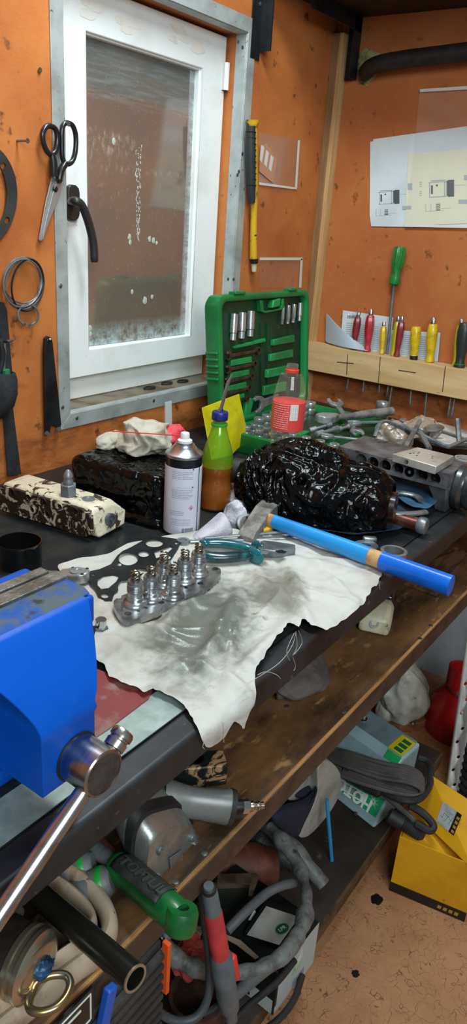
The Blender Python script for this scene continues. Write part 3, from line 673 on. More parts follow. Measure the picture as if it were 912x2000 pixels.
# plastic sleeves
M_SLEEVE = clear('clear sleeve', '#ffffff', .06, .12, '#e6d8cc', .04)
M_WSTRIP = pm('white tape', '#d6d6d0', .6)
def sleeve(uvs, strips, label, inner=None):
    t_ = thing('document_sleeve', label, 'sleeve', PY(*uvs[0], WY))
    MB().prism(onwall(uvs, WY - .003), (0, -.0006, 0)).build('clear_film', M_SLEEVE, t_)
    for s_ in strips: MB().prism(onwall(s_, WY - .0042), (0, -.0008, 0)).build('white_edge', M_WSTRIP, t_)
    return t_
s1 = sleeve(((506, 258), (585, 273), (579, 370), (506, 360)), [((582, 274), (585.5, 274), (579.5, 370), (576, 366)), ((506, 356), (577, 366), (579, 370), (506, 361))], 'clear plastic sleeve with white edges beside the yellow tool handle')
m = MB(); m.prism(onwall(((508, 285), (520, 280), (541, 312), (533, 358), (506, 335)), WY - .0048), (0, -.0006, 0)); m.build('folded_slip', pm('folded film', '#c08a68', .4), s1)
m = MB()
for k in range(3): m = MB(); m.prism(onwall(((511 + 9 * k, 283 + 10 * k), (516 + 9 * k, 288 + 10 * k), (511 + 9 * k, 318 + 9 * k), (507 + 9 * k, 312 + 9 * k)), WY - .0056), (0, -.0006, 0)); m.build('white_bar', M_WSTRIP, s1)
sleeve(((507, 505), (590, 505), (588, 562), (507, 562)), [((507, 503), (591, 503), (590, 508), (507, 508)), ((587, 506), (591, 504), (588, 562), (584, 562))], 'clear plastic sleeve with white edges just above the green tool case')
tag(MB().prism(onwall(((321, 786), (333, 783), (334, 836), (322, 838)), WY - .001), (0, -.004, 0)).build('white_strip', M_WSTRIP), 'short white plastic strip fixed below the window sill', 'strip')
wr_ = [((326, 748), 9, 3.4), ((292, 757), 10, 3.2), ((357, 744), 6, 2)]
for (c, rx, ry), lb in zip(wr_, ('black rubber ring on the window sill, middle of three', 'black rubber ring on the window sill, leftmost of three', 'small rubber ring on the window sill, rightmost of three')):
    p = PZ(c[0], c[1], hz0 + .006); tag(MB().tube([p + Vector((math.cos(a) * .018, math.sin(a) * .010, 0)) for a in [2 * PI * i / 24 for i in range(24)]], .0024, 8, closed=True).build('rubber_ring', M_BLKR), lb, 'ring', 'rubber rings on the window sill')

# ---------------------------------------------------------------- end wall: rack, screwdrivers, papers
rack = thing('screwdriver_rack', 'pale wooden beam with pencil marks that holds the screwdrivers', 'rack', (XB - .03, .8, .14))
M_PINE = pm('pale pine', '#d8bb88', .6, col2='#bd9a66', scale=7, stretch=(3, .5, 5), lo=.35, hi=.7, detail=7, speck='#6a4a28', sscale=40, slo=.7, shi=.76)
RXF = XB - .062
rb = MB().box((XB - .032, .62, .152), (.060, 1.14, .084)).build('beam', M_PINE, rack, bevel=.002)
pm_ = MB()
def mark(a, b, w=.0011):
    A_ = PX(*a, RXF - .0006); B_ = PX(*b, RXF - .0006); d_ = (B_ - A_).normalized(); n_ = Vector((1, 0, 0)).cross(d_) * w
    pm_.prism([A_ - n_, B_ - n_, B_ + n_, A_ + n_], (-.0004, 0, 0))
mark((679, 692), (677, 732)); mark((658, 707), (691, 710)); mark((743, 697), (739, 747)); mark((778, 723), (812, 728)); mark((870, 715), (864, 765))
pm_.build('pencil_marks', pm('pencil', '#2a2622', .7), rb)
# papers
M_PAPER = pm('white paper', '#d2dde2', .7, col2='#c4d0d6', scale=5); M_CREAM = pm('cream paper', '#dcdcc6', .7)
M_INK = pm('print ink', '#4a5258', .7); M_INK2 = pm('pale print ink', '#a4afb4', .7)
M_POCKET = clear('clear pocket', '#ffffff', .05, .10, '#e0dcd4', .04)
def onback(pts, x): return [PX(u, v, x) for (u, v) in pts]
def prismx(pts, x, th=-.0005): return MB().prism(onback(pts, x), (th, 0, 0))
pp = thing('wiring_diagram', 'white sheet with printed wiring diagram of a control unit on the end wall', 'paper', PX(780, 360, XB))
prismx(((723, 277), (729, 276), (729, 272), (800, 262), (960, 240), (960, 440), (790, 443), (725, 442), (722, 420)), XB - .003).build('sheet', M_PAPER, pp)
def diagram(parent, x, ox, oy, s):
    a = MB(); b = MB()
    def r(m, u0, v0, u1, v1, sk=-.06): m.prism(onback([(ox + u * s, oy + (v + sk * u) * s) for u, v in ((u0, v0), (u1, v0), (u1, v1), (u0, v1))], x), (-.0003, 0, 0))
    r(a, 30, -1, 40, 26); r(b, 0, 1, 29, 2); r(b, 0, 24, 29, 25.5); r(b, 0, 1, 1.5, 25); r(b, 24, 1, 26, 25); r(a, 3, 6, 6, 20); r(a, 11, 5, 14, 8); r(b, 3, -2, 27, 0); r(a, 28, 0, 30, 24)
    for k in range(4): r(a, 11, 36 + k * 3, 18, 37.6 + k * 3); r(b, 2, 36 + k * 3, 3.5, 37.5 + k * 3)
    r(b, -6, 35, -5, 47); r(b, -6, 47, 24, 47.6); r(b, 41, 8, 58, 8.6); r(b, 20, 44, 34, 44.6)
    a.build('printed_unit', M_INK, parent); b.build('printed_lines', M_INK2, parent)
diagram(pp, XB - .0036, 740, 374, 1.0)
cs = thing('cream_sheet', 'cream sheet with a larger printed control unit inside the clear pocket', 'paper', PX(850, 380, XB))
prismx(((797, 300), (960, 288), (960, 434), (868, 438), (791, 441)), XB - .0045).build('sheet', M_CREAM, cs); diagram(cs, XB - .0051, 838, 355, 1.22)
m = MB()
for (u0, v0, u1, v1) in ((786, 402, 803, 409), (796, 358, 805, 371), (895, 390, 930, 398), (906, 342, 930, 352)): m.prism(onback(((u0, v0), (u1, v0), (u1, v1), (u0, v1)), XB - .0051), (-.0003, 0, 0))
for k in range(6): m.prism(onback(((819, 355 + 4 * k + (k > 2) * 6), (824, 355 + 4 * k + (k > 2) * 6), (824, 356.5 + 4 * k + (k > 2) * 6), (819, 356.5 + 4 * k + (k > 2) * 6)), XB - .0051), (-.0003, 0, 0))
m.build('printed_parts', M_INK2, cs)
pk_ = thing('document_pocket', 'large clear document pocket hanging over the papers on the end wall', 'sleeve', PX(860, 300, XB))
prismx(((820, 176), (960, 168), (960, 446), (790, 442), (808, 300)), XB - .008).build('clear_film', M_POCKET, pk_)
prismx(((820, 174), (960, 165), (960, 172), (820, 180)), XB - .0088).build('white_edge', M_WSTRIP, pk_); prismx(((790, 438), (960, 441), (960, 446), (790, 443)), XB - .0088).build('white_edge', M_WSTRIP, pk_)
# lower papers
n1 = thing('delivery_note', 'white printed note with a barcode behind the red screwdrivers', 'paper', PX(700, 650, XB))
prismx(((670, 606), (768, 620), (762, 690), (664, 682)), XB - .004).build('sheet', M_PAPER, n1)
m = MB()
for k in range(8): u = 679 + k * 2.2; m.prism(onback(((u, 616), (u + 1.2, 616), (u + 1, 622), (u - .2, 622)), XB - .0047), (-.0003, 0, 0))
m.build('barcode', M_INK, n1); m = MB()
for k in range(12): v = 630 + k * 4; m.prism(onback(((676 - k * .3, v), (740 - k * .3, v + 8), (740 - k * .3, v + 9), (676 - k * .3, v + 1)), XB - .0047), (-.0003, 0, 0))
m.build('printed_lines', M_INK2, n1)
n2 = thing('printed_note', 'printed note behind the yellow screwdrivers on the end wall', 'paper', PX(810, 660, XB))
prismx(((758, 644), (860, 650), (855, 706), (752, 698)), XB - .005).build('sheet', M_PAPER, n2); m = MB()
for k in range(12): v = 652 + k * 3.8; m.prism(onback(((762, v), (850, v + 7), (850, v + 8), (762, v + 1)), XB - .0057), (-.0003, 0, 0))
m.build('printed_lines', M_INK2, n2)
R_ = []
for i in range(11):
    q = i / 10; z_ = .198 + .09 * (1 - q) + .004; y_ = 1.15 - .17 * q; x_ = XB - .012 - .05 * math.sin(q * 2.6) * .6
    R_.append([(x_ - .02 * j * q, y_ - .01 * j, z_ * (1 - j) + (.197 + .002 * q) * j) for j in [k / 5 for k in range(6)]])
m = MB(); vs = [p for r in R_ for p in r]; fs = [(i * 6 + j, i * 6 + j + 1, (i + 1) * 6 + j + 1, (i + 1) * 6 + j) for i in range(10) for j in range(5)]
tag(m.add(vs, fs).build('curled_paper', pm('bluish paper', '#a9b8c2', .6), solid=.0006, sub=1), 'curled bluish paper lying on the beam behind the green case', 'paper')

# screwdrivers standing in the rack: u of the foot, top, colours
def driver(name, foot, top, r, mats, label, cap=True, prof='hex', blade=None):
    ztop = .1945; f = PX(*foot, XB - .034); f.z = ztop
    tp = PX(*top, f.x + .004); ax = (tp - f).normalized(); ln = (tp - f).length
    t_ = thing('screwdriver', label, 'screwdriver', f, 'screwdrivers standing in the wooden rack')
    n = 6 if prof == 'hex' else 18; m = MB()
    hl = ln * (.86 if cap else 1.0)
    a = ax.orthogonal(); 
    P = [(r * .98, 0), (r * 1.02, .004), (r * .78, hl * .14), (r * .82, hl * .24), (r * 1.12, hl * .55), (r * 1.16, hl * .8), (r * 1.0, hl * .95), (r * .8, hl)]
    if prof == 'bulge': P = [(r * .9, 0), (r * .9, .010), (r * .75, .012), (r * 1.0, hl * .26), (r * .82, hl * .36), (r * 1.2, hl * .52), (r * 1.25, hl * .9), (r * 1.0, hl * .98), (r * .4, hl)]
    m.lathe(P, f, ax, n if prof != 'bulge' else 20); m.build('handle', mats[0], t_, bevel=.0012)
    if len(mats) > 1: MB().lathe([(r * .95, 0), (r * .95, .011), (r * .8, .0115)], f + ax * -.0003, ax, 18).build('collar', mats[1], t_)
    if cap: MB().lathe([(r * .62, hl - .002), (r * .62, hl + (ln - hl) * .8), (r * .5, ln), (.0022, ln), (.0022, ln - .004), (0, ln - .004)], f, ax, 10).build('steel_cap', M_CHROME, t_)
    bl = blade or .17
    mb_ = MB(); e = f - ax * bl; mb_.tube([f, e + ax * .012, e + ax * .006, e], [.0032, .0032, .0036, .0015], 10); mb_.build('blade', M_DULLST, t_)
    return t_
M_R1 = pm('dark red handle', '#8a1f2c', .35, col2='#6a1722', scale=30, coat=.3); M_R2 = pm('red handle', '#b3202c', .33, col2='#9a1a26', scale=30, coat=.3)
M_Y1 = pm('yellow handle', '#d9b50e', .35, col2='#b8920c', scale=30, coat=.3); M_G1 = pm('green handle', '#137a30', .35, col2='#0e6428', scale=30, coat=.3)
M_YG = pm('yellow green handle', '#a8a414', .35, coat=.3); M_BG = pm('black green handle', '#222c2c', .4)
driver('s', (689, 686), (701, 609), .0105, [M_R1], 'dark red screwdriver at the left end of the rack', blade=.13)
driver('s', (716, 690), (725, 604), .0125, [M_R2], 'bright red screwdriver, largest red one in the rack', blade=.13)
driver('s', (745, 694), (750, 628), .0088, [M_Y1], 'slim yellow screwdriver standing right of the bright red one', blade=.12)
driver('s', (767, 692), (778, 617), .0085, [M_YG], 'yellow green screwdriver half hidden by the dark red one', blade=.12)
driver('s', (774, 697), (786, 617), .0105, [M_R1], 'dark red screwdriver in the middle of the rack', blade=.2)
driver('s', (808, 700), (813, 637), .0125, [M_Y1, M_BLK], 'bulging yellow screwdriver with a black collar and no cap', cap=False, prof='bulge', blade=.14)
driver('s', (839, 706), (847, 620), .0135, [M_Y1], 'tall smooth yellow screwdriver with a steel cap', prof='round', blade=.17)
driver('s', (890, 709), (902, 622), .0105, [M_YG], 'yellow green screwdriver behind the black and green one', blade=.15)
driver('s', (897, 713), (909, 630), .0165, [M_BG, M_G1], 'thick black and green screwdriver at the right end of the rack', cap=False, prof='round', blade=.15)
gs = thing('screwdriver', 'long green screwdriver sticking up above the others, its shaft in the rack', 'screwdriver', PX(757, 660, XB - .03))
A_ = PX(756, 690, XB - .022); A_.z = .195; B_ = PX(769, 556, XB - .020); C_ = PX(782, 482, XB - .018); ax = (C_ - B_).normalized(); hl = (C_ - B_).length
MB().tube([A_, B_], .0042, 12).build('blade', M_DULLST, gs)
def flut(p, ln, r):
    R_ = []; a = ax.orthogonal().normalized(); b = ax.cross(a)
    for (k, h) in ((.75, 0), (.95, .03), (1.0, .2), (.72, .36), (.95, .5), (1.05, .6), (1.05, .92), (.9, 1.0)):
        R_.append([p + ax * h * ln + (a * math.cos(t) + b * math.sin(t)) * r * k * (1 + (.09 * math.cos(8 * t) if h > .4 else 0)) for t in [2 * PI * i / 48 for i in range(48)]])
    return R_
MB().loft(flut(B_, hl, .0165)).build('handle', M_G1, gs, bevel=.0)
# ---------------------------------------------------------------- things on the bench, left to right
# cast valve housing
def castmat(name, base, paint, lo, hi, sc=26):
    return pm(name, base, .5, .1, col2=paint, scale=sc, lo=lo, hi=hi, detail=10, dist=1.2, bump=.5, bscale=90)
M_CASTF = castmat('flaking cast face', '#2a1d16', '#b9b09a', .51, .55, 46); M_CASTT = castmat('flaking cream paint', '#d5ccb2', '#3a2c20', .55, .58, 24)
O = Vector((.812, 1.088, .006)); Xd = Vector((.837 - .812, .868 - 1.088, 0)).normalized(); HF = frame(O, Xd, z=(0, 0, 1))   # x along the length, y towards the window corner
vh = thing('valve_housing', 'cream painted cast valve housing with oily bolt holes on the bench at left', 'engine part', O)
L_ = .222
def vsec(x, k=1.0, dx=0):
    return [HF @ Vector((x + dx, .0, .004)), HF @ Vector((x, .000, .050 * k)), HF @ Vector((x, .006, .056 * k)), HF @ Vector((x, .060, .056 * k)), HF @ Vector((x + dx, .082, .030)), HF @ Vector((x + dx, .078, .002)), HF @ Vector((x + dx, .006, .0))]
m = MB(); m.loft([vsec(.0, .92), vsec(.012), vsec(L_ - .045), vsec(L_ - .014, .97, .014), vsec(L_ - .004, .86, .012)]); m.build('body', M_CASTT, vh, bevel=.004, seg=3, angle=45)
fp = [(0, .004), (.0, .040), (.012, .052), (.200, .053), (L_, .046), (L_ + .002, .010), (.205, .001), (.15, .003), (.02, .002)]
def hfp(u, v):   # pixel on the front plate
    Pn = HF @ Vector((0, -.007, 0)); n_ = (HF.to_3x3() @ Vector((0, 1, 0))); d = ray(u, v); t_ = (Pn - CAM).dot(n_) / d.dot(n_); return HF.inverted() @ (CAM + d * t_)
hc = [(hfp(zx * .3838, 860 + zy * .3838).x, hfp(zx * .3838, 860 + zy * .3838).z) for zx, zy in ((68, 225), (150, 250), (230, 305), (310, 300), (393, 330), (170, 350), (245, 372), (135, 385), (325, 440))]
hc = [(x, min(max(z, .009), .045)) for x, z in hc]
co, tr = sheet(fp, [circ(x, z, .0058, 14) for x, z in hc])
fpl = MB(HF).add([(x, -.0072, z) for x, z in co], tr).build('face_plate', M_CASTF, vh, flat=True); md = fpl.modifiers.new('t', 'SOLIDIFY'); md.thickness = .0072; md.offset = 0
M_OB = pm('oily bolt', '#2b211b', .35, .6, col2='#5a4a3c', scale=60)
for x, z in hc:
    MB(HF).lathe([(.0060, -.0002), (.0074, -.0002), (.0072, .0012), (.0060, .0012), (.0060, -.0002)], (x, -.0108, z), (0, -1, 0), 16).build('bolt_rim', M_CASTF, fpl)
    MB(HF).lathe([(.0054, 0), (.0052, .003), (.003, .0032), (.0026, .0012), (0, .0012)], (x, -.0062, z), (0, -1, 0), 14).build('bolt_head', M_OB, fpl)
e = HF @ Vector((L_ + .009, .035, .026)); m = MB(); ed = HF.to_3x3() @ Vector((1, 0, .15))
m.lathe([(.012, -.004), (.012, .002), (.008, .0025), (.0075, .0), (.004, .0), (.0035, .003), (0, .003)], e, ed, 20); m.build('plug', M_DULLST, vh)
q = hfp(94, 962); fx = max(.06, q.x); p = HF @ Vector((fx + .022, .022, .056)); m = MB()
m.prism([p + Vector((math.cos(a) * .0155, math.sin(a) * .0155, -.003)) for a in [PI / 6 + .3 + i * PI / 3 for i in range(6)]], (0, 0, .025)); ft = m.build('hex_fitting', M_DULLST, vh, bevel=.0015)
MB().lathe([(.0085, 0), (.0095, .003), (.0085, .006), (.0078, .012), (.0088, .013), (.0086, .017), (.0045, .025), (.002, .027), (0, .027)], p + Vector((0, 0, .022)), n=18).build('nipple', M_DULLST, ft)
MB().lathe([(.012, 0), (.012, .002), (.009, .002), (.008, .0005), (0, .0005)], HF @ Vector((fx + .062, .030, .0555)), n=20).build('cap_plug', M_DULLST, vh)

# black open cup
cc_ = PZ(41, 1121, 0); dv = Vector((cc_.x, cc_.y, 0)).normalized(); cc_ = cc_ + dv * .035; ch = hz(41, 1056, cc_.x, cc_.y)
cup = thing('plastic_cup', 'glossy black open cup standing on the bench behind the vise', 'cup', cc_)
MB().lathe([(.033, 0), (.0345, .003), (.0350, ch - .004), (.0358, ch - .002), (.0355, ch), (.0338, ch), (.0335, ch - .003), (.0325, .004), (0, .003)], cc_, n=40).build('cup_body', pm('glossy black plastic', '#0c0d0e', .14, coat=.5), cup)

# black film
M_FILM = pm('crinkled black film', '#040506', .17, spec=.26, coat=.0)
def filmbump(m):
    n = m.node_tree.nodes; L = m.node_tree.links; b = n['Principled BSDF']; tc = n.new('ShaderNodeTexCoord')
    prev = None
    for sc_, st, dist, wgt in ((16, (1, .45, 1), 1.6, 1.0), (34, (.5, 1, .8), 1.2, .8), (70, (1, 1, .5), .8, .5)):
        mp = n.new('ShaderNodeMapping'); mp.inputs['Scale'].default_value = st; mp.inputs['Rotation'].default_value = (sc_, sc_ * .7, sc_ * 1.3); L.new(tc.outputs['Object'], mp.inputs[0])
        t = n.new('ShaderNodeTexNoise'); t.noise_type = 'RIDGED_MULTIFRACTAL'; t.inputs['Scale'].default_value = sc_; t.inputs['Detail'].default_value = 3; t.inputs['Roughness'].default_value = .55; t.inputs['Distortion'].default_value = dist; t.normalize = True
        L.new(mp.outputs[0], t.inputs['Vector'])
        bu = n.new('ShaderNodeBump'); bu.inputs['Strength'].default_value = wgt; bu.inputs['Distance'].default_value = .30 / sc_; L.new(t.outputs[0], bu.inputs['Height'])
        if prev: L.new(prev, bu.inputs['Normal'])
        prev = bu.outputs[0]
    L.new(prev, b.inputs['Normal']); L.new(prev, b.inputs['Coat Normal'])
filmbump(M_FILM)
def crinkle(P, a, seed, s=1.0):
    q = P * s; w = Vector((noise.noise(q * 9 + Vector((seed, 0, 0))), noise.noise(q * 9 + Vector((0, seed, 0))), noise.noise(q * 9 + Vector((0, 0, seed))))) * .05
    v = ridge(q + w, 11, seed) * .5 + ridge(q + w * 1.5, 24, seed + 3) * .35 + ridge(q + w, 48, seed + 8) * .16 + noise.noise(q * 5) * .5
    return v * a
def wrapbox(m, c, Xd, l, w, h, amp, seed, n=46):
    """film-wrapped box: subdivided box surface, displaced"""
    F = frame(c, Xd, z=(0, 0, 1))
    for (ax, s_) in ((0, 1), (0, -1), (1, 1), (1, -1), (2, 1)):
        k1, k2 = [i for i in range(3) if i != ax]; vs = []; fs = []; D = (l / 2, w / 2, h / 2)
        for i in range(n + 1):
            for j in range(n + 1):
                q = [0, 0, 0]; q[ax] = s_ * D[ax]; q[k1] = (2 * i / n - 1) * D[k1]; q[k2] = (2 * j / n - 1) * D[k2]
                Q = Vector(q); rr = .012
                inn = Vector([max(-D[k] + rr, min(D[k] - rr, Q[k])) for k in range(3)]); dd = Q - inn
                nn = dd.normalized() if dd.length > 1e-6 else Vector((0, 0, 1))
                P = inn + nn * rr if dd.length > rr else Q
                W_ = F @ (P + Vector((0, 0, h / 2)))
                g = W_ + (F.to_3x3() @ nn) * crinkle(W_ * 1.0, amp, seed)
                sk = max(0, .018 - (P.z + h / 2)) * .8
                g += (F.to_3x3() @ Vector((nn.x, nn.y, 0))) * sk
                if g.z < .0015: g.z = .0015
                vs.append(g)
        for i in range(n):
            for j in range(n): a = i * (n + 1) + j; fs.append((a, a + 1, a + n + 2, a + n + 1))
        m.add(vs, fs)
    return m
bx = Vector((1.012, .932, 0)); Xd2 = Vector((.03, -.23, 0)).normalized()
wb_ = thing('wrapped_block', 'long box shaped part wrapped in black plastic film beside the spray can', 'package', bx)
m = MB(); wrapbox(m, bx, Xd2, .203, .135, hz(158, 892, .935, 1.02) - .002, .0085, 4); m.build('black_film', M_FILM, wb_, angle=70)
m = MB(); vs = []; fs = []; n = 26
pc_ = [PZ(*p, .002) for p in ((268, 1000), (318, 1040), (345, 1030), (300, 985))]
for i in range(n + 1):
    for j in range(n + 1):
        a = pc_[0].lerp(pc_[1], i / n); b = pc_[3].lerp(pc_[2], i / n); p = a.lerp(b, j / n); q = math.sin(PI * i / n) * math.sin(PI * j / n)
        vs.append(p + Vector((0, 0, .001 + q * (.014 + crinkle(p, .014, 9)))))
for i in range(n):
    for j in range(n): a = i * (n + 1) + j; fs.append((a, a + 1, a + n + 2, a + n + 1))
m.add(vs, fs).build('film_tail', M_FILM, wb_, angle=70)

# crumpled cloths on the wrapped block
def crumple(name, c, r, mat, seed, label, cat, fold=.35, n=84, mm=56, flatb=True, sc=1.0):
    o = thing(name, label, cat, c); c = Vector(c)
    rd = random.Random(seed); ks = []
    for q in range(9):
        v_ = Vector((rd.gauss(0, 1), rd.gauss(0, 1), rd.gauss(0, .6))).normalized(); ks.append((v_ * rd.uniform(1.6, 4.2) * sc, rd.uniform(0, 6.3), rd.uniform(.4, 1.0)))
    def fn(d):
        w = d + Vector((nz(d, 1.3, seed), nz(d, 1.3, seed + 5), nz(d, 1.3, seed + 9))) * .5
        h = 0; tot = 0
        for i, (k, ph, am) in enumerate(ks):
            msk = max(0, .5 + 1.1 * nz(w, 1.2, seed + 20 + i * 3)); h += am * msk * (1 - abs(math.sin(k.dot(w) + ph))) ** 1.6; tot += am * .5
        return .80 + fold * (h / tot * 1.3 - .35) + .12 * nz(d, 1.4, seed + 2)
    m = MB(); m.ball(c, r, n, mm, fn)
    if flatb: m.v = [Vector((p.x, p.y, max(p.z, c.z - r[2] * .5))) for p in m.v]
    m.build('fabric', mat, o, angle=75, sub=1); return o
M_RAG = pm('used grey white cotton', '#b9b4a4', .9, col2='#8f8a78', scale=14, lo=.48, hi=.66, bump=.25, bscale=260)
zt = hz(158, 892, .935, 1.02)
rp = Vector((1.06, .955, zt + .026))
crumple('crumpled_rag', rp, (.068, .064, .046), M_RAG, 3, 'crumpled off white rag lying on the black wrapped block', 'rag', .42, sc=1.1)
crumple('crumpled_glove', rp + Vector((-.03, .062, -.012)), (.05, .032, .022), M_RAG, 8, 'small off white cloth end poking out left of the crumpled rag', 'rag', .3)
M_PINK = pm('coral fabric', '#e04a55', .8, col2='#c03a48', scale=20, bump=.2, bscale=200)
crumple('pink_cloth', PY(334, 851, .935), (.050, .030, .028), M_PINK, 12, 'coral pink cloth crumpled behind the spray can nozzle', 'cloth', .4, flatb=False)

# spray can
b0 = PZ(353, 1050, 0); dv = Vector((b0.x, b0.y, 0)).normalized(); R0 = .0335; c0 = b0 + dv * R0
can = thing('spray_can', 'white spray can with grey printed text and a red straw', 'spray can', c0)
zs = hz(358, 884, c0.x, c0.y); zl0 = .004; zl1 = hz(356, 905, c0.x, c0.y)
MB().lathe([(R0 - .003, 0), (R0 + .0004, .001), (R0 + .0004, .004), (R0 - .0002, .005), (R0 - .0002, zs - .004)], c0, n=48).build('body', pm('black can enamel', '#15161a', .25), can)
lab = MB().lathe([(R0, zl0 + .001), (R0 + .0003, zl0 + .0015), (R0 + .0003, zl1), (R0, zl1 + .0003)], c0, n=64).build('label', pm('lilac white label', '#d4d6e4', .45), can)
top = MB().lathe([(R0 + .0005, zs - .004), (R0 + .0012, zs - .001), (R0 + .0004, zs + .001), (R0 - .004, zs + .003), (R0 - .011, zs + .010), (.0185, zs + .0145), (.0180, zs + .0165), (.0168, zs + .0165), (.0150, zs + .0155), (.0150, zs + .020), (.011, zs + .021), (0, zs + .021)], c0, n=48).build('dome', pm('brushed can top', '#b9bcbe', .3, 1.0), can)
noz = MB().lathe([(.0135, zs + .017), (.0132, zs + .024), (.0085, zs + .027), (.0080, zs + .036), (.007, zs + .0375), (0, zs + .0375)], c0, n=28).build('nozzle', pm('white nozzle', '#d5d8d4', .45), can)
sA = c0 + Vector((-.004, .006, zs + .031)); sB = PY(218, 842, c0.y + .155)
MB().cyl(sA, sB, .0011, n=8).build('straw', pm('red straw', '#e23a2c', .35), can)
ca = math.atan2(-c0.y, -c0.x)
def patch(m, a0, a1, z0, z1, r=R0 + .0006, n=None):
    n = n or max(2, int(abs(a1 - a0) / .08)); vs = []
    for i in range(n + 1):
        a = ca + a0 + (a1 - a0) * i / n
        vs += [(c0.x + r * math.cos(a), c0.y + r * math.sin(a), z0), (c0.x + r * math.cos(a), c0.y + r * math.sin(a), z1)]
    m.add(vs, [(2 * i, 2 * i + 2, 2 * i + 3, 2 * i + 1) for i in range(n)])
def zz(v): return hz(355, v, c0.x - .03, c0.y - .03)
m = MB(); patch(m, .93, .99, zl0, zl1 + .003); m.build('label_seam', M_BLK, lab)
m = MB(); rd = random.Random(2)
def block(v0, v1, rows, a0=-.62, a1=.55):
    for k in range(rows):
        z = zz(v0 + (v1 - v0) * (k + .5) / rows); e = a1 - (rd.random() * .25 if k % 3 == 2 else 0)
        a = a0
        while a < e:
            b = min(a + rd.uniform(.06, .24), e); patch(m, a, b, z - .00055, z + .00055); a = b + .025
block(924, 941, 5); block(960, 979, 6); block(1002, 1012, 3, -.7, .1); block(1018, 1032, 4, -.6, .5)
for v in (922, 957): patch(m, -.62, .45, zz(v) - .0002, zz(v) + .0002)
m.build('small_print', pm('grey print', '#9496a8', .6), lab)
m = MB()
for k in range(15): a = .02 + k * .045; patch(m, a, a + (.028 if k % 3 else .018), zz(1047) , zz(1036), n=1)
m.build('barcode', pm('dark print', '#2a2c3a', .6), lab)
m = MB()
for v in (921, 956): patch(m, .50, .58, zz(v) - .0014, zz(v) + .0014)
m.build('bullet', bpy.data.materials['dark print'], lab)
fr_ = MB(); ctr = zz(996.5)
def cp_(a, z, r=R0 + .0006): return (c0.x + r * math.cos(ca + a), c0.y + r * math.sin(ca + a), z)
fa = .50; fr_.add([cp_(fa - .15, ctr), cp_(fa, ctr + .005), cp_(fa + .15, ctr), cp_(fa, ctr - .005), cp_(fa - .11, ctr), cp_(fa, ctr + .0037), cp_(fa + .11, ctr), cp_(fa, ctr - .0037)], [(0, 1, 5, 4), (1, 2, 6, 5), (2, 3, 7, 6), (3, 0, 4, 7)])
fr_.build('hazard_frame', pm('hazard red', '#c8452c', .6), lab)
fl = MB(); fl.add([cp_(fa - .03, ctr - .0018), cp_(fa + .03, ctr - .0018), cp_(fa + .045, ctr - .0004), cp_(fa + .015, ctr + .0008), cp_(fa, ctr + .0026), cp_(fa - .02, ctr + .0008), cp_(fa - .045, ctr - .0004)], [tuple(range(7))]); fl.build('flame', bpy.data.materials['dark print'], lab)

# green bottle with oil
g0 = PZ(418, 1003, 0); dv = Vector((g0.x, g0.y, 0)).normalized(); RG = .0325; g0 = g0 + dv * RG
gb = thing('oil_bottle', 'green plastic bottle half full of brown oil, with blue cap and metal spout', 'bottle', g0)
zc = hz(418, 803, g0.x, g0.y); zn = hz(418, 832, g0.x, g0.y); zsh = hz(418, 890, g0.x, g0.y); zo = hz(418, 908, g0.x, g0.y); zm = hz(418, 850, g0.x, g0.y)
M_GRN = clear('green bottle plastic', '#e4f6a8', .10, .08, '#a6d83c', .14)
prof = [(.010, .006), (.024, .002), (RG - .002, .004), (RG, .012), (RG, .05), (RG - .002, .055), (RG - .002, .075), (RG, .08), (RG, zsh - .01), (RG - .002, zsh + .004), (RG - .007, zsh + (zm - zsh) * .55), (RG - .0135, zm), (.0145, zn), (.0128, zn + .004), (.0128, zc - .012)]
M_CLR = clear('amber clear bottle plastic', '#fbf6e4', .10, .06, '#c08a4a', .06)
lo_ = [p for p in prof if p[1] < zo] + [(RG, zo + .001)]; hi_ = [(RG, zo + .001)] + [p for p in prof if p[1] > zo + .002]
def shell(P): P = list(P); return P + [(r - .0006, h) for r, h in P[::-1]] + [P[0]]
MB().lathe(shell(lo_), g0, n=44).build('bottle_body', M_CLR, gb); MB().lathe(shell(hi_), g0, n=44).build('bottle_shoulder', M_GRN, gb)
M_OIL = clear('brown oil', '#c88a50', .04, .1, '#b46830', .7)
MB().lathe([(.0, .005), (.022, .004), (RG - .002, .007), (RG - .0012, .05), (RG - .003, .056), (RG - .003, .074), (RG - .0012, .08), (RG - .0012, zo), (0, zo)], g0, n=44).build('oil', M_OIL, gb)
MB().lathe([(.0162, zn + .002), (.0165, zn + .006), (.0140, zn + .007)], g0, n=30).build('neck_ring', pm('green neck', '#2f9a3a', .3), gb)
cap_ = MB().lathe([(.0155, zc - .016), (.0160, zc - .014), (.0160, zc - .002), (.0150, zc), (0, zc)], g0, n=40).build('cap', pm('blue cap', '#16246e', .35), gb, bevel=.0004)
pA = g0 + Vector((0, 0, zc)); pB = Vector(g0) + Vector((.010, -.012, 0)); pB.z = hz(426, 728, g0.x, g0.y)
d = (pB - pA).normalized(); m = MB(); m.lathe([(.0055, 0), (.0055, .006), (.004, .0065)], pA, d, 6); m.tube([pA, pA.lerp(pB, .45), pA.lerp(pB, .78), pB + Vector((.003, -.003, 0))], [.0033, .0032, .0030, .0006], 12); m.build('spout', M_CHROME, gb)

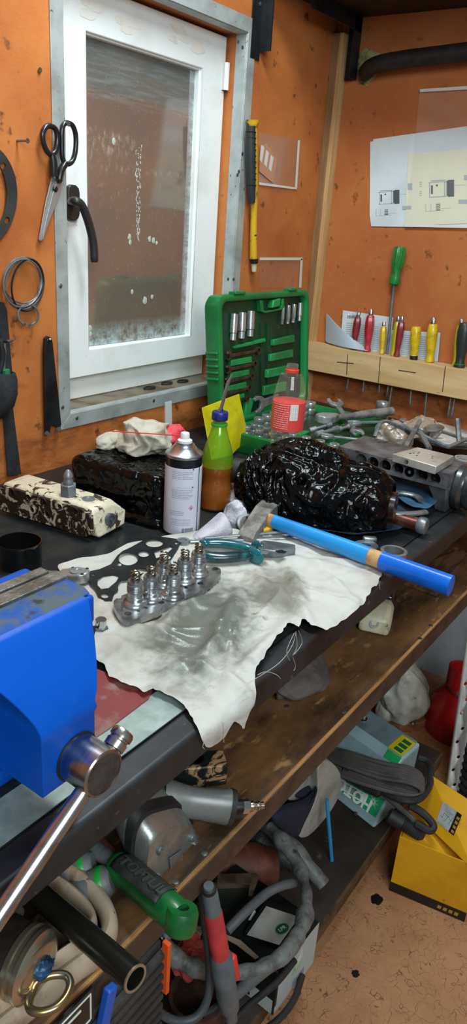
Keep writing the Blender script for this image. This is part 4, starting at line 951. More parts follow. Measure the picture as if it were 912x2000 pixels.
# yellow packet leaning behind the bottle
m = MB(); ya = [(393, 796), (432, 781), (467, 768), (475, 805), (487, 858), (470, 872), (452, 890), (412, 900)]
P = [PY(u, v, .985 + (hz(u, v, 1.28, 1.0) * .12)) for u, v in ya]; P[-2].z = max(P[-2].z, .002); P[-1].z = max(P[-1].z, .002)
cen = sum(P, Vector()) / len(P); fr0 = cen + Vector((0, -.010, 0)); bk0 = cen + Vector((0, .008, 0))
vs = P + [fr0, bk0]; k = len(P); m.add(vs, [(i, (i + 1) % k, k) for i in range(k)] + [((i + 1) % k, i, k + 1) for i in range(k)])
tag(m.build('yellow_packet', pm('yellow foil packet', '#d8d414', .35, col2='#c4b80c', scale=12, bump=.3, bscale=22), bevel=.002, angle=20), 'bright yellow packet standing behind the green oil bottle', 'packet')

# ---------------------------------------------------------------- pump parts on the cloth
def zp(x, y, z): return PZ(x * .5044, 820 + y * .5044, z)
M_GASK = pm('oily black gasket', '#14181a', .35, col2='#22282a', scale=20, spec=.35)
go = [(338, 602), (350, 588), (385, 580), (430, 560), (455, 528), (475, 512), (510, 495), (545, 475), (570, 460), (605, 453), (650, 460), (688, 466), (698, 480), (690, 500), (672, 530), (655, 552), (625, 565), (600, 575), (560, 592), (540, 612), (505, 618), (470, 622), (456, 640), (458, 662), (442, 676), (434, 700), (408, 703), (380, 688), (368, 658), (352, 640), (340, 620)]
ghs = [circ(497, 541, 38, 18, 24), circ(598, 481, 34, 16, 16), circ(557, 523, 22, 14, 12), [(378, 620), (400, 606), (440, 598), (462, 606), (450, 628), (420, 655), (392, 660), (378, 645)], circ(406, 684, 16, 12, 10), [(505, 588), (540, 576), (575, 580), (560, 594), (530, 606)], circ(362, 602, 8, 10, 5), circ(462, 562, 9, 10, 6), circ(684, 480, 8, 10, 6), circ(650, 535, 12, 10, 7), [(595, 515), (660, 492), (672, 498), (640, 525), (605, 540)], circ(438, 574, 6, 8, 4)]
g2 = [tuple(zp(x, y, .012).to_2d()) for x, y in go]; gh2 = [[tuple(zp(x, y, .012).to_2d()) for x, y in h] for h in ghs]
co, tr = sheet(g2, gh2); m = MB().add([(x, y, .0125 + .002 * noise.noise(Vector((x * 14, y * 14, 0)))) for x, y in co], tr)
tag(m.build('cover_gasket', M_GASK, solid=.0012, flat=True), 'oily black cut out gasket lying on the white cloth behind the plungers', 'gasket')
M_POL = pm('oily polished steel', '#b4b8ba', .27, .85, col2='#787c7e', scale=22, lo=.42, hi=.6)
ZP = .012; ZPT = .022
po = [(437, 705), (446, 732), (468, 764), (482, 776), (505, 777), (545, 765), (585, 748), (620, 737), (632, 722), (665, 715), (700, 700), (740, 682), (780, 662), (800, 640), (830, 622), (852, 600), (857, 584), (848, 571), (825, 567), (795, 572), (760, 578), (720, 588), (690, 606), (655, 615), (620, 634), (575, 648), (540, 660), (490, 672), (450, 690)]
pv = [zp(x, y, ZPT) for x, y in po]; pv = smooth_poly([p for p in pv], 1)
pst = thing('pump_head', 'oily metal pump plate carrying six spring topped plungers on the cloth', 'engine part', zp(620, 680, ZP))
holes = [circ(459, 685, 12, 12, 7), circ(495, 750, 14, 12, 8), circ(624, 706, 13, 12, 7), circ(832, 577, 12, 12, 6), circ(775, 633, 11, 12, 6), circ(565, 728, 7, 10, 4), circ(720, 650, 8, 10, 4), circ(535, 740, 8, 10, 4)]
co, tr = sheet([tuple(p.to_2d()) for p in pv], [[tuple(zp(x, y, ZPT).to_2d()) for x, y in h] for h in holes])
m = MB().add([(x, y, ZPT) for x, y in co], tr); pl = m.build('plate', M_POL, pst, solid=-(ZPT - ZP), flat=True)
rr_ = MB(); rr_.prism([Vector((p.x, p.y, ZP - .004)) for p in pv], (0, 0, .0045)); rr_.build('plate_underside', castmat('flaking red brown paint', '#4a2c22', '#c8a898', .56, .6), pst, bevel=.001)
def plunger(base, hb=.040, first=[None]):
    if first[0] is None:
        T = thing('x', None, None, (0, 0, 0)); q = MB()
        q.lathe([(.0175, 0), (.0180, .002), (.0165, .005), (.0125, .007), (.0125, .012), (.0112, .013), (.0112, .020)] + [(.0112 + (.0006 if k % 2 else 0), .021 + .0014 * k) for k in range(10)] + [(.0112, .036), (.0105, .038), (.0070, .038), (.0066, .036), (0, .036)], (0, 0, 0), n=28)
        a = q.build('plunger', M_POL, T); s_ = MB()
        s_.tube([(math.cos(t) * .0058, math.sin(t) * .0058, .033 + t * .0155 / (2 * PI * 3.2)) for t in [i * 2 * PI * 4.2 / 60 for i in range(61)]], .0014, 7)
        b_ = s_.build('spring', pm('spring steel', '#8f8a7c', .25, 1.0), T)
        COL.objects.unlink(a); COL.objects.unlink(b_); bpy.data.objects.remove(T); first[0] = (a, b_)
    a, b_ = first[0]; a2 = a.copy(); b2 = b_.copy(); COL.objects.link(a2); COL.objects.link(b2)
    M_ = WM[pst].inverted() @ Matrix.Translation(base) @ Matrix.Rotation(base.x * 50, 4, 'Z'); a2.parent = pst; a2.matrix_basis = M_; b2.parent = a2; b2.matrix_basis = Matrix.Identity(4)
for x, y in ((522, 712), (583, 692), (632, 637), (668, 682), (712, 624), (765, 595)): plunger(zp(x, y, ZPT))
for o_ in plunger.__defaults__[1][0]: bpy.data.objects.remove(o_)
pn = MB()
for x, y, h in ((473, 735, .014), (793, 580, .016)): pn = MB(); b = zp(x, y, ZPT); pn.cyl(b, b + Vector((0, 0, h)), .0016, n=8); pn.build('pin', M_DULLST, pst)
# plug bolt on the cloth
b = zp(391, 812, .008); pb = thing('plug_bolt', 'small steel plug bolt standing on the cloth beside the vise', 'bolt', b)
MB().lathe([(.0100, 0), (.0105, .002), (.0100, .005), (.0075, .006)], b, n=6).build('collar', M_DULLST, pb); MB().lathe([(.0078, .004), (.0078, .016), (.007, .017), (0, .017)], b, n=20).build('stud', M_CHROME, pb)
# D clip beside the vise
dd_ = spline([PZ(u, v, .012) for u, v in ((172, 1222), (182, 1226), (183, 1232), (172, 1272), (168, 1280))], 5)
tag(MB().tube(dd_, .0024, 8).build('wire_clip', M_BLKSTEEL), 'bent dark wire clip sticking out behind the vise jaw', 'clip')
# ratchet head at the cloth corner
rt = thing('ratchet', 'steel ratchet head lying between the vise jaw and the gasket', 'ratchet', zp(300, 605, .008))
c_ = zp(300, 603, .02); h_ = zp(222, 600, .016); d_ = (c_ - h_).normalized(); n_ = Vector((-d_.y, d_.x, 0))
R_ = []
ol = [c_ + d_ * a + n_ * b for a, b in ((-.029, -.006), (-.016, -.012), (-.003, -.0155), (.009, -.014), (.017, -.008), (.020, 0), (.017, .008), (.009, .014), (-.003, .0155), (-.016, .012), (-.029, .006))]
m = MB(); m.prism([p - Vector((0, 0, .010)) for p in ol], (0, 0, .018)); m.build('head', pm('worn chrome', '#b0b2b0', .32, .7, col2='#84868a', scale=30), rt, bevel=.003, seg=3)
MB().lathe([(.0115, 0), (.0115, .0015), (.006, .0015), (.0055, .0005), (0, .0005)], c_ + Vector((0, 0, .0078)), n=24).build('cover', M_STEEL, rt)
m = MB(); m.tube([c_ - d_ * .026, c_ - d_ * .034, c_ - d_ * .050, c_ - d_ * .066], [.0056, .0062, .0066, .0062], 12); m.build('shank', M_DULLST, rt)
for a, b in ((.012, .010), (.012, -.010), (-.012, .011)): MB().lathe([(.0026, 0), (.0026, .0006), (0, .0006)], c_ + d_ * a + n_ * b + Vector((0, 0, .0078)), n=10).build('screw', M_BLKSTEEL, rt)

# teal pliers
def zq(x, y, z): return PZ(300 + x * .329, 1000 + y * .329, z)
M_TEAL = pm('oily teal grip', '#0c6a72', .22, col2='#0a4a55', scale=24, lo=.4, hi=.6, coat=.5)
pli = thing('pliers', 'combination pliers with oily teal handles lying on the white cloth', 'pliers', zq(500, 250, .01))
pv_ = zq(655, 235, .020)
MB().tube(spline([zq(x, y, .020) for x, y in ((288, 193), (320, 183), (400, 184), (490, 196), (560, 214), (610, 228))], 6), [.0055, .0075] + [.009] * 17 + [.0088] * 6 + [.008] * 6, 14, flat=(.85, 1.1)).build('grip', M_TEAL, pli)
lg = MB().tube(spline([zq(x, y, .020) for x, y in ((288, 250), (330, 264), (410, 268), (500, 262), (560, 256), (610, 250))], 6), [.006, .0085] + [.0105] * 17 + [.0095] * 6 + [.0085] * 6, 14, flat=(.85, 1.1)).build('grip', pm('oily black and teal grip', '#0b2a30', .25, col2='#0d6068', scale=15, lo=.5, hi=.62, coat=.5), pli)
for (x, y, k) in ((603, 262, 1.35), (616, 216, 1.1)): MB().ball(zq(x, y, .020), (.0055, .013 * k, .015), 14, 10).build('guard', M_TEAL, pli)
m = MB(); j = [zq(x, y, .013) for x, y in ((612, 222), (650, 208), (690, 212), (760, 222), (836, 234), (838, 262), (770, 272), (700, 272), (655, 268), (615, 262))]; m.prism(j, (0, 0, .014)); jw = m.build('jaws', M_DULLST, pli, bevel=.002)
MB().lathe([(.0085, 0), (.0085, .0012), (.0055, .002), (0, .002)], zq(655, 238, .027), n=18).build('pivot', M_STEEL, jw)
m = MB(); m.prism([zq(x, y, .0268) for x, y in ((722, 230), (760, 226), (790, 236), (780, 246), (740, 244))], (0, 0, .0007)); m.build('jaw_opening', M_BLK, jw)

# hammer with the blue handle
def zh(x, y, z): return PZ(412 + x * .548, 700 + y * .548, z)
hmr = thing('hammer', 'hammer with a bright blue taped handle lying across the cloth', 'hammer', zh(215, 580, .01))
hA = zh(205, 575, .034); hB = zh(853, 810, .030); d = (hB - hA).normalized()
def hseg(name, t0, t1, mat, rad0, rad1, par=hmr):
    a = hA.lerp(hB, t0); b = hA.lerp(hB, t1); return MB().tube([a, a.lerp(b, .5), b], [rad0, (rad0 + rad1) / 2, rad1], 22, flat=(1.12, .88)).build(name, mat, par)
M_HW = pm('bare ash handle', '#c09a6a', .55, col2='#9a7448', scale=30)
hseg('handle', -.06, 1.0, M_HW, .0112, .0150)
hseg('light_blue_tape', .035, .590, pm('light blue tape', '#148fd8', .38, col2='#0f80c8', scale=12, coat=.3), .0122, .0148)
hseg('blue_tape', .655, 1.003, pm('deep blue tape', '#0a66d2', .38, spec=.3, col2='#095cc4', scale=12, coat=.3), .0150, .0162)
hd0 = zh(132, 622, .024); hd1 = zh(246, 512, .034); hx_ = (hd1 - hd0).normalized(); hn = Vector((-hx_.y, hx_.x, 0)); Lh = (hd1 - hd0).length
HM = frame(hd0, hx_, z=(0, 0, 1)); m = MB(HM)
def hs_(x, w, z0, z1): return [(x, -w * 1.15, z0 * 1.1), (x, w * 1.15, z0 * 1.1), (x, w * 1.15, z1 * 1.25), (x, -w * 1.15, z1 * 1.25)]
m.loft([hs_(-.012, .0135, -.010, -.003), hs_(.0, .014, -.016, .004), hs_(Lh * .45, .0155, -.016, .018), hs_(Lh * .62, .0155, -.018, .018), hs_(Lh * .72, .014, -.017, .017), hs_(Lh * .98, .0145, -.018, .0175), hs_(Lh * 1.02, .0125, -.016, .0155)])
m.build('head', pm('worn forged steel', '#8f8e8a', .42, .5, col2='#66645f', scale=30), hmr, bevel=.002, angle=14)

# small things round the hammer head
def ring_tool(c, r, th, hgt, label, tilt, name='socket', cat='socket', mat=M_STEEL):
    t_ = thing(name, label, cat, c); ax = Vector(tilt).normalized(); m = MB()
    m.lathe([(r - th, 0), (r, 0), (r, hgt), (r - th, hgt), (r - th, 0)], Vector(c), ax, 24); m.build('ring', mat, t_); return t_
ring_tool(PZ(478, 1024, .014), .018, .005, .014, 'steel ring spanner end standing left of the hammer head', (-.5, -.6, .5), 'ring_spanner', 'spanner')
ring_tool(PZ(465, 952, .03), .015, .005, .02, 'chrome socket lying at the left end of the black bundle', (-.6, -.7, .3))
sp = thing('spanner', 'slim chrome ring spanner lying behind the teal pliers', 'spanner', PZ(450, 1056, .012))
a = PZ(362, 1058, .0125); b = PZ(565, 1051, .0125); d = (b - a).normalized()
MB().tube([a + d * .008, a.lerp(b, .1), a.lerp(b, .9), b], [.0045, .0035, .0035, .0042], 10, flat=(.7, 1.2)).build('shank', M_STEEL, sp)
MB().lathe([(.0065, -.004), (.0115, -.004), (.0115, .004), (.0065, .004), (.0065, -.004)], a - d * .004, (0, 0, 1), 20).build('ring', M_STEEL, sp)
sp = thing('spanner', 'second slim spanner lying under the hammer head, behind the first', 'spanner', PZ(470, 1045, .012))
a = PZ(400, 1051, .019); b = PZ(562, 1038, .019); MB().tube([a, b], [.003, .0038], 10, flat=(.7, 1.2)).build('shank', M_STEEL, sp)
MB().tube([b, b + (b - a).normalized() * .02], [.0045, .0052], 10, flat=(.6, 1.6)).build('open_jaw', M_STEEL, sp)
m = MB(); m.prism(smooth_poly([PZ(u, v, .010) for u, v in ((498, 1034), (512, 1026), (532, 1030), (536, 1040), (520, 1048), (500, 1044))], 1), (0, 0, .014)); tag(m.build('yellow_grip', M_YEL, bevel=.003), 'small yellow plastic grip peeping out under the hammer head', 'grip')
M_WHT = pm('white terry cloth', '#c4c2cc', .95, col2='#aaa6b0', scale=30, bump=.5, bscale=240)
# folded white cloth in front of the bottle
fw = [(364, 1056), (400, 1030), (430, 1003), (436, 997), (448, 1010), (455, 1028), (462, 1046), (430, 1052), (395, 1058)]
H_ = [.012, .022, .045, .052, .048, .03, .012, .010, .010]
P = [PZ(u, v, z) for (u, v), z in zip(fw, H_)]; pk2 = PZ(446, 1020, .030); m = MB(); n = len(P); m.add(P + [PZ(425, 1035, .03), ] + [p + Vector((.012, .014, -.008)) for p in P], [(i, (i + 1) % n, n) for i in range(n)] + [((i + 1) % n, i, n + 1 + i, n + 1 + (i + 1) % n) for i in range(n)])
tag(m.build('folded_cloth', M_WHT, sub=2, angle=80), 'peaked fold of white cloth in front of the oil bottle', 'cloth')
crumple('terry_rag', PZ(485, 972, .02), (.060, .045, .03), M_WHT, 21, 'white terry rag bunched up left of the black bundle', 'rag', .3)
crumple('white_napkin', PZ(458, 1015, .015), (.02, .03, .05), M_WHT, 25, 'crumpled white napkin behind the peaked cloth fold', 'napkin', .25)
# ---------------------------------------------------------------- green tool case, open
M_CASE = pm('green case plastic', '#0d7a3c', .38, col2='#0a6632', scale=8, bump=.1, bscale=300)
M_CASED = pm('dark green case insert', '#0b3f24', .5, col2='#0a2c1b', scale=12)
M_CASEP = pm('green moulded pad', '#128a48', .4, col2='#0c6e38', scale=14)
KX0, KX1, KY0, KY1, KZ = 1.458, 1.893, .730, 1.050, .050
case = thing('tool_case', 'open green plastic tool case, its lid standing upright against the window wall', 'tool case', ((KX0 + KX1) / 2, (KY0 + KY1) / 2, 0))
def rr2(x0, x1, y0, y1, r, n=5):
    o = []
    for cx, cy, a0 in ((x1 - r, y1 - r, 0), (x0 + r, y1 - r, 90), (x0 + r, y0 + r, 180), (x1 - r, y0 + r, 270)):
        for i in range(n + 1): a = math.radians(a0 + 90 * i / n); o.append((cx + r * math.cos(a), cy + r * math.sin(a)))
    return o
def tray(T, w, h, depth, rim, mat, mat_in, par, names):
    m = MB(T)
    def ring(ins, z): return [(x, y, z) for x, y in rr2(ins, w - ins, ins, h - ins, .028 - ins * .4)]
    m.loft([ring(.006, -depth), ring(0, -depth + .008), ring(0, 0), ring(.003, .002), ring(rim - .002, .002), ring(rim, 0), ring(rim + .003, -.018)]); sh_ = m.build(names[0], mat, par, angle=50)
    m = MB(T); m.prism([(x, y, -.0175) for x, y in rr2(rim, w - rim, rim, h - rim, .02)], (0, 0, .002)); ins_ = m.build(names[1], mat_in, sh_); return sh_, ins_
TB = Matrix.Translation((KX0, KY0, KZ)); W_, HB = KX1 - KX0, KY1 - KY0
base_, bin_ = tray(TB, W_, HB, KZ, .014, M_CASE, M_CASED, case, ('case_base', 'base_insert'))
tl = math.radians(6); U_ = Vector((0, math.sin(tl), math.cos(tl))); N_ = Vector((0, -math.cos(tl), math.sin(tl)))
TLm = Matrix((Vector((1, 0, 0)), U_, N_)).transposed().to_4x4(); TLm.translation = Vector((KX0, KY1 + .004, KZ - .002)); HL = .328
lid, lin = tray(TLm, W_, HL, .045, .016, M_CASE, M_CASED, case, ('case_lid', 'lid_insert'))
def LP(zx, zy, off=0.0):
    """zoom pixel (400,540)+z*.263 on the lid face -> lid coordinates"""
    Pn = TLm @ Vector((0, 0, off)); d = ray(400 + zx * .2632, 540 + zy * .2632); t_ = (Pn - CAM).dot(N_) / d.dot(N_); return TLm.inverted() @ (CAM + d * t_)
def pad(pts, name='pad', th=.012, mat=None, off=-.016):
    m = MB(TLm); q = [LP(x, y, off + th) for x, y in pts]; m.prism([(p.x, p.y, off) for p in q], (0, 0, th)); return m.build(name, mat or M_CASEP, lid, bevel=.002)
for P_ in (((220, 518), (452, 458), (455, 486), (222, 540)), ((197, 622), (350, 592), (352, 640), (197, 668)), ((190, 712), (332, 690), (334, 732), (188, 764)), ((180, 812), (312, 780), (314, 828), (176, 852)), ((240, 886), (296, 866), (298, 900), (240, 912)),
           ((512, 470), (668, 432), (668, 488), (510, 515)), ((492, 578), (658, 540), (655, 600), (488, 632)), ((470, 692), (640, 655), (636, 720), (466, 755)), ((446, 815), (610, 780), (604, 850), (440, 885)), ((440, 945), (510, 930), (505, 1000), (436, 1010)), ((310, 925), (345, 900), (366, 915), (330, 1060), (298, 1065))): pad(P_)
# recess ribs, hand grip, latches, side ridges
m = MB(TLm); q = [LP(x, y, -.004) for x, y in ((405, 175), (412, 262), (440, 274), (560, 250), (585, 228), (580, 160), (566, 170), (566, 222), (550, 236), (446, 258), (430, 250), (424, 178))]; m.prism([(p.x, p.y, -.016) for p in q], (0, 0, .016)); m.build('grip_recess', M_CASE, lid, bevel=.002)
m = MB(TLm); q = [LP(x, y, -.004) for x, y in ((496, 176), (548, 160), (540, 222), (484, 236))]; m.prism([(p.x, p.y, -.016) for p in q], (0, 0, .02)); m.build('carry_handle', M_CASEP, lid, bevel=.003)
for a, b in ((.065, .11), (.32, .36)): MB(TLm).box(((a + b) / 2, HL + .003, -.004), (b - a, .008, .022)).build('latch', M_CASE, lid, bevel=.002)
for k in range(5): MB(TLm).box((-.001, .190 - k * .016, -.022), (.006, .007, .038)).build('side_ridge', M_CASE, lid, bevel=.002)
for k in range(2): MB(TLm).box((.235 if k else .205, .15, -.014), (.004, .20, .006)).build('rib', M_CASED, lid)
M_SOCK = pm('satin chrome', '#ced2d2', .26, .8, col2='#a4a8a7', scale=40, lo=.45, hi=.7)
M_WRN = pm('dull bronze steel', '#6a5a4c', .4, .8, col2='#4a4038', scale=30)
LB = TLm.to_3x3()
def lsock(p0, p1, r, lab):
    a = LP(*p0, -.004); b = LP(*p1, -.004); a = TLm @ Vector((a.x, a.y, -.007)); b = TLm @ Vector((b.x, b.y, -.007)); d = b - a; ln = d.length; d.normalize()
    t_ = thing('deep_socket', lab, 'socket', a, 'deep sockets clipped in the case lid')
    m = MB(); m.lathe([(r * .75, .002), (r, 0), (r, ln * .70), (r * .82, ln * .73), (r * .80, ln * .985), (r * .7, ln), (r * .5, ln), (r * .5, ln - .01), (0, ln - .01)], a, d, 18); m.lathe([(r * .76, .006), (0, .006)], a, d, 18); m.build('socket_body', M_SOCK, t_)
for (p0, p1, r), lb in zip((((226, 278), (214, 476), .0098), ((286, 268), (277, 462), .0106), ((349, 256), (341, 447), .0106)), ('leftmost of the three deep sockets clipped at left in the lid', 'middle of the three deep sockets clipped at left in the lid', 'rightmost of the three deep sockets clipped at left in the lid')): lsock(p0, p1, r, 'chrome ' + lb)
for (p0, p1, r), lb in zip((((588, 222), (578, 355), .0052), ((629, 214), (620, 352), .0062), ((670, 206), (660, 343), .0066), ((714, 196), (707, 330), .0068)), ('first', 'second', 'third', 'last')): lsock(p0, p1, r, '%s of the four slim sockets at the right of the lid, from left' % lb)
def lwrench(c0, c1, rr, lab):
    a = LP(*c0, -.004); b = LP(*c1, -.004); a = Vector((a.x, a.y, -.004)); b = Vector((b.x, b.y, -.004)); t_ = thing('combination_wrench', lab, 'wrench', TLm @ a, 'wrenches clipped in the case lid')
    d = (a - b).normalized(); n_ = Vector((-d.y, d.x, 0)); m = MB(TLm)
    m.prism([b + d * rr * .8 - n_ * .0038 - Vector((0, 0, .003)), a - d * .006 - n_ * .0045 - Vector((0, 0, .003)), a - d * .006 + n_ * .0045 - Vector((0, 0, .003)), b + d * rr * .8 + n_ * .0038 - Vector((0, 0, .003))], (0, 0, .005)); m.build('shank', M_WRN, t_, bevel=.001)
    m = MB(TLm); m.lathe([(rr * .62, -.004), (rr, -.004), (rr, .004), (rr * .62, .004), (rr * .62, -.004)], b, (0, 0, 1), 20); m.build('ring', M_WRN, t_)
    m = MB(TLm); w = rr * 1.1; m.prism([a + d * x + n_ * y - Vector((0, 0, .0035)) for x, y in ((-.008, -.004), (0, -w), (.012, -w), (.014, -w * .5), (.004, -w * .42), (.003, w * .42), (.014, w * .5), (.012, w), (0, w), (-.008, .004))], (0, 0, .007)); m.build('open_jaw', M_WRN, t_, bevel=.001)
for (c0, c1, r), lb in zip((((185, 590), (393, 550), .0105), ((180, 690), (367, 648), .0100), ((172, 780), (345, 741), .0094), ((165, 870), (324, 828), .0088), ((200, 925), (311, 908), .0080)), ('topmost', 'second from top', 'third from top', 'fourth from top', 'lowest')): lwrench(c0, c1, r, '%s of the wrenches clipped along the left of the green lid' % lb)
# large open wrench at the foot of the lid
a = LP(395, 950, .0); b = LP(520, 905, .0); t_ = thing('open_wrench', 'large open ended wrench clipped low in the middle of the green lid', 'wrench', TLm @ a); d = (a - b).normalized(); d.z = 0; n_ = Vector((-d.y, d.x, 0)); m = MB(TLm); a.z = b.z = -.004
m.prism([a + d * x + n_ * y for x, y in ((-.10, -.010), (-.03, -.010), (-.014, -.020), (.004, -.025), (.022, -.020), (.018, -.012), (.002, -.014), (-.010, -.004), (-.006, .010), (.016, .016), (.014, .024), (-.008, .022), (-.022, .012), (-.10, .010))], (0, 0, .009)); m.build('wrench_body', M_STEEL, t_, bevel=.0015)

# sockets standing in the base
sock_proto = {}
def socket(x, y, r, h, lab, grp, z=KZ - .016):
    t_ = None; key = (round(r, 4), round(h, 4)); M_ = Matrix.Translation((x, y, z))
    if key not in sock_proto:
        t_ = thing('socket', lab, 'socket', (x, y, z), grp); m = MB(M_)
        m.lathe([(r * .92, 0), (r, .002), (r, h * .45), (r * .94, h * .5), (r, h * .55), (r, h - .002), (r * .94, h), (r * .66, h), (r * .62, h - .012), (0, h - .012)], (0, 0, 0), n=18)
        m.build('socket_body', M_SOCK, t_); sock_proto[key] = t_
    else: t_ = dup(sock_proto[key], M_, lab, grp)
    return t_
ROWN = ('nearest', 'second', 'third', 'fourth', 'fifth', 'sixth', 'seventh', 'eighth')
for c_, x in enumerate((KX0 + .034, KX0 + .066)):
    for k in range(7): socket(x, KY0 + .034 + k * .039, .0125 - .0004 * k, .030, '%s chrome socket from the front in the %s row at the case left' % (ROWN[k], ('outer', 'inner')[c_]), 'sockets along the left of the case base')
for k in range(8): socket(KX0 + .115 + k * .038, KY1 - .034, .0145 + .0004 * k, .034 + .001 * (k % 3), '%s chrome socket from the left in the back row of the case' % ('leftmost', 'second', 'third', 'fourth', 'fifth', 'sixth', 'seventh', 'last')[k], 'sockets along the back of the case base')
for k in range(6): socket(KX0 + .135 + k * .030, KY1 - .070, .0105, .028, '%s small socket from the left in front of the case back row' % ('leftmost', 'second', 'third', 'fourth', 'fifth', 'last')[k], 'small sockets in the case base')
socket(PZ(745, 803, KZ).x, PZ(745, 803, KZ).y, .019, .045, 'tallest chrome socket, standing at the case back right', 'sockets along the back of the case base')
for k, (x, y) in enumerate(((.10, .05), (.16, .07), (.24, .05), (.13, .15), (.30, .11), (.36, .16))): MB(TB).box((x + .02, y + .02, -.010), (.045, .018, .014)).build('moulded_pad', M_CASEP, base_, bevel=.002)
# loose tools lying on the case
def at(u, v, z): return PZ(u, v, z)
M_TOOL = pm('grey tool steel', '#a4aaac', .32, .5, col2='#7a8083', scale=18)
rt2 = thing('ratchet', 'large chrome ratchet lying across the open case base', 'ratchet', at(640, 822, .07))
a = at(636, 818, .078); b = at(765, 803, .070); d = (b - a).normalized(); n_ = Vector((-d.y, d.x, 0)).normalized(); up_ = Vector((0, 0, 1))
m = MB(); m.prism([a + d * x + n_ * y - up_ * .010 for x, y in ((-.030, 0), (-.024, .016), (-.008, .024), (.010, .023), (.032, .012), (.045, .007), (.045, -.007), (.032, -.012), (.010, -.023), (-.008, -.024), (-.024, -.016))], (0, 0, .022)); m.build('head', M_TOOL, rt2, bevel=.004, seg=3)
m = MB(); m.tube([a + d * .03, a.lerp(b, .4), a.lerp(b, .55), b], [.008, .0085, .0115, .012], 14); m.build('handle', M_TOOL, rt2)
MB().box(a - up_ * .022, (.013, .013, .022)).build('drive_square', M_TOOL, rt2, bevel=.001)
def openwrench(name, A, B, w, lab, gape=.6, th=.007, nrm=(0, 0, 1), both=True):
    t_ = thing(name, lab, 'wrench', A); F = frame(A, B - A, z=nrm); ln = (B - A).length; m = MB(F)
    m.prism([(w * .8, -w * .32, -th * .35), (ln - w * .8, -w * .26, -th * .35), (ln - w * .8, w * .26, -th * .35), (w * .8, w * .32, -th * .35)], (0, 0, th * .7)); m.build('shank', M_TOOL, t_, bevel=.001)
    for (o, s_, k) in ((0, -1, 1.0), (ln, 1, .82)):
        if o and not both: continue
        ww = w * k; q = [(o + s_ * x * ww, y * ww) for x, y in ((-1.0, .3), (-.6, .85), (.1, 1.0), (.85, .85), (1.0, .55), (.15, .42), (-.15, 0), (.15, -.42), (1.1, -.35), (1.0, -.75), (.2, -1.0), (-.55, -.8), (-1.0, -.3))]
        m = MB(F); m.prism([(x, y, -th * .5) for x, y in q], (0, 0, th)); m.build('open_jaw', M_TOOL, t_, bevel=.0012)
    return t_
openwrench('open_wrench', PY(655, 787, .93), PY(696, 843, .80), .024, 'open ended wrench propped up, one jaw raised above the case base', nrm=(-.6, -.7, .5))
openwrench('open_wrench', at(695, 826, .068), at(790, 822, .062), .018, 'open ended wrench lying flat right of the propped wrench')
openwrench('open_wrench', at(640, 852, .062), at(740, 862, .06), .016, 'open ended wrench lying at the front rim of the case')
for k, (p0, p1, r) in enumerate((((615, 838, .06), (642, 830, .07), .0075), ((628, 846, .06), (655, 838, .066), .0085), ((664, 838, .062), (682, 832, .064), .007))):
    t_ = thing('extension_bar', ('short extension bar lying left of the others in the case', 'thick extension bar lying in the middle of the case', 'small knurled bit lying right of the extension bars')[k], 'tool bit', at(*p0)); a = at(*p0); b = at(*p1); d = (b - a).normalized(); ln = (b - a).length
    MB().lathe([(r * .6, -ln * .4), (r, -ln * .38), (r, ln * .1), (r * .55, ln * .15), (r * .55, ln * .8), (r * .9, ln * .85), (r * .9, ln * 1.2), (0, ln * 1.2)], a, d, 14).build('bar', M_TOOL, t_)

# ---- cola bottle
k0 = PZ(551, 927, 0); dv = Vector((k0.x, k0.y, 0)).normalized()
sc_ = 1.0; kb = k0; RK = 0.0375
cola = thing('soda_bottle', 'empty clear soda bottle with a red and white label', 'bottle', kb)
zt_ = hz(574, 710, kb.x, kb.y); zl_t = hz(567, 782, kb.x, kb.y); zl_b = hz(560, 836, kb.x, kb.y); znk = hz(574, 726, kb.x, kb.y)
M_PET = clear('clear bottle plastic', '#fdfefd', .10, .05, '#f4f2ec', .03)
MB().lathe([(.012, .008), (.024, .002), (RK - .003, .005), (RK, .016), (RK - .001, .04), (RK - .003, .055), (RK - .001, zl_b - .004), (RK - .001, zl_t), (RK + .0005, zl_t + .012), (RK - .004, zl_t + .032), (RK - .012, zl_t + .058), (.0150, znk - .012), (.0130, znk), (.0128, znk + .004), (.0125, zt_ - .001), (.0105, zt_)], kb, n=44).build('bottle_body', M_PET, cola)
for z in (znk + .010, znk + .014): MB().lathe([(.0128, z), (.0138, z + .0008), (.0128, z + .0016)], kb, n=30).build('neck_thread', M_PET, cola)
MB().lathe([(.0135, znk - .002), (.0152, znk - .001), (.0155, znk + .005), (.0140, znk + .006), (.0135, znk - .002)], kb, n=36).build('red_ring', pm('red plastic ring', '#e0402f', .4), cola)
M_REDL = pm('red label', '#e04844', .45, col2='#d43c3a', scale=10)
klab = MB().lathe([(RK - .0005, zl_b), (RK + .0002, zl_b + .0004), (RK + .0002, zl_t - .0004), (RK - .0005, zl_t)], kb, n=60).build('label', M_REDL, cola)
ca2 = math.atan2(-kb.y, -kb.x)
def kp(m, a0, a1, z0, z1):
    n = max(2, int(abs(a1 - a0) / .1)); vs = []; r = RK + .0006
    for i in range(n + 1): a = ca2 + a0 + (a1 - a0) * i / n; vs += [(kb.x + r * math.cos(a), kb.y + r * math.sin(a), z0), (kb.x + r * math.cos(a), kb.y + r * math.sin(a), z1)]
    m.add(vs, [(2 * i, 2 * i + 2, 2 * i + 3, 2 * i + 1) for i in range(n)])
hL = zl_t - zl_b; m = MB(); kp(m, .12, .62, zl_b + hL * .42, zl_b + hL * .98); m.build('barcode_panel', pm('label white', '#e4e2de', .5), klab)
m = MB()
for k in range(9): z = zl_b + hL * (.46 + .055 * k); kp(m, .17, .57, z, z + hL * (.026 if k % 3 else .040))
m.build('barcode', M_INK, klab)
m = MB(); rd = random.Random(9)
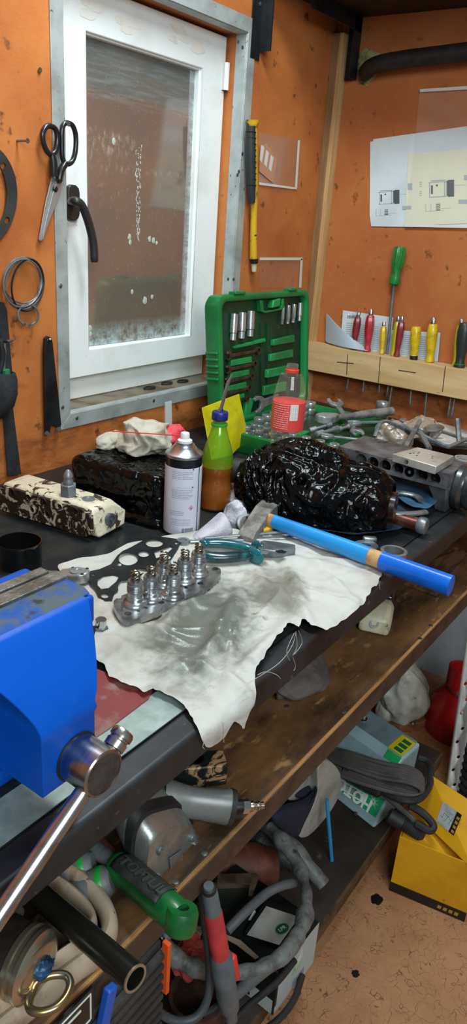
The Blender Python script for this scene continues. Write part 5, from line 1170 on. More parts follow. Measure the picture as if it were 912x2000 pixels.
for k in range(11):
    z = zl_b + hL * (.10 + .075 * k); a = -.95
    while a < .02: b = min(a + rd.uniform(.06, .3), .05); kp(m, a, b, z, z + hL * .03); a = b + .04
kp(m, -1.1, .1, zl_b + hL * .93, zl_b + hL * .96)
m.build('small_print', pm('pink print', '#f0a8a0', .5), klab)

# ---- the black bundle
A_ = PZ(478, 940, .052); B_ = PZ(742, 985, .058); ax = (B_ - A_).normalized()
bun = thing('wrapped_bundle', 'big lumpy part wrapped in crinkled shiny black film in the middle of the bench', 'package', (A_ + B_) / 2)
FB = frame(A_, ax, z=(0, 0, 1)); LB_ = (B_ - A_).length; nI, nJ = 120, 110; vs = []; fs = []
def prof_(t):
    ks = ((-.02, .03), (.0, .040), (.12, .056), (.3, .072), (.5, .076), (.7, .068), (.85, .060), (1.0, .050), (1.08, .032))
    for (a, b), (c, d) in zip(ks, ks[1:]):
        if t <= c: q = (t - a) / (c - a); return b + (d - b) * q
    return ks[-1][1]
for i in range(nI + 1):
    t_ = -.02 + 1.10 * i / nI; r = prof_(t_); up2 = 1.0 + .14 * math.exp(-((t_ - .38) / .2) ** 2)
    for j in range(nJ):
        a = 2 * PI * j / nJ; d = Vector((0, math.cos(a), math.sin(a))); P = FB @ (Vector((t_ * LB_, 0, 0)) + Vector((0, d.y * r, d.z * r * up2)))
        Q = Vector((P.x, P.y, P.z)); Q = Q + ax * .3 * noise.noise(Q * 6)
        st = Vector((Q.x * 1.0, Q.y, Q.z)); k = crinkle(st, .017, 31, 1.15) + .006 * ridge(st * 1.0 + Vector((0, 0, st.x * .6)), 30, 77)
        P += (FB.to_3x3() @ Vector((0, d.y, d.z))) * k
        if P.z < .004: P += Vector((d.y * -FB[0][1] * 0, 0, 0)); P.z = .004 + .002 * noise.noise(P * 40)
        vs.append(P)
for i in range(nI):
    for j in range(nJ): fs.append((i * nJ + j, i * nJ + (j + 1) % nJ, (i + 1) * nJ + (j + 1) % nJ, (i + 1) * nJ + j))
fs.append(tuple(range(nJ))[::-1])
m = MB(); m.add(vs, fs); m.build('black_film', M_FILM, bun, angle=80)
M_RUST = pm('brown oily casting', '#3a1e16', .35, .3, col2='#1c100c', scale=20, coat=.3)
e0 = PZ(690, 975, .055); e1 = PZ(765, 992, .05); d = (e1 - e0).normalized()
MB().lathe([(.040, -.05), (.046, -.01), (.044, .03), (.030, .036), (.028, .050), (.012, .052), (0, .052)], B_ - ax * .02, ax, 30).build('exposed_end', M_RUST, bun)
c = PZ(470, 920, .06); MB().lathe([(.024, -.03), (.026, -.028), (.026, .03), (.02, .031), (.018, .01), (0, .01)], A_ + ax * .005 + Vector((0, 0, .02)), -ax, 24).build('tube_end', M_BLKR, bun)

# ---- denim under it
M_DEN = pm('dark denim', '#16243a', .85, col2='#20344f', scale=10, bump=.3, bscale=500, detail=3); M_DENL = pm('blue denim', '#2f5878', .85, col2='#24465f', scale=12, bump=.3, bscale=500)
def cloth_on(px, z0, amp, seed, mat, name, label, cat, step=.012):
    o = [tuple(PZ(u, v, 0).to_2d()) for u, v in px]; o = [tuple(p) for p in smooth_poly([Vector((a, b, 0)) for a, b in o], 2)]; o = [(p[0], p[1]) for p in o]
    co, tr = sheet(o, step=step, seed=seed)
    m = MB().add([(x, y, z0 + max(0, amp * (.5 * ridge((x, y, seed), 9) + .3 * ridge((x, y, seed), 21, 2) + .3))) for x, y in co], tr)
    return tag(m.build(name, mat, angle=70, sub=1, solid=.001), label, cat)
cloth_on(((455, 1000), (520, 985), (600, 960), (760, 960), (815, 990), (812, 1020), (800, 1028), (788, 1042), (760, 1054), (700, 1060), (640, 1052), (560, 1046), (500, 1030)), .006, .012, 41, M_DEN, 'denim_cloth', 'dark blue denim spread on the bench under the black bundle', 'denim')
# ---- punch lying right of the bundle
t_ = thing('punch', 'brown steel punch with a mushroomed head lying on the denim right of the bundle', 'punch', PZ(770, 1015, .02)); a = PZ(690, 990, .026); b = PZ(826, 1027, .022); d = (b - a).normalized()
MB().cyl(a, b, .0135, .0130, 18).build('shaft', pm('coppery steel', '#5a2f22', .38, .6, col2='#a07868', scale=14, lo=.55, hi=.7), t_)
MB().lathe([(.0130, -.012), (.0165, -.008), (.0175, .0), (.0165, .006), (.012, .009), (0, .010)], b, d, 22).build('head', M_DULLST, t_)
# small steel bits by the hammer handle
q = PZ(722, 1053, .010); t_ = thing('steel_key', 'small pale steel key on the denim edge above the hammer handle', 'key', q); F = frame(q, PZ(742, 1053, .010) - PZ(702, 1051, .010), z=(0, 0, 1)); MB(F).box((0, 0, 0), (.026, .012, .010)).build('key_body', M_STEEL, t_, bevel=.003, seg=3)
q = PZ(715, 1066, .006); t_ = thing('flat_washer', 'flat grey washer lying behind the hammer handle', 'washer', q); MB().lathe([(.008, -.002), (.022, -.002), (.022, .002), (.008, .002), (.008, -.002)], q, (0, 0, 1), 26).build('ring', M_DULLST, t_)
q = PZ(768, 1083, .012); t_ = thing('steel_ring', 'steel bearing ring peeking out behind the hammer handle at the bench edge', 'ring', q); MB().lathe([(.018, -.010), (.024, -.010), (.024, .008), (.018, .008), (.018, -.010)], q, (0, 0, 1), 30).build('ring', M_STEEL, t_)
# ---------------------------------------------------------------- right end of the bench: casting, plate, wrapped stones, hex keys
M_CASTB = pm('oily cast iron', '#4c4c4e', .40, .25, col2='#74757a', scale=12, lo=.42, hi=.62, speck='#241c18', sscale=30, slo=.6, shi=.7, bump=.3, bscale=120)
XM = 1.415
man = thing('manifold_casting', 'dark cast manifold with a row of bolt recesses at the right end of the bench', 'engine part', PX(870, 1010, XM))
def mx(u, v, dx=0): return PX(u, v, XM + dx)
ptop = mx(878, 926); zt_m = ptop.z
yN, yF = ptop.y, .70
def ms(y, x0, x1, z0, z1): return [(x0, y, z0), (x1, y, z0), (x1, y, z1), (x0, y, z1)]
m = MB(); m.loft([ms(yN, XM + .014, XM + .13, zt_m - .034, zt_m - .0004), ms(yF, XM + .014, XM + .13, zt_m - .034, zt_m - .0004)]); m.build('beam', M_CASTB, man, bevel=.002)
def dshape(y, z, r): return [(y + r * math.cos(t), z + r * math.sin(t)) for t in [math.radians(-38 + 256 * i / 16) for i in range(17)]]
co, tr = sheet([(yN, zt_m - .034), (yF, zt_m - .034), (yF, zt_m), (yN, zt_m)], [dshape(mx(u, v).y, zt_m - .018, .0135) for u, v in ((848, 934), (823, 931), (776, 918), (752, 910), (728, 905), (705, 899))])
fb_ = MB().add([(XM + .007, y, z) for y, z in co], tr).build('front_face', M_CASTB, man, flat=True); md = fb_.modifiers.new('t', 'SOLIDIFY'); md.thickness = .0142; md.offset = 0
m = MB(); m.loft([[(XM + .03, yN + .004, 0), (XM + .12, yN + .004, 0), (XM + .12, yN + .03, 0), (XM + .03, yN + .03, 0)], [(XM + .02, yN + .002, .03), (XM + .125, yN + .002, .03), (XM + .125, yN + .028, .03), (XM + .02, yN + .034, .03)], [(XM + .004, yN + .001, zt_m - .034), (XM + .128, yN + .001, zt_m - .034), (XM + .128, yN + .035, zt_m - .034), (XM + .004, yN + .045, zt_m - .034)]]); m.build('end_pillar', M_CASTB, man, bevel=.004)
m = MB(); m.box((XM + .06, yF - .02, (zt_m - .03) / 2), (.10, .04, zt_m - .03)); m.build('end_pillar', M_CASTB, man, bevel=.004)
M_HOLE = pm('darkened bore', '#15100e', .35, .3)  # near-black colour paints the shade at the bottom of the recesses
for u, v in ((848, 934), (823, 931), (776, 918), (752, 910), (728, 905)):
    p = mx(u, v); MB().lathe([(.0120, 0), (.0120, .0012), (.006, .0014), (.005, .0004), (0, .0004)], (XM + .0138, p.y, zt_m - .018), (-1, 0, 0), 20).build('bolt_recess', M_HOLE, man)
p = mx(801, 922); MB().lathe([(.004, .0), (.004, .003), (.0105, .003), (.0105, 0)], (XM, p.y, zt_m - .016), (-1, 0, 0), 22).build('washer', M_CHROME, man)
cyy = yN; m = MB(); m.lathe([(.045, -.004), (.050, .002), (.050, .012), (.046, .014), (.043, .020), (.047, .028), (.049, .06), (.047, .085), (.03, .09), (0, .09)], (XM + .075, cyy, .052), (0, -1, 0), 36); m.build('round_end', pm('oily grey casting', '#3c3f42', .28, .6, col2='#5d6063', scale=14, coat=.2), man)
# machined plate on it
c = [PZ(u, v, zt_m + .018) for u, v in ((767, 886), (815, 873), (887, 890), (852, 911))]
t_ = thing('machined_plate', 'bright machined steel plate with small holes lying on the manifold', 'plate', sum(c, Vector()) / 4 - Vector((0, 0, .017)))
m = MB(); m.prism([p - Vector((0, 0, .0175)) for p in c], (0, 0, .0175)); m.build('plate_body', pm('milled steel', '#c6c5be', .36, .45, col2='#a8a69c', scale=14), t_, bevel=.0015)
hl = MB(); f0 = c[0].lerp(c[3], .33) - Vector((0, 0, .009)); hl.lathe([(.0055, 0), (.0055, .0006), (0, .0006)], f0, (c[3] - c[0]).cross(Vector((0, 0, -1))), 16); hl.build('side_bore', M_BLK, t_)
rd = random.Random(4)
for k in range(8): p = c[0].lerp(c[1], .2 + .6 * rd.random()).lerp(c[3].lerp(c[2], .5), .15 + .6 * rd.random()); MB().lathe([(.0022, 0), (.0022, .0003), (0, .0003)], p, (0, 0, 1), 8).build('drilled_hole', M_BLK, t_)
cloth_on(((745, 935), (800, 932), (850, 945), (868, 965), (860, 990), (845, 1008), (820, 1020), (790, 1010), (760, 985)), .016, .014, 52, M_DENL, 'denim_scrap', 'faded blue denim piece showing under the arch of the manifold', 'denim')
M_GREYB = pm('worn grey bar', '#8f9a9a', .35, .7, col2='#5f6668', scale=20)
gp = thing('pincers', 'grey pincers with open jaws lying on the blue denim under the manifold', 'pincers', PZ(800, 985, .03))
MB().tube(spline([PZ(u, v, .036) for u, v in ((760, 962), (785, 963), (810, 968), (822, 976))], 5), .006, 10, flat=(.8, 1.3)).build('handle', M_GREYB, gp); MB().tube(spline([PZ(u, v, .034) for u, v in ((758, 1000), (780, 1004), (810, 1003), (832, 1000))], 5), .006, 10, flat=(.8, 1.3)).build('handle', M_GREYB, gp)
# stones wrapped in clear film, bag, keys
M_STONE = pm('film wrapped chunk', '#9a8a78', .25, col2='#d8d4cc', scale=22, lo=.5, hi=.62, speck='#4a3a2c', sscale=40, slo=.55, shi=.68, bump=.5, bscale=60, coat=.6)
def chunk(c, r, seed, label, mat=M_STONE, name='wrapped_chunk', cat='package'):
    o = thing(name, label, cat, c); m = MB(); m.ball(c, r, 40, 28, lambda d: .85 + .25 * ridge(d, .9, seed) + .18 * ridge(d, 2.1, seed + 2)); m.v = [Vector((p.x, p.y, max(p.z, .003))) for p in m.v]; m.build('body', mat, o, angle=55); return o
chunk(PZ(767, 852, .068), (.034, .045, .034), 61, 'film wrapped grey brown chunk under the hex keys')
chunk(PZ(822, 838, .06), (.05, .04, .030), 67, 'second film wrapped chunk, beside the upright hex key')
crumple('plastic_bag', PZ(862, 850, .035), (.10, .14, .035), pm('milky plastic bag', '#b9b2aa', .35, col2='#9a938a', scale=12, coat=.3), 71, 'milky plastic bag spread behind the hex keys by the end wall', 'bag', .25)
t_ = PZ(905, 905, zt_m - .01); jr = thing('plastic_jar', 'small frosted plastic jar behind the machined plate at right', 'jar', t_); MB().lathe([(.018, -.03), (.02, -.028), (.02, .008), (.021, .009), (.021, .013), (.018, .013), (.018, -.02), (0, -.02)], t_, n=28).build('jar_body', pm('frosted plastic', '#9c9a92', .4), jr)
M_HEX = pm('hex key steel', '#8c979b', .32, .5, col2='#687276', scale=30)
def hexkey(px, r, lab):
    P = [PZ(*p) for p in px]; P2 = [P[0]]
    for i in range(1, len(P) - 1):
        a = (P[i - 1] - P[i]); b = (P[i + 1] - P[i]); k = min(.010, a.length * .4, b.length * .4)
        for t in (0, .33, .66, 1): q0 = P[i] + a.normalized() * k; q1 = P[i] + b.normalized() * k; P2.append((q0 * (1 - t) + P[i] * t) * (1 - t) + (P[i] * (1 - t) + q1 * t) * t)
    P2.append(P[-1]); t_ = thing('hex_key', lab, 'hex key', P[0], 'hex keys piled at the right of the bench'); MB().tube(P2, r, 6).build('key_body', M_HEX, t_, angle=30)
hexkey(((732, 853, .085), (741, 826, .115), (755, 822, .115), (808, 846, .085)), .0048, 'hex key arching over the film wrapped chunk')
hexkey(((791, 876, .085), (820, 822, .115)), .0060, 'thick straight hex key leaning up beside the chunk')
hexkey(((819, 841, .098), (839, 877, .085)), .0062, 'short thick hex key sloping down to the machined plate')
hexkey(((766, 821, .10), (800, 838, .10), (874, 874, .085), (930, 850, .085)), .0050, 'long bent hex key lying across the others')
hexkey(((893, 818, .135), (897, 864, .085)), .0062, 'hex key standing upright at the right edge')
hexkey(((706, 872, .078), (722, 862, .085), (782, 880, .078)), .0056, 'hex key lying left in front of the film wrapped chunk')
hexkey(((846, 858, .085), (862, 842, .085), (930, 866, .085)), .0045, 'thin hex key crossing under the upright one')
q = PZ(848, 836, .09); o = thing('spoon_blade', 'dark leaf shaped steel blade lying on the milky bag', 'blade', q); MB().ball(q, (.045, .022, .004), 20, 8).build('blade', M_DULLST, o)

# ================================================================ the shelf under the bench top
ZS0 = ZS
def S(u, v, h=0.0): return PZ(u, v, ZS0 + h)
M_GRAG = pm('grey felt rag', '#5e5853', .95, col2='#4a4540', scale=14, bump=.3, bscale=260)
crumple('grey_rag', S(585, 1318, .022), (.085, .060, .034), M_GRAG, 81, 'grey felt rag folded up on the shelf behind the hanging cloth', 'rag', .3)
# small cream housing
c = S(728, 1218, .0); t_ = thing('small_housing', 'small cream painted housing with an oily black top on the shelf', 'engine part', c)
ax = (S(738, 1246) - S(757, 1180)); ax.z = 0; ax.normalize(); F = frame(S(742, 1190), ax, z=(0, 0, 1)); ln = (S(728, 1240) - S(742, 1190)).length
def hs2(x, w, h, z0=.002): return [(x, -w, z0), (x, w, z0), (x, w, h * .7), (x, w * .75, h), (x, -w * .75, h), (x, -w, h * .7)]
m = MB(F); m.loft([hs2(.034, .030, .046), hs2(ln * .7, .032, .050), hs2(ln * .95, .030, .036), hs2(ln, .026, .018)]); m.build('body', pm('cream paint', '#c9c2a8', .4, col2='#a39a80', scale=12, speck='#4a4030', sscale=40, slo=.68, shi=.74), t_, bevel=.006, seg=3)
m = MB(F); m.loft([hs2(-.055, .028, .058), hs2(.036, .031, .054)]); m.build('oily_cover', pm('oily black cover', '#0d0d0e', .2, coat=.6, bump=.6, bscale=60), t_, bevel=.006, seg=3)
for dx, dy in ((.016, -.014), (.022, .013)): MB(F).lathe([(.010, .05), (.011, .056), (.010, .064), (.006, .066), (0, .066)], (dx, dy, 0), n=14).build('bolt_head', bpy.data.materials['oily black cover'], t_)
MB(F).lathe([(.010, 0), (.010, .003), (.006, .003), (.005, .001), (0, .001)], (ln * .965, .0, .024), (.8, 0, .5), 18).build('plug', M_DULLST, t_)
# hammer head on the shelf
a = S(332, 1508, .018); b = S(440, 1498, .018); F = frame(a, b - a, z=(0, 0, 1)); ln = (b - a).length
t_ = thing('loose_hammer', 'loose hammer head with flaking black paint lying on the shelf under the bench', 'hammer head', a - Vector((0, 0, .018)))
def hh(x, w, h): return [(x, -w, -h), (x, w, -h), (x, w, h), (x, -w, h)]
m = MB(F); m.loft([hh(-.06, .008, .016), hh(0, .013, .017), hh(ln * .2, .017, .018), hh(ln * .8, .017, .018), hh(ln * .97, .0165, .0175), hh(ln, .015, .016)]); m.build('head', castmat('flaking black paint', '#15191b', '#a9845e', .53, .57), t_, bevel=.002)
MB(F).lathe([(.011, 0), (.011, .001), (.009, .0012), (.009, 0), (0, 0)], (ln * .48, 0, .018), n=20).build('eye', M_BLK, t_)
# air impact wrench
M_ALU = pm('cast aluminium', '#a3a5a1', .38, .75, col2='#858884', scale=18, bump=.1, bscale=150); M_GREYP = pm('grey painted alloy', '#7c817e', .42, .3, col2='#6a6f6c', scale=10)
yc = PZ(296, 1720, ZS + .003).y
def iw(u, v, y): return PY(u, v, y)
cap_px = [(284, 1690), (288, 1658), (298, 1634), (312, 1621), (335, 1613), (360, 1606), (373, 1608), (382, 1622), (391, 1638), (390, 1652), (380, 1670), (360, 1688), (330, 1706), (306, 1719), (292, 1719), (285, 1710)]
F0 = [iw(u, v, yc) for u, v in cap_px]; cen = sum(F0, Vector()) / len(F0); lift = 0.0
F0 = [p + Vector((0, 0, lift)) for p in F0]; cen.z += lift; F0 = smooth_poly(F0, 2)
t_ = thing('impact_wrench', 'grey air impact wrench with a polished end cap lying on the shelf', 'power tool', (cen.x, cen.y, ZS0))
axd = Vector((.10, .82, .40)).normalized()
def rg(k, dist): return [cen + (p - cen) * k + axd * dist for p in F0]
m = MB(); m.loft([rg(.93, -.0025), rg(.97, -.0012), rg(1.0, .003), rg(1.05, .018), rg(1.05, .020)]); cp0 = m.build('end_cap', M_ALU, t_, angle=35)
m = MB(); m.loft([rg(1.05, .020), rg(1.16, .0215), rg(1.17, .034), rg(1.05, .036)]); m.build('gasket', M_BLKR, t_)
m = MB(); m.loft([rg(1.05, .036), rg(1.10, .040), rg(1.0, .065), rg(.82, .085), rg(.6, .11), rg(.5, .12)]); m.build('body', M_GREYP, t_)
def oncap(u, v): p = iw(u, v, yc); p.z += lift; return p
for u, v in ((308, 1658), (372, 1633), (366, 1678), (304, 1710)): MB().lathe([(.0055, .0), (.0058, .007), (.0052, .008), (.003, .008), (.0026, .005), (0, .005)], oncap(u, v) + Vector((0, .002, 0)), (0, -1, 0), 16).build('cap_screw', M_DULLST, cp0)
MB().lathe([(.0068, .002), (.0068, .0055), (.005, .006), (0, .006)], oncap(379, 1647), (0, -1, 0), 18).build('round_boss', M_ALU, cp0)
m = MB(); q = [oncap(u, v) + Vector((0, -.0045, 0)) for u, v in ((325, 1672), (350, 1655), (352, 1688), (328, 1702))]; m.prism(q, (0, -.0012, 0)); m.build('cast_panel', M_ALU, cp0, bevel=.0004)
hA_ = cen + axd * .055 + Vector((.03, 0, .0)); hB_ = S(452, 1577, .030)
hpts = [hA_, hA_.lerp(hB_, .35), hA_.lerp(hB_, .7), hB_]
m = MB(); m.tube(spline(hpts, 5), [.026, .025, .024, .0225, .021, .020, .0195, .0195, .0195, .020, .0205, .021, .0215, .022, .0225, .0215], 20, flat=(1.15, .9)); hdl = m.build('handle', M_GREYP, t_)
d = (hB_ - hA_).normalized(); MB().tube([hB_ - d * .004, hB_ + d * .003], [.0232, .0218], 20, flat=(1.15, .9)).build('handle_end', M_BLKR, hdl)
fa_ = S(455, 1576, .030); fb_ = S(514, 1573, .024); d = (fb_ - fa_).normalized(); L3 = (fb_ - fa_).length
m = MB(); m.lathe([(.009, 0), (.0095, .002), (.0095, .012), (.0085, .013)], fa_, d, 20); fit = m.build('swivel', M_BLKSTEEL, t_)
m = MB(); m.lathe([(.0085, .012), (.0095, .013), (.0095, .022), (.0085, .023), (.006, .024)], fa_, d, 6); m.build('hex_nut', M_CHROME, fit)
m = MB(); m.lathe([(.006, .022), (.0068, .026), (.0068, L3 * .66), (.0050, L3 * .70), (.0050, L3 * .78), (.0062, L3 * .80), (.0062, L3 * .86), (.0048, L3 * .9), (.0050, L3), (.0030, L3), (.0028, L3 - .006), (0, L3 - .006)], fa_, d, 16); m.build('air_plug', pm('nickel plug', '#c2b6a2', .22, 1.0), fit)
tr_ = [hA_.lerp(hB_, k) + Vector((-.018, .018, .012)) for k in (.30, .42, .55)]; MB().tube(tr_, [.004, .006, .004], 10).build('trigger', M_BLKSTEEL, hdl)

# green tool handle with raised lettering
a = S(224, 1688, .030); b = S(356, 1797, .050); d = (b - a).normalized()
th_ = thing('tool_grip', 'green and black tool grip reaching over the shelf edge', 'tool handle', S(224, 1688))
M_TG = pm('green tool plastic', '#0d5c28', .38, col2='#0a3f1c', scale=16, coat=.2); M_TB = pm('grimy black grip rubber', '#20231f', .65, col2='#343630', scale=30)
ln = (b - a).length; F = frame(a, d, z=(0, -.45, .9)); 
m = MB(F); xs = [0, .004, .012, .03, .06, .1, .14, .18, .22]; 
m.tube([F.inverted() @ (a + d * (ln * k)) for k in (0, .03, .08, .2, .45, .7, .85, .93, .97)], [.0135, .0175, .0185, .0168, .0178, .0185, .0182, .0170, .0155], 24); body_ = m.build('grip', M_TG, th_)
m = MB(F); q = []
for i in range(13):
    x = ln * (.10 + .68 * i / 12); q.append([(x, (.0188 + .0004) * math.sin(t), .0188 * math.cos(t)) for t in [math.radians(-52 + 104 * j / 10) for j in range(11)]])
vs = [p for r in q for p in r]; fs = [(i * 11 + j, i * 11 + j + 1, (i + 1) * 11 + j + 1, (i + 1) * 11 + j) for i in range(12) for j in range(10)]
m.add(vs, fs); m.build('rubber_inlay', M_TB, body_, solid=.0012)
T_ = F @ Matrix.Translation((ln * .47, -.004, .0206)) ; text('TOPTUL', T_, .0165, pm('raised dark lettering', '#3a3d38', .5), body_, 'raised_lettering', .0010, sx=1.25, bold=.0004)
e = a + d * ln * .985; side = (F.to_3x3() @ Vector((0, .2, 1))).normalized()
m = MB(); m.lathe([(.0068, -.0135), (.0160, -.0130), (.0180, -.008), (.0180, .008), (.0160, .0130), (.0068, .0135), (.0068, -.0135)], e, side, 26); m.build('hanging_eye', M_TG, body_)
MB().cyl(e - side * .010, e + side * .010, .0069, n=20).build('eye_hole', M_BLK, body_)
MB().tube([a, a - d * .09 + Vector((0, .02, .0))], [.010, .010], 12).build('shank', M_DULLST, th_)
# two grey knobs with green bands
M_KG = pm('grey rubber knob', '#686b6d', .55, col2='#4c4f51', scale=20)
for (u, v, r, lab) in ((158, 1697, .0195, 'grey and green knob end of a tool handle, upper of two'), (192, 1727, .019, 'grey and green knob end of a tool handle, lower of two')):
    c = S(u, v, .022); t_ = thing('handle_knob', lab, 'tool handle', c, 'grey and green knobs on the shelf'); ax = Vector((.5, -.5, .25)).normalized()
    MB().lathe([(.010, -.055), (.0135, -.045), (.0155, -.022), (r, -.010), (r, .004), (r * .96, .010), (r * .7, .0165), (r * .3, .018), (0, .018)], c, ax, 24).build('knob_body', M_KG, t_)
    MB().lathe([(r * 1.015, .001), (r * 1.03, .003), (r * 1.0, .008), (r * .98, .0085)], c, ax, 24).build('green_band', pm('bright green band', '#1f9a3a', .4), t_)
    h2_ = c + Vector((-.006, -.004, .014)); MB().lathe([(.0055, 0), (.0058, .003), (.004, .003), (.0035, 0), (0, 0)], c + Vector((-.010, -.010, .006)).normalized() * r * .96, Vector((-.010, -.010, .006)), 14).build('hole_rim', M_BLK, t_)
# black pipe
a = S(62, 1735, .055); b = S(264, 1911, .080); d = (b - a).normalized()
pi_ = thing('steel_pipe', 'dark steel pipe lying across the white clamp and over the shelf edge', 'pipe', S(150, 1810))
MB().lathe([(.0130, -.06), (.0130, 0), (.0130, (b - a).length), (.0108, (b - a).length), (.0108, (b - a).length - .05), (0, (b - a).length - .05)], a, d, 26).build('tube', pm('oily dark pipe', '#3a3833', .28, .8, col2='#8a7a48', scale=7, lo=.55, hi=.8, speck='#9a958a', sscale=160, slo=.72, shi=.76), pi_)
MB().lathe([(.0109, .0), (.0134, .0), (.0134, .0016), (.0109, .0016), (.0109, 0)], b - d * .0008, d, 26).build('cut_rim', pm('bare pipe rim', '#b0a898', .3, .8), pi_)
# white clamp frame
M_CL = pm('stained cream enamel', '#b3a28c', .4, col2='#7a6250', scale=16, lo=.5, hi=.68, speck='#5a4434', sscale=60, slo=.66, shi=.74, coat=.2)
cpth = [(60, 1660), (130, 1702), (175, 1735), (203, 1772), (214, 1808), (207, 1840), (185, 1868), (150, 1893), (110, 1925), (60, 1965), (0, 2012), (-50, 2050)]
P = spline([S(u, v, .022 - .010 * (i > 5)) for i, (u, v) in enumerate(cpth)], 6)
clp = thing('clamp_frame', 'stained cream U shaped clamp frame lying on the shelf', 'clamp', S(200, 1800))
MB().tube(P, .0105, 14, flat=(1.5, .9), upv=(0, 0, 1)).build('outer_web', M_CL, clp)
Pi = spline([S(u, v, .026) for u, v in ((40, 1690), (110, 1728), (150, 1758), (172, 1784), (180, 1806), (174, 1828), (158, 1848), (120, 1875), (80, 1905), (30, 1945), (-30, 1992))], 6)
MB().tube(Pi, .0085, 14, flat=(1.9, .7), upv=(0, 0, 1)).build('inner_flange', M_CL, clp)
# cylinder with metal cap and pull ring
c = S(60, 1884, .060); back_ = S(-30, 1838, .060); d = (c - back_).normalized()
cy_ = thing('filter_cylinder', 'dark brown cylinder with a shiny metal end cap and a pull ring', 'cylinder', S(40, 1900)); R7 = .0345
MB().lathe([(R7 - .001, -.20), (R7 - .001, -.012), (R7 - .003, -.010)], c, d, 40).build('barrel', pm('dark brown barrel', '#33291f', .5, .2, col2='#1f1812', scale=20, bump=.15, bscale=150), cy_)
lidc = MB().lathe([(R7 - .003, -.012), (R7 + .001, -.011), (R7 + .0012, -.006), (R7 - .001, -.005), (R7 - .001, .0), (R7 + .001, .001), (R7 + .0008, .006), (R7 - .004, .010), (R7 - .012, .0125), (0, .0135)], c, d, 44).build('metal_cap', pm('tinted tinplate', '#bdb39c', .24, .9, col2='#98988e', scale=12, coat=.2), cy_)
q = c + d * .0145; side = d.cross(Vector((0, 0, 1))).normalized(); up_ = side.cross(d).normalized()
MB().ball(q + up_ * .004, (.013, .010, .010), 20, 14, lambda v_: .75 + .5 * abs(nz(v_, 3, 2))).build('blue_weld', pm('blue paint blob', '#14486e', .4, col2='#0b2030', scale=60), lidc)
RP = spline([PZ(u, v, c.z - .004 - .0004 * abs(k)) for k, (u, v) in enumerate(((70, 1918), (95, 1906), (118, 1903), (132, 1908), (137, 1925), (128, 1948), (108, 1968), (80, 1977), (60, 1972), (56, 1958), (62, 1938)))], 5, True)
MB().tube(RP, .0042, 10, closed=True).build('pull_ring', pm('brassy wire', '#a08a58', .28, .9, col2='#8c8c84', scale=14), cy_)
# odd bits on the shelf
a = S(34, 1780, .012); b_ = thing('bolt', 'small threaded bolt end lying on the shelf above the cylinder', 'bolt', S(34, 1780)); MB().lathe([(.006, -.02)] + [(.006 + (.0008 if k % 2 else 0), -.018 + .0015 * k) for k in range(16)] + [(.005, .007), (0, .007)], a, Vector((-.2, -.8, .3)), 14).build('thread', M_STEEL, b_)
chunk_m = pm('clotted brown dirt', '#5a4636', .8, col2='#3a2c20', scale=30, bump=.6, bscale=60)
m = MB(); c = S(100, 1828, .004); m.ball(c, (.045, .03, .014), 26, 16, lambda d: .7 + .5 * ridge(d, 1.3, 5)); tag(m.build('dirt_clump', chunk_m), 'flat clump of brown dirt beside the dark pipe', 'dirt')
a = S(178, 1640, .02); b = S(232, 1700, .02); t_ = thing('rusty_bar', 'rusty round bar lying behind the impact wrench', 'bar', a); MB().cyl(a + (a - b), b, .013, n=18).build('bar', pm('rusty brown', '#3a2018', .55, .2, col2='#5a3020', scale=20), t_)
P = [S(u, v, .0) for u, v in ((770, 1138), (790, 1128), (900, 1085), (912, 1100), (866, 1150), (852, 1166))]
t_ = thing('wood_offcut', 'rough wooden offcut lying on the shelf under the hammer handle end', 'wood', P[0]); m = MB(); m.prism([p + Vector((0, 0, .001)) for p in P], (0, 0, .020)); m.build('plank', pm('rough wood', '#6a4a30', .7, col2='#3a281a', scale=14, stretch=(.6, 3, 3)), t_, bevel=.002)
# ================================================================ lower board and floor
def LB_(u, v, h=0.0): return PZ(u, v, ZL + h)
def FL(u, v, h=0.0): return PZ(u, v, ZF + h)
# ---- grey charger lying on the lower board
M_DEV = pm('grey blue device enamel', '#93adb3', .42, col2='#829ca2', scale=8, speck='#4a5a5c', sscale=50, slo=.7, shi=.76)
M_DEVT = pm('dark grey device top', '#6c7f83', .45, col2='#526264', scale=10)
a = LB_(730, 1620, .003); bk = LB_(656, 1561, .003); dax = (bk - a).normalized()
def onend(u, v):
    d = ray(u, v); t_ = (a - CAM).dot(dax) / d.dot(dax); return CAM + d * t_
sec = [a, onend(757, 1562), onend(776, 1500), onend(788, 1482), onend(822, 1452)]; sec.append(Vector((sec[-1].x + .02, sec[-1].y + .01, ZL + .003)))
Ld = .34
dev = thing('charger', 'grey blue charger with a green label lying tilted on the lower board', 'charger', a)
m = MB(); m.loft([[p + dax * k for p in sec] for k in (0, Ld)]); body = m.build('body', M_DEV, dev, bevel=.006, seg=3, angle=30)
m = MB(); nT = (sec[4] - sec[3]).cross(dax).normalized(); nT = nT if nT.z > 0 else -nT
m.prism([sec[3].lerp(sec[4], .04) + dax * .008 + nT * .0003, sec[3].lerp(sec[4], .96) + dax * .008 + nT * .0003, sec[3].lerp(sec[4], .96) + dax * (Ld - .01) + nT * .0003, sec[3].lerp(sec[4], .04) + dax * (Ld - .01) + nT * .0003], nT * .0012); m.build('top_cover', M_DEVT, body)
nL = (sec[1] - sec[0]).cross(dax).normalized(); nL = nL if nL.y < 0 or nL.x < 0 else -nL
if nL.dot(CAM - a) < 0: nL = -nL
def onface(u, v, off=.0006):
    P0 = a + nL * off; d = ray(u, v); t_ = (P0 - CAM).dot(nL) / d.dot(nL); return CAM + d * t_
lab_ = [onface(u, v) for u, v in ((752, 1562), (733, 1597), (655, 1536), (660, 1513))]
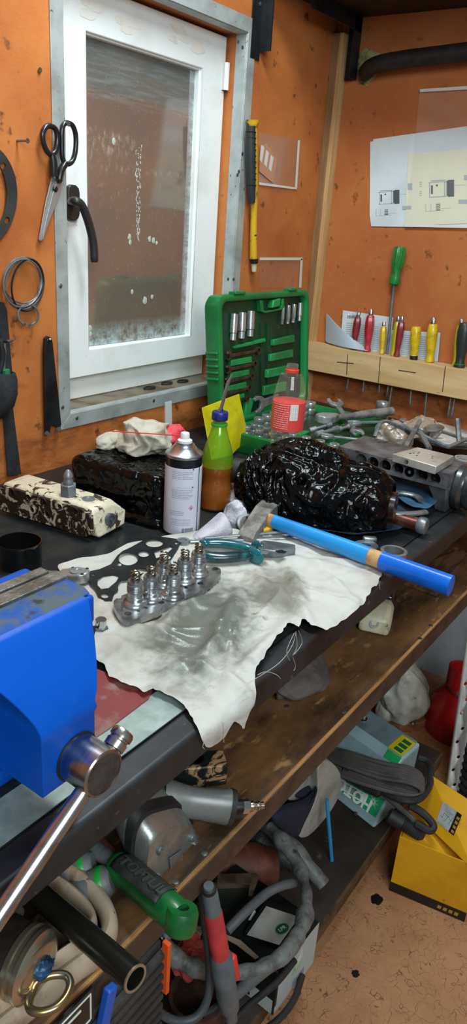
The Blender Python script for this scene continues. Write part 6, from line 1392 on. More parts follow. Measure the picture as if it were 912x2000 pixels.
e1 = (lab_[2] - lab_[1]); lp = MB(); lp.prism(lab_, nL * .0006); lab1 = lp.build('green_label', pm('green label', '#0f9a66', .4), body)
Mwh = pm('label white print', '#dfe6e0', .45); Mgr = bpy.data.materials['green label']
def lq(s, t): return lab_[1].lerp(lab_[2], s).lerp(lab_[0].lerp(lab_[3], s), t) + nL * .0008
m = MB(); m.prism([lq(.30, .22), lq(1.0, .10), lq(1.0, .78), lq(.30, .80)], nL * .0003); wp = m.build('white_panel', Mwh, lab1)
m = MB(); m.prism([lq(.42, .30), lq(1.0, .18), lq(1.0, .70), lq(.42, .72)], nL * .0003); m.build('green_panel', Mgr, lab1)
m = MB()
for k in range(16):
    t0 = 2 * PI * k / 16; c = lq(.17, .62); ux = (lab_[2] - lab_[1]).normalized(); uy = nL.cross(ux); r = .016 if k % 2 == 0 else .009
    m.prism([c + (ux * math.cos(t0 - .16) + uy * math.sin(t0 - .16)) * .003, c + (ux * math.cos(t0) + uy * math.sin(t0)) * r, c + (ux * math.cos(t0 + .16) + uy * math.sin(t0 + .16)) * .003], nL * .0003)
m.build('white_star', Mwh, lab1)
ux = (lab_[1] - lab_[2]).normalized(); Ft = frame(lq(.70, .46) + nL * .0009, -ux, z=nL); text('НОТОМ', Ft, .036, Mwh, lab1, 'lettering', .0003, sx=1.0, bold=.0012)
# yellow and green sticker at the near end
nE = -dax
def ons(i, s, k, off=.0016):
    n_ = (sec[i + 1] - sec[i]).cross(dax).normalized(); n_ = n_ if n_.dot(CAM - sec[i]) > 0 or n_.z > .5 else -n_
    return sec[i].lerp(sec[i + 1], s) + dax * k + n_ * off, n_
for (i, s0, s1, k0, k1, mt, nm) in ((3, .02, .85, .006, .045, pm('yellow sticker', '#c6b41c', .4), 'yellow_sticker'), (2, .1, .95, .004, .040, pm('green sticker', '#1a9a50', .4), 'green_sticker')):
    (p0, n_), (p1, _), (p2, _), (p3, _) = ons(i, s0, k0), ons(i, s1, k0), ons(i, s1, k1), ons(i, s0, k1); st = MB().prism([p0, p1, p2, p3], n_ * .0006).build(nm, mt, body)
    if i == 3:
        m = MB()
        for k in range(3): q = lambda s, t: (p0.lerp(p1, s)).lerp(p3.lerp(p2, s), t) + n_ * .0008; m.prism([q(.1 + .28 * k, .15), q(.3 + .28 * k, .15), q(.3 + .28 * k, .7), q(.1 + .28 * k, .7)], n_ * .0003)
        m.build('sticker_print', pm('dark green print', '#0c5a34', .5), st)
q, n_ = ons(3, .45, .14, .001); MB().lathe([(.009, 0), (.009, .003), (.006, .004), (.006, .010), (.0035, .012), (0, .012)], q, n_, 18).build('toggle_nut', M_CHROME, body)
q = onface(695, 1589); MB().lathe([(.005, 0), (.004, .003), (0, .0035)], q, nL, 12).build('screw', M_SCREW, body)
m = MB(); m.prism([ons(3, .10, .03)[0], ons(3, .14, .03)[0], ons(3, .14, .07)[0], ons(3, .10, .07)[0]], n_ * .0005); 
# its cable coil lying over it
M_CAB = pm('dusty grey cable', '#4a4845', .65, col2='#2f2e2c', scale=12)
coil = thing('cable_coil', 'dusty dark cable bundled in a long coil over the grey charger', 'cable', onface(720, 1500))
def cab(px, r, mat=M_CAB, name='cable', par=coil, lift=0, n=8, k=7):
    return MB().tube(spline([PZ(u, v, z) for u, v, z in px], k), r, n).build(name, mat, par)
rd = random.Random(6)
zc_ = ZL + .15
for k in range(8):
    o = k * 4.2 - 4; jx = rd.uniform(-4, 4)
    cab(((636 + jx, 1462 + o * .8, zc_ - .02), (690, 1476 + o, zc_), (745, 1492 + o + rd.uniform(-3, 3), zc_ + .004), (795 + jx, 1503 + o, zc_ + .006), (822 + rd.uniform(-3, 4), 1518 + o * .9, zc_ - .005), (815, 1538 + o * .6, zc_ - .02), (770, 1530 + o * .7, zc_ - .012), (700, 1502 + o, zc_ - .012), (640, 1478 + o, zc_ - .03)), .0048, name='cable_turn')
cab(((745, 1545, ZL + .12), (785, 1562, ZL + .13), (820, 1560, ZL + .13), (840, 1530, ZL + .13), (838, 1490, ZL + .13), (818, 1480, ZL + .13)), .0075, M_BLKR, 'outer_turn')
m = MB(); A1 = PZ(668, 1505, ZL + .125); B1 = PZ(746, 1548, ZL + .115); d = (B1 - A1).normalized(); L5 = (B1 - A1).length
m.lathe([(.012, 0)] + [(.0165 if k % 2 else .0150, L5 * (.02 + .92 * k / 40)) for k in range(41)] + [(.010, L5)], A1, d, 18); m.build('ribbed_sleeve', M_BLKR, coil)
cab(((750, 1550, ZL + .11), (778, 1575, ZL + .10), (806, 1600, ZL + .085), (826, 1632, ZL + .06)), .0065, M_CAB, 'loose_end')
cab(((800, 1572, ZL + .11), (828, 1590, ZL + .10), (846, 1612, ZL + .09), (838, 1622, ZL + .085), (812, 1608, ZL + .09)), .0085, M_BLKR, 'loose_end')
m = MB(); A1 = PZ(757, 1590, ZL + .085); B1 = PZ(828, 1634, ZL + .06); d = (B1 - A1).normalized(); L5 = (B1 - A1).length; m.lathe([(.010, 0), (.016, .004), (.0165, L5 * .4)] + [(.0150 if k % 2 else .0135, L5 * (.42 + .5 * k / 16)) for k in range(17)] + [(.008, L5)], A1, d, 18); m.build('plug_boot', M_BLKR, coil)

# ---- slip-on shoes
M_SOLE = pm('worn light grey sole', '#a9a7a0', .75, col2='#8f8d86', scale=16, speck='#4a4a48', sscale=60, slo=.68, shi=.74); M_NAVY = pm('navy striped fabric', '#161c2e', .9, col2='#1c2438', scale=60, bump=.2, bscale=300)
def pxy(x, y): return (412 + x * .548, 1300 + y * .548)
def shoe(nm, sole, upper, yb, th, label):
    t_ = thing('slip_on_shoe', label, 'shoe', PY(*pxy(*sole[0]), yb), 'pair of slip on shoes under the shelf')
    P = smooth_poly([PY(*pxy(x, y), yb) for x, y in sole], 2); m = MB(); m.prism(P, (.012, th, -.004)); m.build('sole', M_SOLE, t_, bevel=.004, seg=3)
    Q = smooth_poly([PY(*pxy(x, y), yb) for x, y in upper], 2); c = sum(Q, Vector()) / len(Q); R_ = []
    for k in range(7): s_ = 1 - .75 * (k / 6) ** 2.2; R_.append([c + (p - c) * s_ + Vector((-.010, -.016, .006)) * math.sin(PI / 2 * k / 6) + Vector((0, .006, 0)) for p in Q])
    m = MB(); m.loft(R_); m.build('upper', M_NAVY, t_, angle=60); return t_
t_ = shoe('a', [(312, 618), (325, 575), (365, 500), (385, 440), (378, 370), (395, 340), (430, 340), (468, 385), (466, 450), (430, 520), (385, 575), (345, 615)], [(225, 560), (225, 535), (262, 500), (335, 485), (372, 455), (382, 430), (386, 440), (365, 500), (325, 580), (312, 618), (270, 600)], .50, .03, 'grey soled navy slip on shoe standing on its side under the shelf edge')
sh2 = shoe('b', [(262, 488), (300, 440), (345, 395), (378, 380), (378, 420), (372, 455), (345, 475)], [(290, 470), (320, 440), (360, 420), (370, 455), (345, 472)], .525, .03, 'second grey soled slip on shoe, further back and mostly hidden')
# blue stick
b0 = LB_(648, 1681, .002); tp = Vector((b0.x - .004, b0.y + .03, hz(645, 1560, b0.x, b0.y + .03)))
tag(MB().tube([b0, tp], .0042, 10).build('blue_stick', pm('blue rod', '#2a86b8', .45)), 'thin light blue rod leaning on the lower board beside the shoe', 'rod')

# ---- black box with a white side and leaves
A = LB_(533, 1984, .001); B = LB_(611, 1880, .001); C_ = LB_(466, 1925, .001); ex = (B - A).normalized(); ey = Vector((-ex.y, ex.x, 0)); 
if ey.dot(C_ - A) < 0: ey = -ey
lx = (B - A).length; ly = .19; hb = hz(612, 1798, B.x, B.y) - ZL
box_ = thing('carton', 'black and white carton with printed green leaves standing on the lower board', 'box', A)
FBX = frame(A, ex, y=ey)
if FBX.to_3x3().col[2].z < 0: pass
MB(FBX).box((lx / 2, ly / 2, hb / 2 * (1 if FBX[2][2] > 0 else -1)), (lx, ly, hb)).build('carton_body', pm('black carton', '#0e1112', .4, col2='#16201a', scale=8), box_, bevel=.001)
M_CW = pm('pale carton print', '#a9b4b8', .5); M_LEAF = pm('leaf print', '#8fb58a', .5, col2='#d8e2d0', scale=30)
def bq(x, y, z): return A + ex * x + ey * y + Vector((0, 0, z))
side = MB().prism([bq(.0005, -.0004, .001), bq(lx - .0005, -.0004, .001), bq(lx - .0005, -.0004, hb - .001), bq(.0005, -.0004, hb - .001)], ey * -.0004).build('white_side', M_CW, box_)
m = MB(); lf = lambda x0, z0, x1, z1, w: MB().prism([bq(x0, -.0010, z0), bq((x0 + x1) / 2 + w, -.0010, (z0 + z1) / 2 - w), bq(x1, -.0010, z1), bq((x0 + x1) / 2 - w, -.0010, (z0 + z1) / 2 + w)], ey * -.0003).build('leaf_picture', M_LEAF, side)
m.prism([bq(.0, -.0009, hb * .22), bq(lx * .03, -.0009, hb * .22), bq(lx * .03, -.0009, hb * .8), bq(.0, -.0009, hb * .8)], ey * -.0002)
lf(lx * .30, hb * .42, lx * .62, hb * .72, .004); lf(lx * .34, hb * .40, lx * .68, hb * .56, .003); lf(lx * .36, hb * .46, lx * .60, hb * .85, .003); m.build('dark_edge', M_BLK, side)
m = MB()
for k in range(3): m.prism([bq(lx * .42, -.0009, hb * (.24 - .05 * k)), bq(lx * .72, -.0009, hb * (.24 - .05 * k)), bq(lx * .72, -.0009, hb * (.255 - .05 * k)), bq(lx * .42, -.0009, hb * (.255 - .05 * k))], ey * -.0002)
m.build('small_print', M_INK, side)
fs_ = MB().prism([bq(-.0004, .004, .001), bq(-.0004, ly - .002, .001), bq(-.0004, ly - .002, hb * .32), bq(-.0004, .004, hb * .32)], ex * -.0004).build('pale_band', M_CW, box_)
m = MB()
for k in range(5): y = .05 + .018 * k; m.prism([bq(-.0010, y, hb * .05), bq(-.0010, y + .012, hb * .05), bq(-.0010, y + .014, hb * .28), bq(-.0010, y + .003, hb * .28)], ex * -.0002)
m.build('printed_letters', M_BLK, fs_)
zt2 = ZL + hb + .0012
def bt(u, v, z=0): return PZ(u, v, zt2 + z)
m = MB(); 
for pts in (((485, 1797), (497, 1776), (500, 1782), (490, 1798)), ((492, 1798), (520, 1768), (516, 1780), (500, 1800)), ((498, 1800), (524, 1778), (516, 1790), (505, 1802))): MB().prism([bt(u, v) for u, v in pts], (0, 0, .0006)).build('leaf_picture', M_LEAF, box_)
lid_ = thing('label_box', 'flat black box with a pale label lying on the carton', 'box', bt(535, 1810))
lb4 = [bt(482, 1826), (bt(520, 1770)), bt(584, 1791), bt(545, 1846)]
m = MB(); m.prism([p + (p - sum(lb4, Vector()) / 4) * .12 for p in lb4], (0, 0, .012)); m.build('box_body', pm('black box card', '#101214', .4), lid_, bevel=.001)
lbp = [PZ(u, v, zt2 + .0125) for u, v in ((482, 1826), (520, 1770), (584, 1791), (545, 1846))]; pl_ = MB().prism(lbp, (0, 0, .0004)).build('pale_label', pm('grey label paper', '#a8a79e', .6, col2='#8f8e86', scale=20), lid_)
q = PZ(551, 1814, zt2 + .0131); ux = (lbp[3] - lbp[0]).normalized(); ov = frame(q, PZ(575, 1800, q.z) - PZ(535, 1826, q.z), z=(0, 0, 1)); m = MB(ov); m.prism([(x, y, 0) for x, y in circ(0, 0, .0125, 28, .0085)], (0, 0, .0003)); em = m.build('green_oval', pm('oval green', '#0c4a2a', .4), pl_)
m = MB(ov); m.prism([(x, y, -.0001) for x, y in circ(0, 0, .0140, 28, .0100)], (0, 0, .0002)); m.build('oval_rim', pm('oval rim', '#5a8a5a', .4), pl_)
text('LPR', ov @ Matrix.Translation((0, 0, .0005)), .0088, M_CW, em, 'lettering', .0002, sx=1.1, bold=.0003)
m = MB()
for k in range(4): m.prism([lbp[0].lerp(lbp[1], .12 + .06 * k).lerp(lbp[3].lerp(lbp[2], .12 + .06 * k), .08) + Vector((0, 0, .0005)), lbp[0].lerp(lbp[1], .12 + .06 * k).lerp(lbp[3].lerp(lbp[2], .12 + .06 * k), .5) + Vector((0, 0, .0005)), lbp[0].lerp(lbp[1], .14 + .06 * k).lerp(lbp[3].lerp(lbp[2], .14 + .06 * k), .5) + Vector((0, 0, .0005)), lbp[0].lerp(lbp[1], .14 + .06 * k).lerp(lbp[3].lerp(lbp[2], .14 + .06 * k), .08) + Vector((0, 0, .0005))], (0, 0, .0002))
m.build('small_print', M_INK2, pl_)
P = [PZ(u, v, zt2 + .003) for u, v in ((440, 1826), (470, 1838), (505, 1870), (498, 1874), (462, 1846), (440, 1834))]
tag(MB().prism(P, (0, 0, .002)).build('torn_card', pm('torn brown card', '#9a8a78', .7)), 'torn strip of pale card lying on the black carton', 'card')

# ---- hoses and cables
M_HOSE = pm('dusty wrinkled hose wrap', '#6a6e6c', .55, col2='#454846', scale=22, speck='#2a2b2a', sscale=50, slo=.62, shi=.72, bump=.4, bscale=70)
hz_ = ZL + .20
def hose(px, r, mat, name, label, cat='hose', wr=.0, n=16, k=9, parts=None):
    P = spline([PZ(u, v, z) for u, v, z in px], k); rs = [r * (1 + wr * noise.noise(p * 45) * 1.6) for p in P]
    o = MB().tube(P, rs, n).build(name, mat, parts); 
    if label: tag(o, label, cat)
    return o
hose(((318, 1848, hz_ + .06), (345, 1872, hz_ + .05), (390, 1893, hz_ + .03), (440, 1901, hz_), (500, 1893, hz_ - .01), (548, 1870, hz_ - .01), (580, 1830, hz_ - .02), (596, 1785, hz_ - .03), (598, 1740, hz_ - .03), (585, 1695, hz_ - .03), (565, 1660, hz_ - .02), (545, 1635, hz_ - .02), (530, 1615, hz_ - .03)), .0125, M_HOSE, 'air_hose', 'thick grey wrapped hose looping round the carton below the shelf', wr=.28)
hose(((500, 1590, ZL + .10), (530, 1620, ZL + .10), (570, 1655, ZL + .09), (605, 1695, ZL + .07), (632, 1728, ZL + .05)), .0165, M_HOSE, 'taped_hose', 'thicker taped hose end lying behind the hose loop', wr=.2)
hose(((470, 1625, ZL + .06), (505, 1640, ZL + .06), (540, 1665, ZL + .06), (575, 1690, ZL + .05)), .018, pm('dark crumpled wrap', '#3a3f42', .5, col2='#24272a', scale=30, bump=.6, bscale=60), 'wrapped_cable', 'dark crumpled wrapped cable beside the taped hose', wr=.3)
hose(((443, 1818, hz_ - .06), (480, 1780, hz_ - .05), (520, 1745, hz_ - .05), (550, 1730, hz_ - .05), (575, 1724, hz_ - .06)), .0085, pm('grey hose', '#5c6062', .5, col2='#44484a', scale=14), 'grey_hose', 'slim grey hose running across behind the flat labelled box')
hose(((395, 1990, ZL + .14), (430, 1968, ZL + .14), (480, 1925, ZL + .14), (530, 1885, ZL + .14), (560, 1862, ZL + .14)), .0095, pm('grey cable', '#565a5c', .5), 'grey_cable', 'grey cable running past the lower front corner of the carton', 'cable')
hose(((440, 2010, ZL + .11), (490, 1960, ZL + .11), (540, 1918, ZL + .11), (575, 1875, ZL + .11)), .006, M_BLKR, 'black_cable', 'black cable lying along the white side of the carton', 'cable')
hose(((520, 2010, ZL + .02), (550, 1985, ZL + .02), (575, 1950, ZL + .02), (590, 1905, ZL + .02)), .006, pm('dark cable', '#26282a', .5), 'dark_cable', 'dark cable curling on the board in front of the carton', 'cable')
hose(((270, 1920, ZL + .38), (290, 1950, ZL + .30), (315, 1980, ZL + .24), (350, 1995, ZL + .22), (385, 1985, ZL + .22), (405, 1950, ZL + .24), (410, 1900, ZL + .28), (405, 1840, ZL + .34), (398, 1780, ZL + .40), (395, 1745, ZL + .44)), .0062, pm('slate cable', '#3f464a', .5), 'slate_cable', 'slate grey cable hanging in a loop below the shelf', 'cable')
# ---- red and grey air tool
a = PY(408, 1735, .375); b = PZ(452, 1990, ZL + .20); t_ = thing('air_screwdriver', 'upright air tool with red grip and red lever below the shelf edge', 'power tool', b)
d = (b - a).normalized(); ln = (b - a).length
M_TG2 = pm('grey tool body', '#5a656c', .45, col2='#4a5459', scale=12); M_TR = pm('red grip', '#c03a3e', .5, col2='#a83036', scale=20)
TK = .62
def tk(P): return [(r * TK, h) for r, h in P]
MB().lathe(tk([(.010, -.006), (.0135, 0), (.0140, .004), (.0165, .008), (.0175, ln * .14), (.0178, ln * .16)]), a, d, 26).build('tail', M_TG2, t_)
MB().lathe(tk([(.0178, ln * .155), (.0195, ln * .17), (.0205, ln * .44), (.0198, ln * .47)]), a, d, 26).build('grip', M_TR, t_)
MB().lathe(tk([(.0198, ln * .465), (.0255, ln * .5), (.0265, ln * .62), (.0235, ln * .72), (.0255, ln * .78), (.0225, ln * .9), (.0150, ln * .94), (.0150, ln), (0, ln)]), a, d, 26).build('body', M_TG2, t_)
MB().lathe(tk([(.0145, -.010), (.0150, .0), (.0110, .002), (0, .002)]), a - d * .002, -d, 20).build('end_collar', M_BLKR, t_)
sd = d.cross(Vector((0, -1, 0))).normalized(); sd = sd if sd.x > 0 else -sd
lv_ = a + d * ln * .60 + sd * .013 + Vector((0, -.008, 0)); F = frame(lv_, d, y=sd); MB(F).box((0, 0, 0), (.052, .010, .012)).build('lever', pm('bright red lever', '#d8302a', .4), t_, bevel=.003)
# ---- ridged black tool box with orange trim
YT = .384; xr = PY(318, 1880, YT).x; tb_ = thing('ridged_toolbox', 'black plastic box with ridged front, orange trim and blue latch under the shelf', 'tool box', (xr - .2, .48, ZL))
zt3 = min(PY(300, 1858, YT).z, -.2435)
M_TBX = pm('dusty black plastic', '#2a2b2c', .55, col2='#3a3a38', scale=14)
MB().box((xr - .22, YT + .102, (zt3 + ZL) / 2), (.44, .20, zt3 - ZL)).build('box_body', M_TBX, tb_, bevel=.004)
for k in range(8): MB().box((xr - .17, YT - .003, zt3 - .014 - k * .0175), (.33, .010, .0095)).build('ridge', M_TBX, tb_, bevel=.002)
MB().box((xr - .004, YT - .008, zt3 - .035), (.006, .010, .085)).build('orange_trim', pm('orange trim', '#d4531c', .45), tb_, bevel=.001)
c = PY(207, 1972, YT - .01); MB().box((c.x, YT - .008, c.z - .012), (.014, .010, .075), Matrix.Rotation(.25, 3, 'Y')).build('blue_latch', pm('blue latch', '#1c52b0', .4), tb_, bevel=.002)
c = PY(140, 1998, YT - .01); MB().box((c.x, YT - .0085, c.z - .005), (.060, .003, .05)).build('dark_badge', M_BLK, tb_); m = MB()
for (x0, x1, z0, z1) in ((-.026, .026, .018, .0195), (.0245, .026, -.02, .018), (-.026, .026, -.02, -.0185), (-.026, -.0245, -.02, .018), (-.012, .012, .008, .0105)): m.box((c.x + (x0 + x1) / 2, YT - .0104, c.z - .005 + (z0 + z1) / 2), (x1 - x0, .001, z1 - z0))
m.build('white_outline', Mwh, tb_)
# ---- rusty things
M_RC = pm('rusty brown pot', '#3a2620', .45, .3, col2='#5a4036', scale=18, speck='#1c120e', sscale=40)
q = PZ(385, 1945, ZL + .16); t_ = thing('rusty_pot', 'rusty brown metal pot open at the top, below the hose loop', 'pot', (q.x, q.y, ZL)); zb = ZL
MB().lathe([(.036, .001), (.042, .02), (.043, .13), (.041, .135), (.041, .15), (.044, .155), (.044, .165), (.038, .165), (.036, .16), (.034, .08), (0, .078)], (q.x, q.y, zb), n=36).build('pot_body', M_RC, t_)
a = LB_(445, 1692, .05); b = LB_(528, 1694, .05); t_ = thing('rusty_cylinder', 'rust brown cylinder lying under the shelf behind the bracket', 'cylinder', a - Vector((0, 0, .05))); dd2 = (b - a).normalized(); MB().lathe([(.02, -.06), (.045, -.055), (.047, 0), (.047, .06), (.040, .075), (.034, .10), (.02, .104), (0, .104)], a, dd2, 28).build('cylinder_body', pm('rust brown cast', '#5a2f22', .6, .1, col2='#7a4a38', scale=16), t_)
q0 = [PZ(u, v, ZL + .14) for u, v in ((425, 1710), (500, 1708), (506, 1714), (500, 1730), (492, 1752), (485, 1750), (488, 1728), (425, 1724))]
t_ = thing('angle_bracket', 'pale rusty bent steel bracket under the shelf edge', 'bracket', q0[0]); MB().prism(q0, (0, 0, .004)).build('plate', pm('pale rusty steel', '#6a5a4c', .5, .5, col2='#4a3a2e', scale=24), t_); MB().prism([q0[0], q0[1], q0[1] - Vector((0, 0, .05)), q0[0] - Vector((0, 0, .05))], (0, .004, 0)).build('flange', bpy.data.materials['pale rusty steel'], t_)
q0 = [PZ(u, v, ZL + .33) for u, v in ((362, 1775), (375, 1765), (392, 1790), (398, 1810), (392, 1830), (368, 1812))]
t_ = thing('hinge_plate', 'worn cream hinge plate below the green grip', 'plate', q0[0]); m = MB(); m.prism(q0, (0, 0, .004)); m.build('plate', pm('worn cream metal', '#8a8068', .5, .3, col2='#5a5040', scale=20), t_, bevel=.001); MB().lathe([(.008, 0), (.008, .006), (0, .006)], q0[3] * .5 + q0[2] * .5 + Vector((-.004, 0, .003)), n=14).build('bolt_head', M_BLKSTEEL, t_)
a = PZ(345, 1808, ZL + .36); b = PZ(318, 1832, ZL + .36); d = (b - a).normalized(); L6 = (b - a).length; t_ = thing('coil_spring', 'dark coil spring hanging just below the green grip', 'spring', a); s_ = d.cross(Vector((0, 0, 1))).normalized(); u_ = s_.cross(d)
MB().tube([a + d * L6 * k / 120 + (s_ * math.cos(k * .5) + u_ * math.sin(k * .5)) * .0065 for k in range(121)], .0016, 7).build('coil', M_DULLST, t_)
crumple('red_cloth', PZ(372, 1866, ZL + .17), (.045, .035, .02), pm('red rag', '#a03a34', .8, col2='#7a2822', scale=20, bump=.3, bscale=120), 91, 'red rag bunched below the grey hose next to the rusty pot', 'rag', .4, flatb=False)

# ---- yellow box with its lid open
M_YB = pm('yellow carton', '#d9a012', .5, col2='#c99010', scale=6, speck='#8a6414', sscale=24, slo=.7, shi=.76)
A = FL(760, 1738, .001); B = FL(897, 1796, .001); ex = (B - A).normalized(); ey = Vector((-ex.y, ex.x, 0)); ey = ey if ey.x > 0 else -ey
lx = .165; ly = .13; hb = hz(777, 1634, A.x, A.y) - ZF
yb = thing('yellow_box', 'yellow cardboard box with a black foot band and open lid on the floor', 'box', A)
def yq_(x, y, z): return A + ex * x + ey * y + Vector((0, 0, z))
m = MB(); t_w = .0025
for (x0, x1, y0, y1) in ((0, lx, 0, t_w), (0, lx, ly - t_w, ly), (0, t_w, t_w, ly - t_w), (lx - t_w, lx, t_w, ly - t_w)): m.hexa([yq_(x0, y0, 0), yq_(x1, y0, 0), yq_(x1, y1, 0), yq_(x0, y1, 0)], [yq_(x0, y0, hb), yq_(x1, y0, hb), yq_(x1, y1, hb), yq_(x0, y1, hb)])
m.hexa([yq_(0, 0, 0), yq_(lx, 0, 0), yq_(lx, ly, 0), yq_(0, ly, 0)], [yq_(0, 0, .003), yq_(lx, 0, .003), yq_(lx, ly, .003), yq_(0, ly, .003)])
yb0 = m.build('box_walls', M_YB, yb)
m = MB(); m.prism([yq_(.002, ly * .999, hb - .006), yq_(lx, ly, hb - .03), yq_(lx, .004, hb - .05), yq_(.004, .004, hb - .004)], (0, 0, .0015)); m.build('inner_flap', M_YB, yb0)
bd = MB().prism([yq_(-.0003, -.0006, 0), yq_(lx, -.0006, 0), yq_(lx, -.0006, .026), yq_(-.0003, -.0006, .026)], ey * -.0003).build('black_band', M_BLK, yb0)
MB().prism([yq_(-.0006, 0, 0), yq_(-.0006, ly, 0), yq_(-.0006, ly, .026), yq_(-.0006, 0, .026)], ex * -.0003).build('black_band', M_BLK, yb0)
m = MB()
for k in range(4): m.prism([yq_(.105 + .012 * k, -.0012, .008), yq_(.113 + .012 * k, -.0012, .008), yq_(.114 + .012 * k, -.0012, .017), yq_(.106 + .012 * k, -.0012, .017)], ey * -.0002)
m.build('gold_print', pm('gold print', '#a8842a', .5), bd)
zl_ = ZF + hb
p0 = PZ(806, 1584, zl_ + .005); p1 = PZ(840, 1513, zl_ + .085); p2 = PZ(960, 1592, zl_ + .085); p3 = PZ(925, 1700, zl_ + .002)
nl = (p1 - p0).cross(p3 - p0).normalized(); nl = nl if nl.dot(CAM - p0) > 0 else -nl
ld = MB().prism([p0, p1, p2, p3], nl * -.003).build('lid', M_YB, yb)
def lidp(u, v, o=.0006): Q = p0 + nl * o; d = ray(u, v); return CAM + d * ((Q - CAM).dot(nl) / d.dot(nl))
ls = MB().prism([lidp(u, v) for u, v in ((865, 1565), (902, 1592), (886, 1632), (852, 1604))], nl * .0004).build('white_sticker', pm('sticker white', '#a9aeac', .6, col2='#8a9090', scale=30), ld)
MB().prism([lidp(u, v, .0012) for u, v in ((893, 1585), (902, 1592), (886, 1632), (876, 1624))], nl * .0003).build('black_stripe', M_BLK, ls)
m = MB()
for k in range(4): m.prism([lidp(u, v, .0016) for u, v in ((893 - 3.6 * k, 1594 + 8.5 * k), (898 - 3.6 * k, 1598 + 8.5 * k), (896 - 3.6 * k, 1603 + 8.5 * k), (891 - 3.6 * k, 1599 + 8.5 * k))], nl * .0002)
m.build('gold_print', bpy.data.materials['gold print'], ls)
m = MB()
for k in range(3):
    P = [lidp(860 + 8 * k + j * 4, 1592 + 7 * k + 5 * math.sin(j * 2.1 + k), .0014) for j in range(7)]; m.tube(P, .0003, 4)
m.build('handwriting', M_INK, ls)
# ---- white slotted angle
M_SLOT = pm('white painted slotted steel', '#ccd0cc', .45, .1, col2='#b0b4b0', scale=12, speck='#5a4a40', sscale=40, slo=.7, shi=.76)
f0 = FL(869, 1546, .0); t0 = PX(914, 1225, f0.x + .03); d = (t0 - f0).normalized(); t1 = t0 + d * .55; wv = (FL(893, 1556) - FL(869, 1546)); wv.z = 0; wd = .034; wv = wv.normalized()
sa = thing('slotted_angle', 'white slotted steel upright standing at the right edge by the red jack', 'upright', f0)
F = frame(f0, d, y=wv); Lz = (t1 - f0).length
holes = [circ(.03 + .042 * k, wd * (.38 if k % 2 else .62), .0062, 10, .0032, .5) for k in range(int(Lz / .042) - 1)]
co, tr = sheet([(0, 0), (Lz, 0), (Lz, wd), (0, wd)], holes); MB(F).add([(x, y, 0) for x, y in co], tr).build('slotted_face', M_SLOT, sa, solid=.0016)
MB(F).box((Lz / 2, wd, .016), (Lz, .0016, .034)).build('side_flange', M_SLOT, sa)
# ---- red jack
M_REDJ = pm('red enamel', '#a8161a', .35, col2='#8a1014', scale=8, coat=.3, speck='#3a1010', sscale=30, slo=.68, shi=.75)
q = FL(884, 1452, .0); q = q + Vector((q.x, q.y, 0)).normalized() * .08; hk = hz(893, 1302, q.x, q.y) - ZF
rj = thing('red_jack', 'red jack body with a cylindrical neck standing on the floor at the right', 'jack', q)
MB().lathe([(.098, 0), (.100, .01), (.098, hk * .30), (.082, hk * .52), (.060, hk * .64), (.050, hk * .68), (.045, hk * .66), (0, hk * .66)], q, n=44).build('body', M_REDJ, rj)
nk = q + Vector((.0, .022, 0)); MB().lathe([(.034, hk * .62), (.035, hk), (.030, hk + .002), (.026, hk), (.024, hk * .8), (0, hk * .8)], nk, n=30).build('neck', M_REDJ, rj)
MB().tube([q + Vector((math.cos(t) * .052, math.sin(t) * .052, hk * .67 + .004 * math.sin(t * 3))) for t in [2 * PI * i / 36 for i in range(36)]], .003, 8, closed=True).build('wire_band', pm('brown wire', '#3a2a22', .6), rj)
MB().box(q + Vector((.05, -.10, .03)), (.16, .05, .05)).build('foot_beam', M_REDJ, rj, bevel=.006)
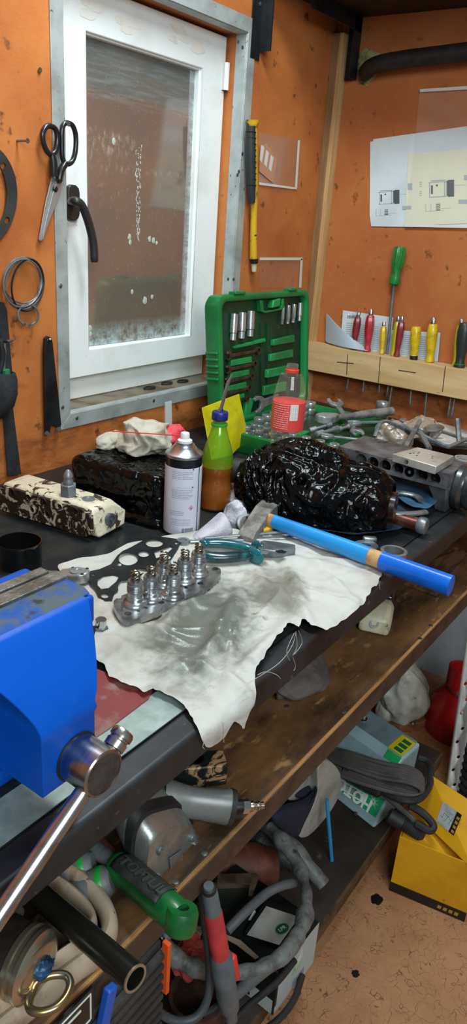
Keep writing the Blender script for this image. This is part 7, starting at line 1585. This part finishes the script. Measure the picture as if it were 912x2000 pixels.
# ---- bags, boards, debris
M_WB = pm('white plastic sack', '#b4b4aa', .45, col2='#8f8d80', scale=14, speck='#5a4e40', sscale=30, slo=.66, shi=.76)
crumple('plastic_sack', FL(787, 1352, .10), (.10, .09, .13), M_WB, 95, 'white plastic sack with stains standing under the board by the red jack', 'sack', .3)
crumple('white_bottle_neck', FL(755, 1385, .05), (.045, .04, .06), M_WB, 99, 'rounded white plastic lump in front of the stained sack', 'plastic', .15)
P = [PX(u, v, XB - .012) for u, v in ((800, 1332), (790, 1230), (850, 1170), (915, 1140), (915, 1345), (870, 1346))]
tag(MB().prism(P, (.010, 0, 0)).build('white_board', pm('white panel', '#aab0b4', .5, col2='#969c9e', scale=6)), 'white panel standing against the end wall under the bench', 'board')
P = [FL(u, v, .0) for u, v in ((738, 1412), (770, 1395), (830, 1390), (845, 1410), (820, 1428), (780, 1432))]; t_ = thing('wood_block', 'reddish wooden block on the floor between the charger and the jack', 'wood', P[0]); MB().prism(P, (0, 0, .03)).build('block', pm('reddish wood', '#8a5a38', .6, col2='#6a4028', scale=14), t_, bevel=.003)
MB().lathe([(.008, 0), (.006, .004), (0, .005)], FL(806, 1412, .03), n=12).build('bolt_head', M_SCREW, t_)
for k, (u, v, r, lb) in enumerate(((835, 1452, .040, 'brown scrap lump between the charger and the slotted upright'), (852, 1490, .045, 'lower brown scrap lump beside the foot of the slotted upright'))): chunk(FL(u, v, .02), (r, r * .8, .024), 70 + k, lb, pm('brown scrap', '#5a4028', .7, col2='#2a1c12', scale=20, bump=.4, bscale=50), 'scrap_lump', 'scrap')
q = FL(912, 1560, .0) + Vector((.06, -.04, 0)); t_ = thing('hose_coil', 'black ribbed hose coil at the right edge behind the yellow box', 'hose', q)
for k in range(7): MB().tube([q + Vector((math.cos(t) * .085, math.sin(t) * .085, .014 + .022 * k)) for t in [2 * PI * i / 32 for i in range(32)]], .0115, 10, closed=True).build('hose_turn', M_BLKR, t_)
for (u, v, r, lb) in ((735, 1757, .014, 'black oily spot on the floor left of the yellow box'), (694, 1902, .008, 'small black oily spot in the middle of the floor')):
    o = [FL(u, v, .0006) + Vector((math.cos(t) * r, math.sin(t) * r * .9, 0)) * (1 + .4 * noise.noise(Vector((math.cos(t) * 2, math.sin(t) * 2, u)))) for t in [2 * PI * i / 20 for i in range(20)]]
    tag(MB().prism(o, (0, 0, .0012)).build('oil_spot', pm('tar', '#0e0b0a', .4)), lb, 'spot')
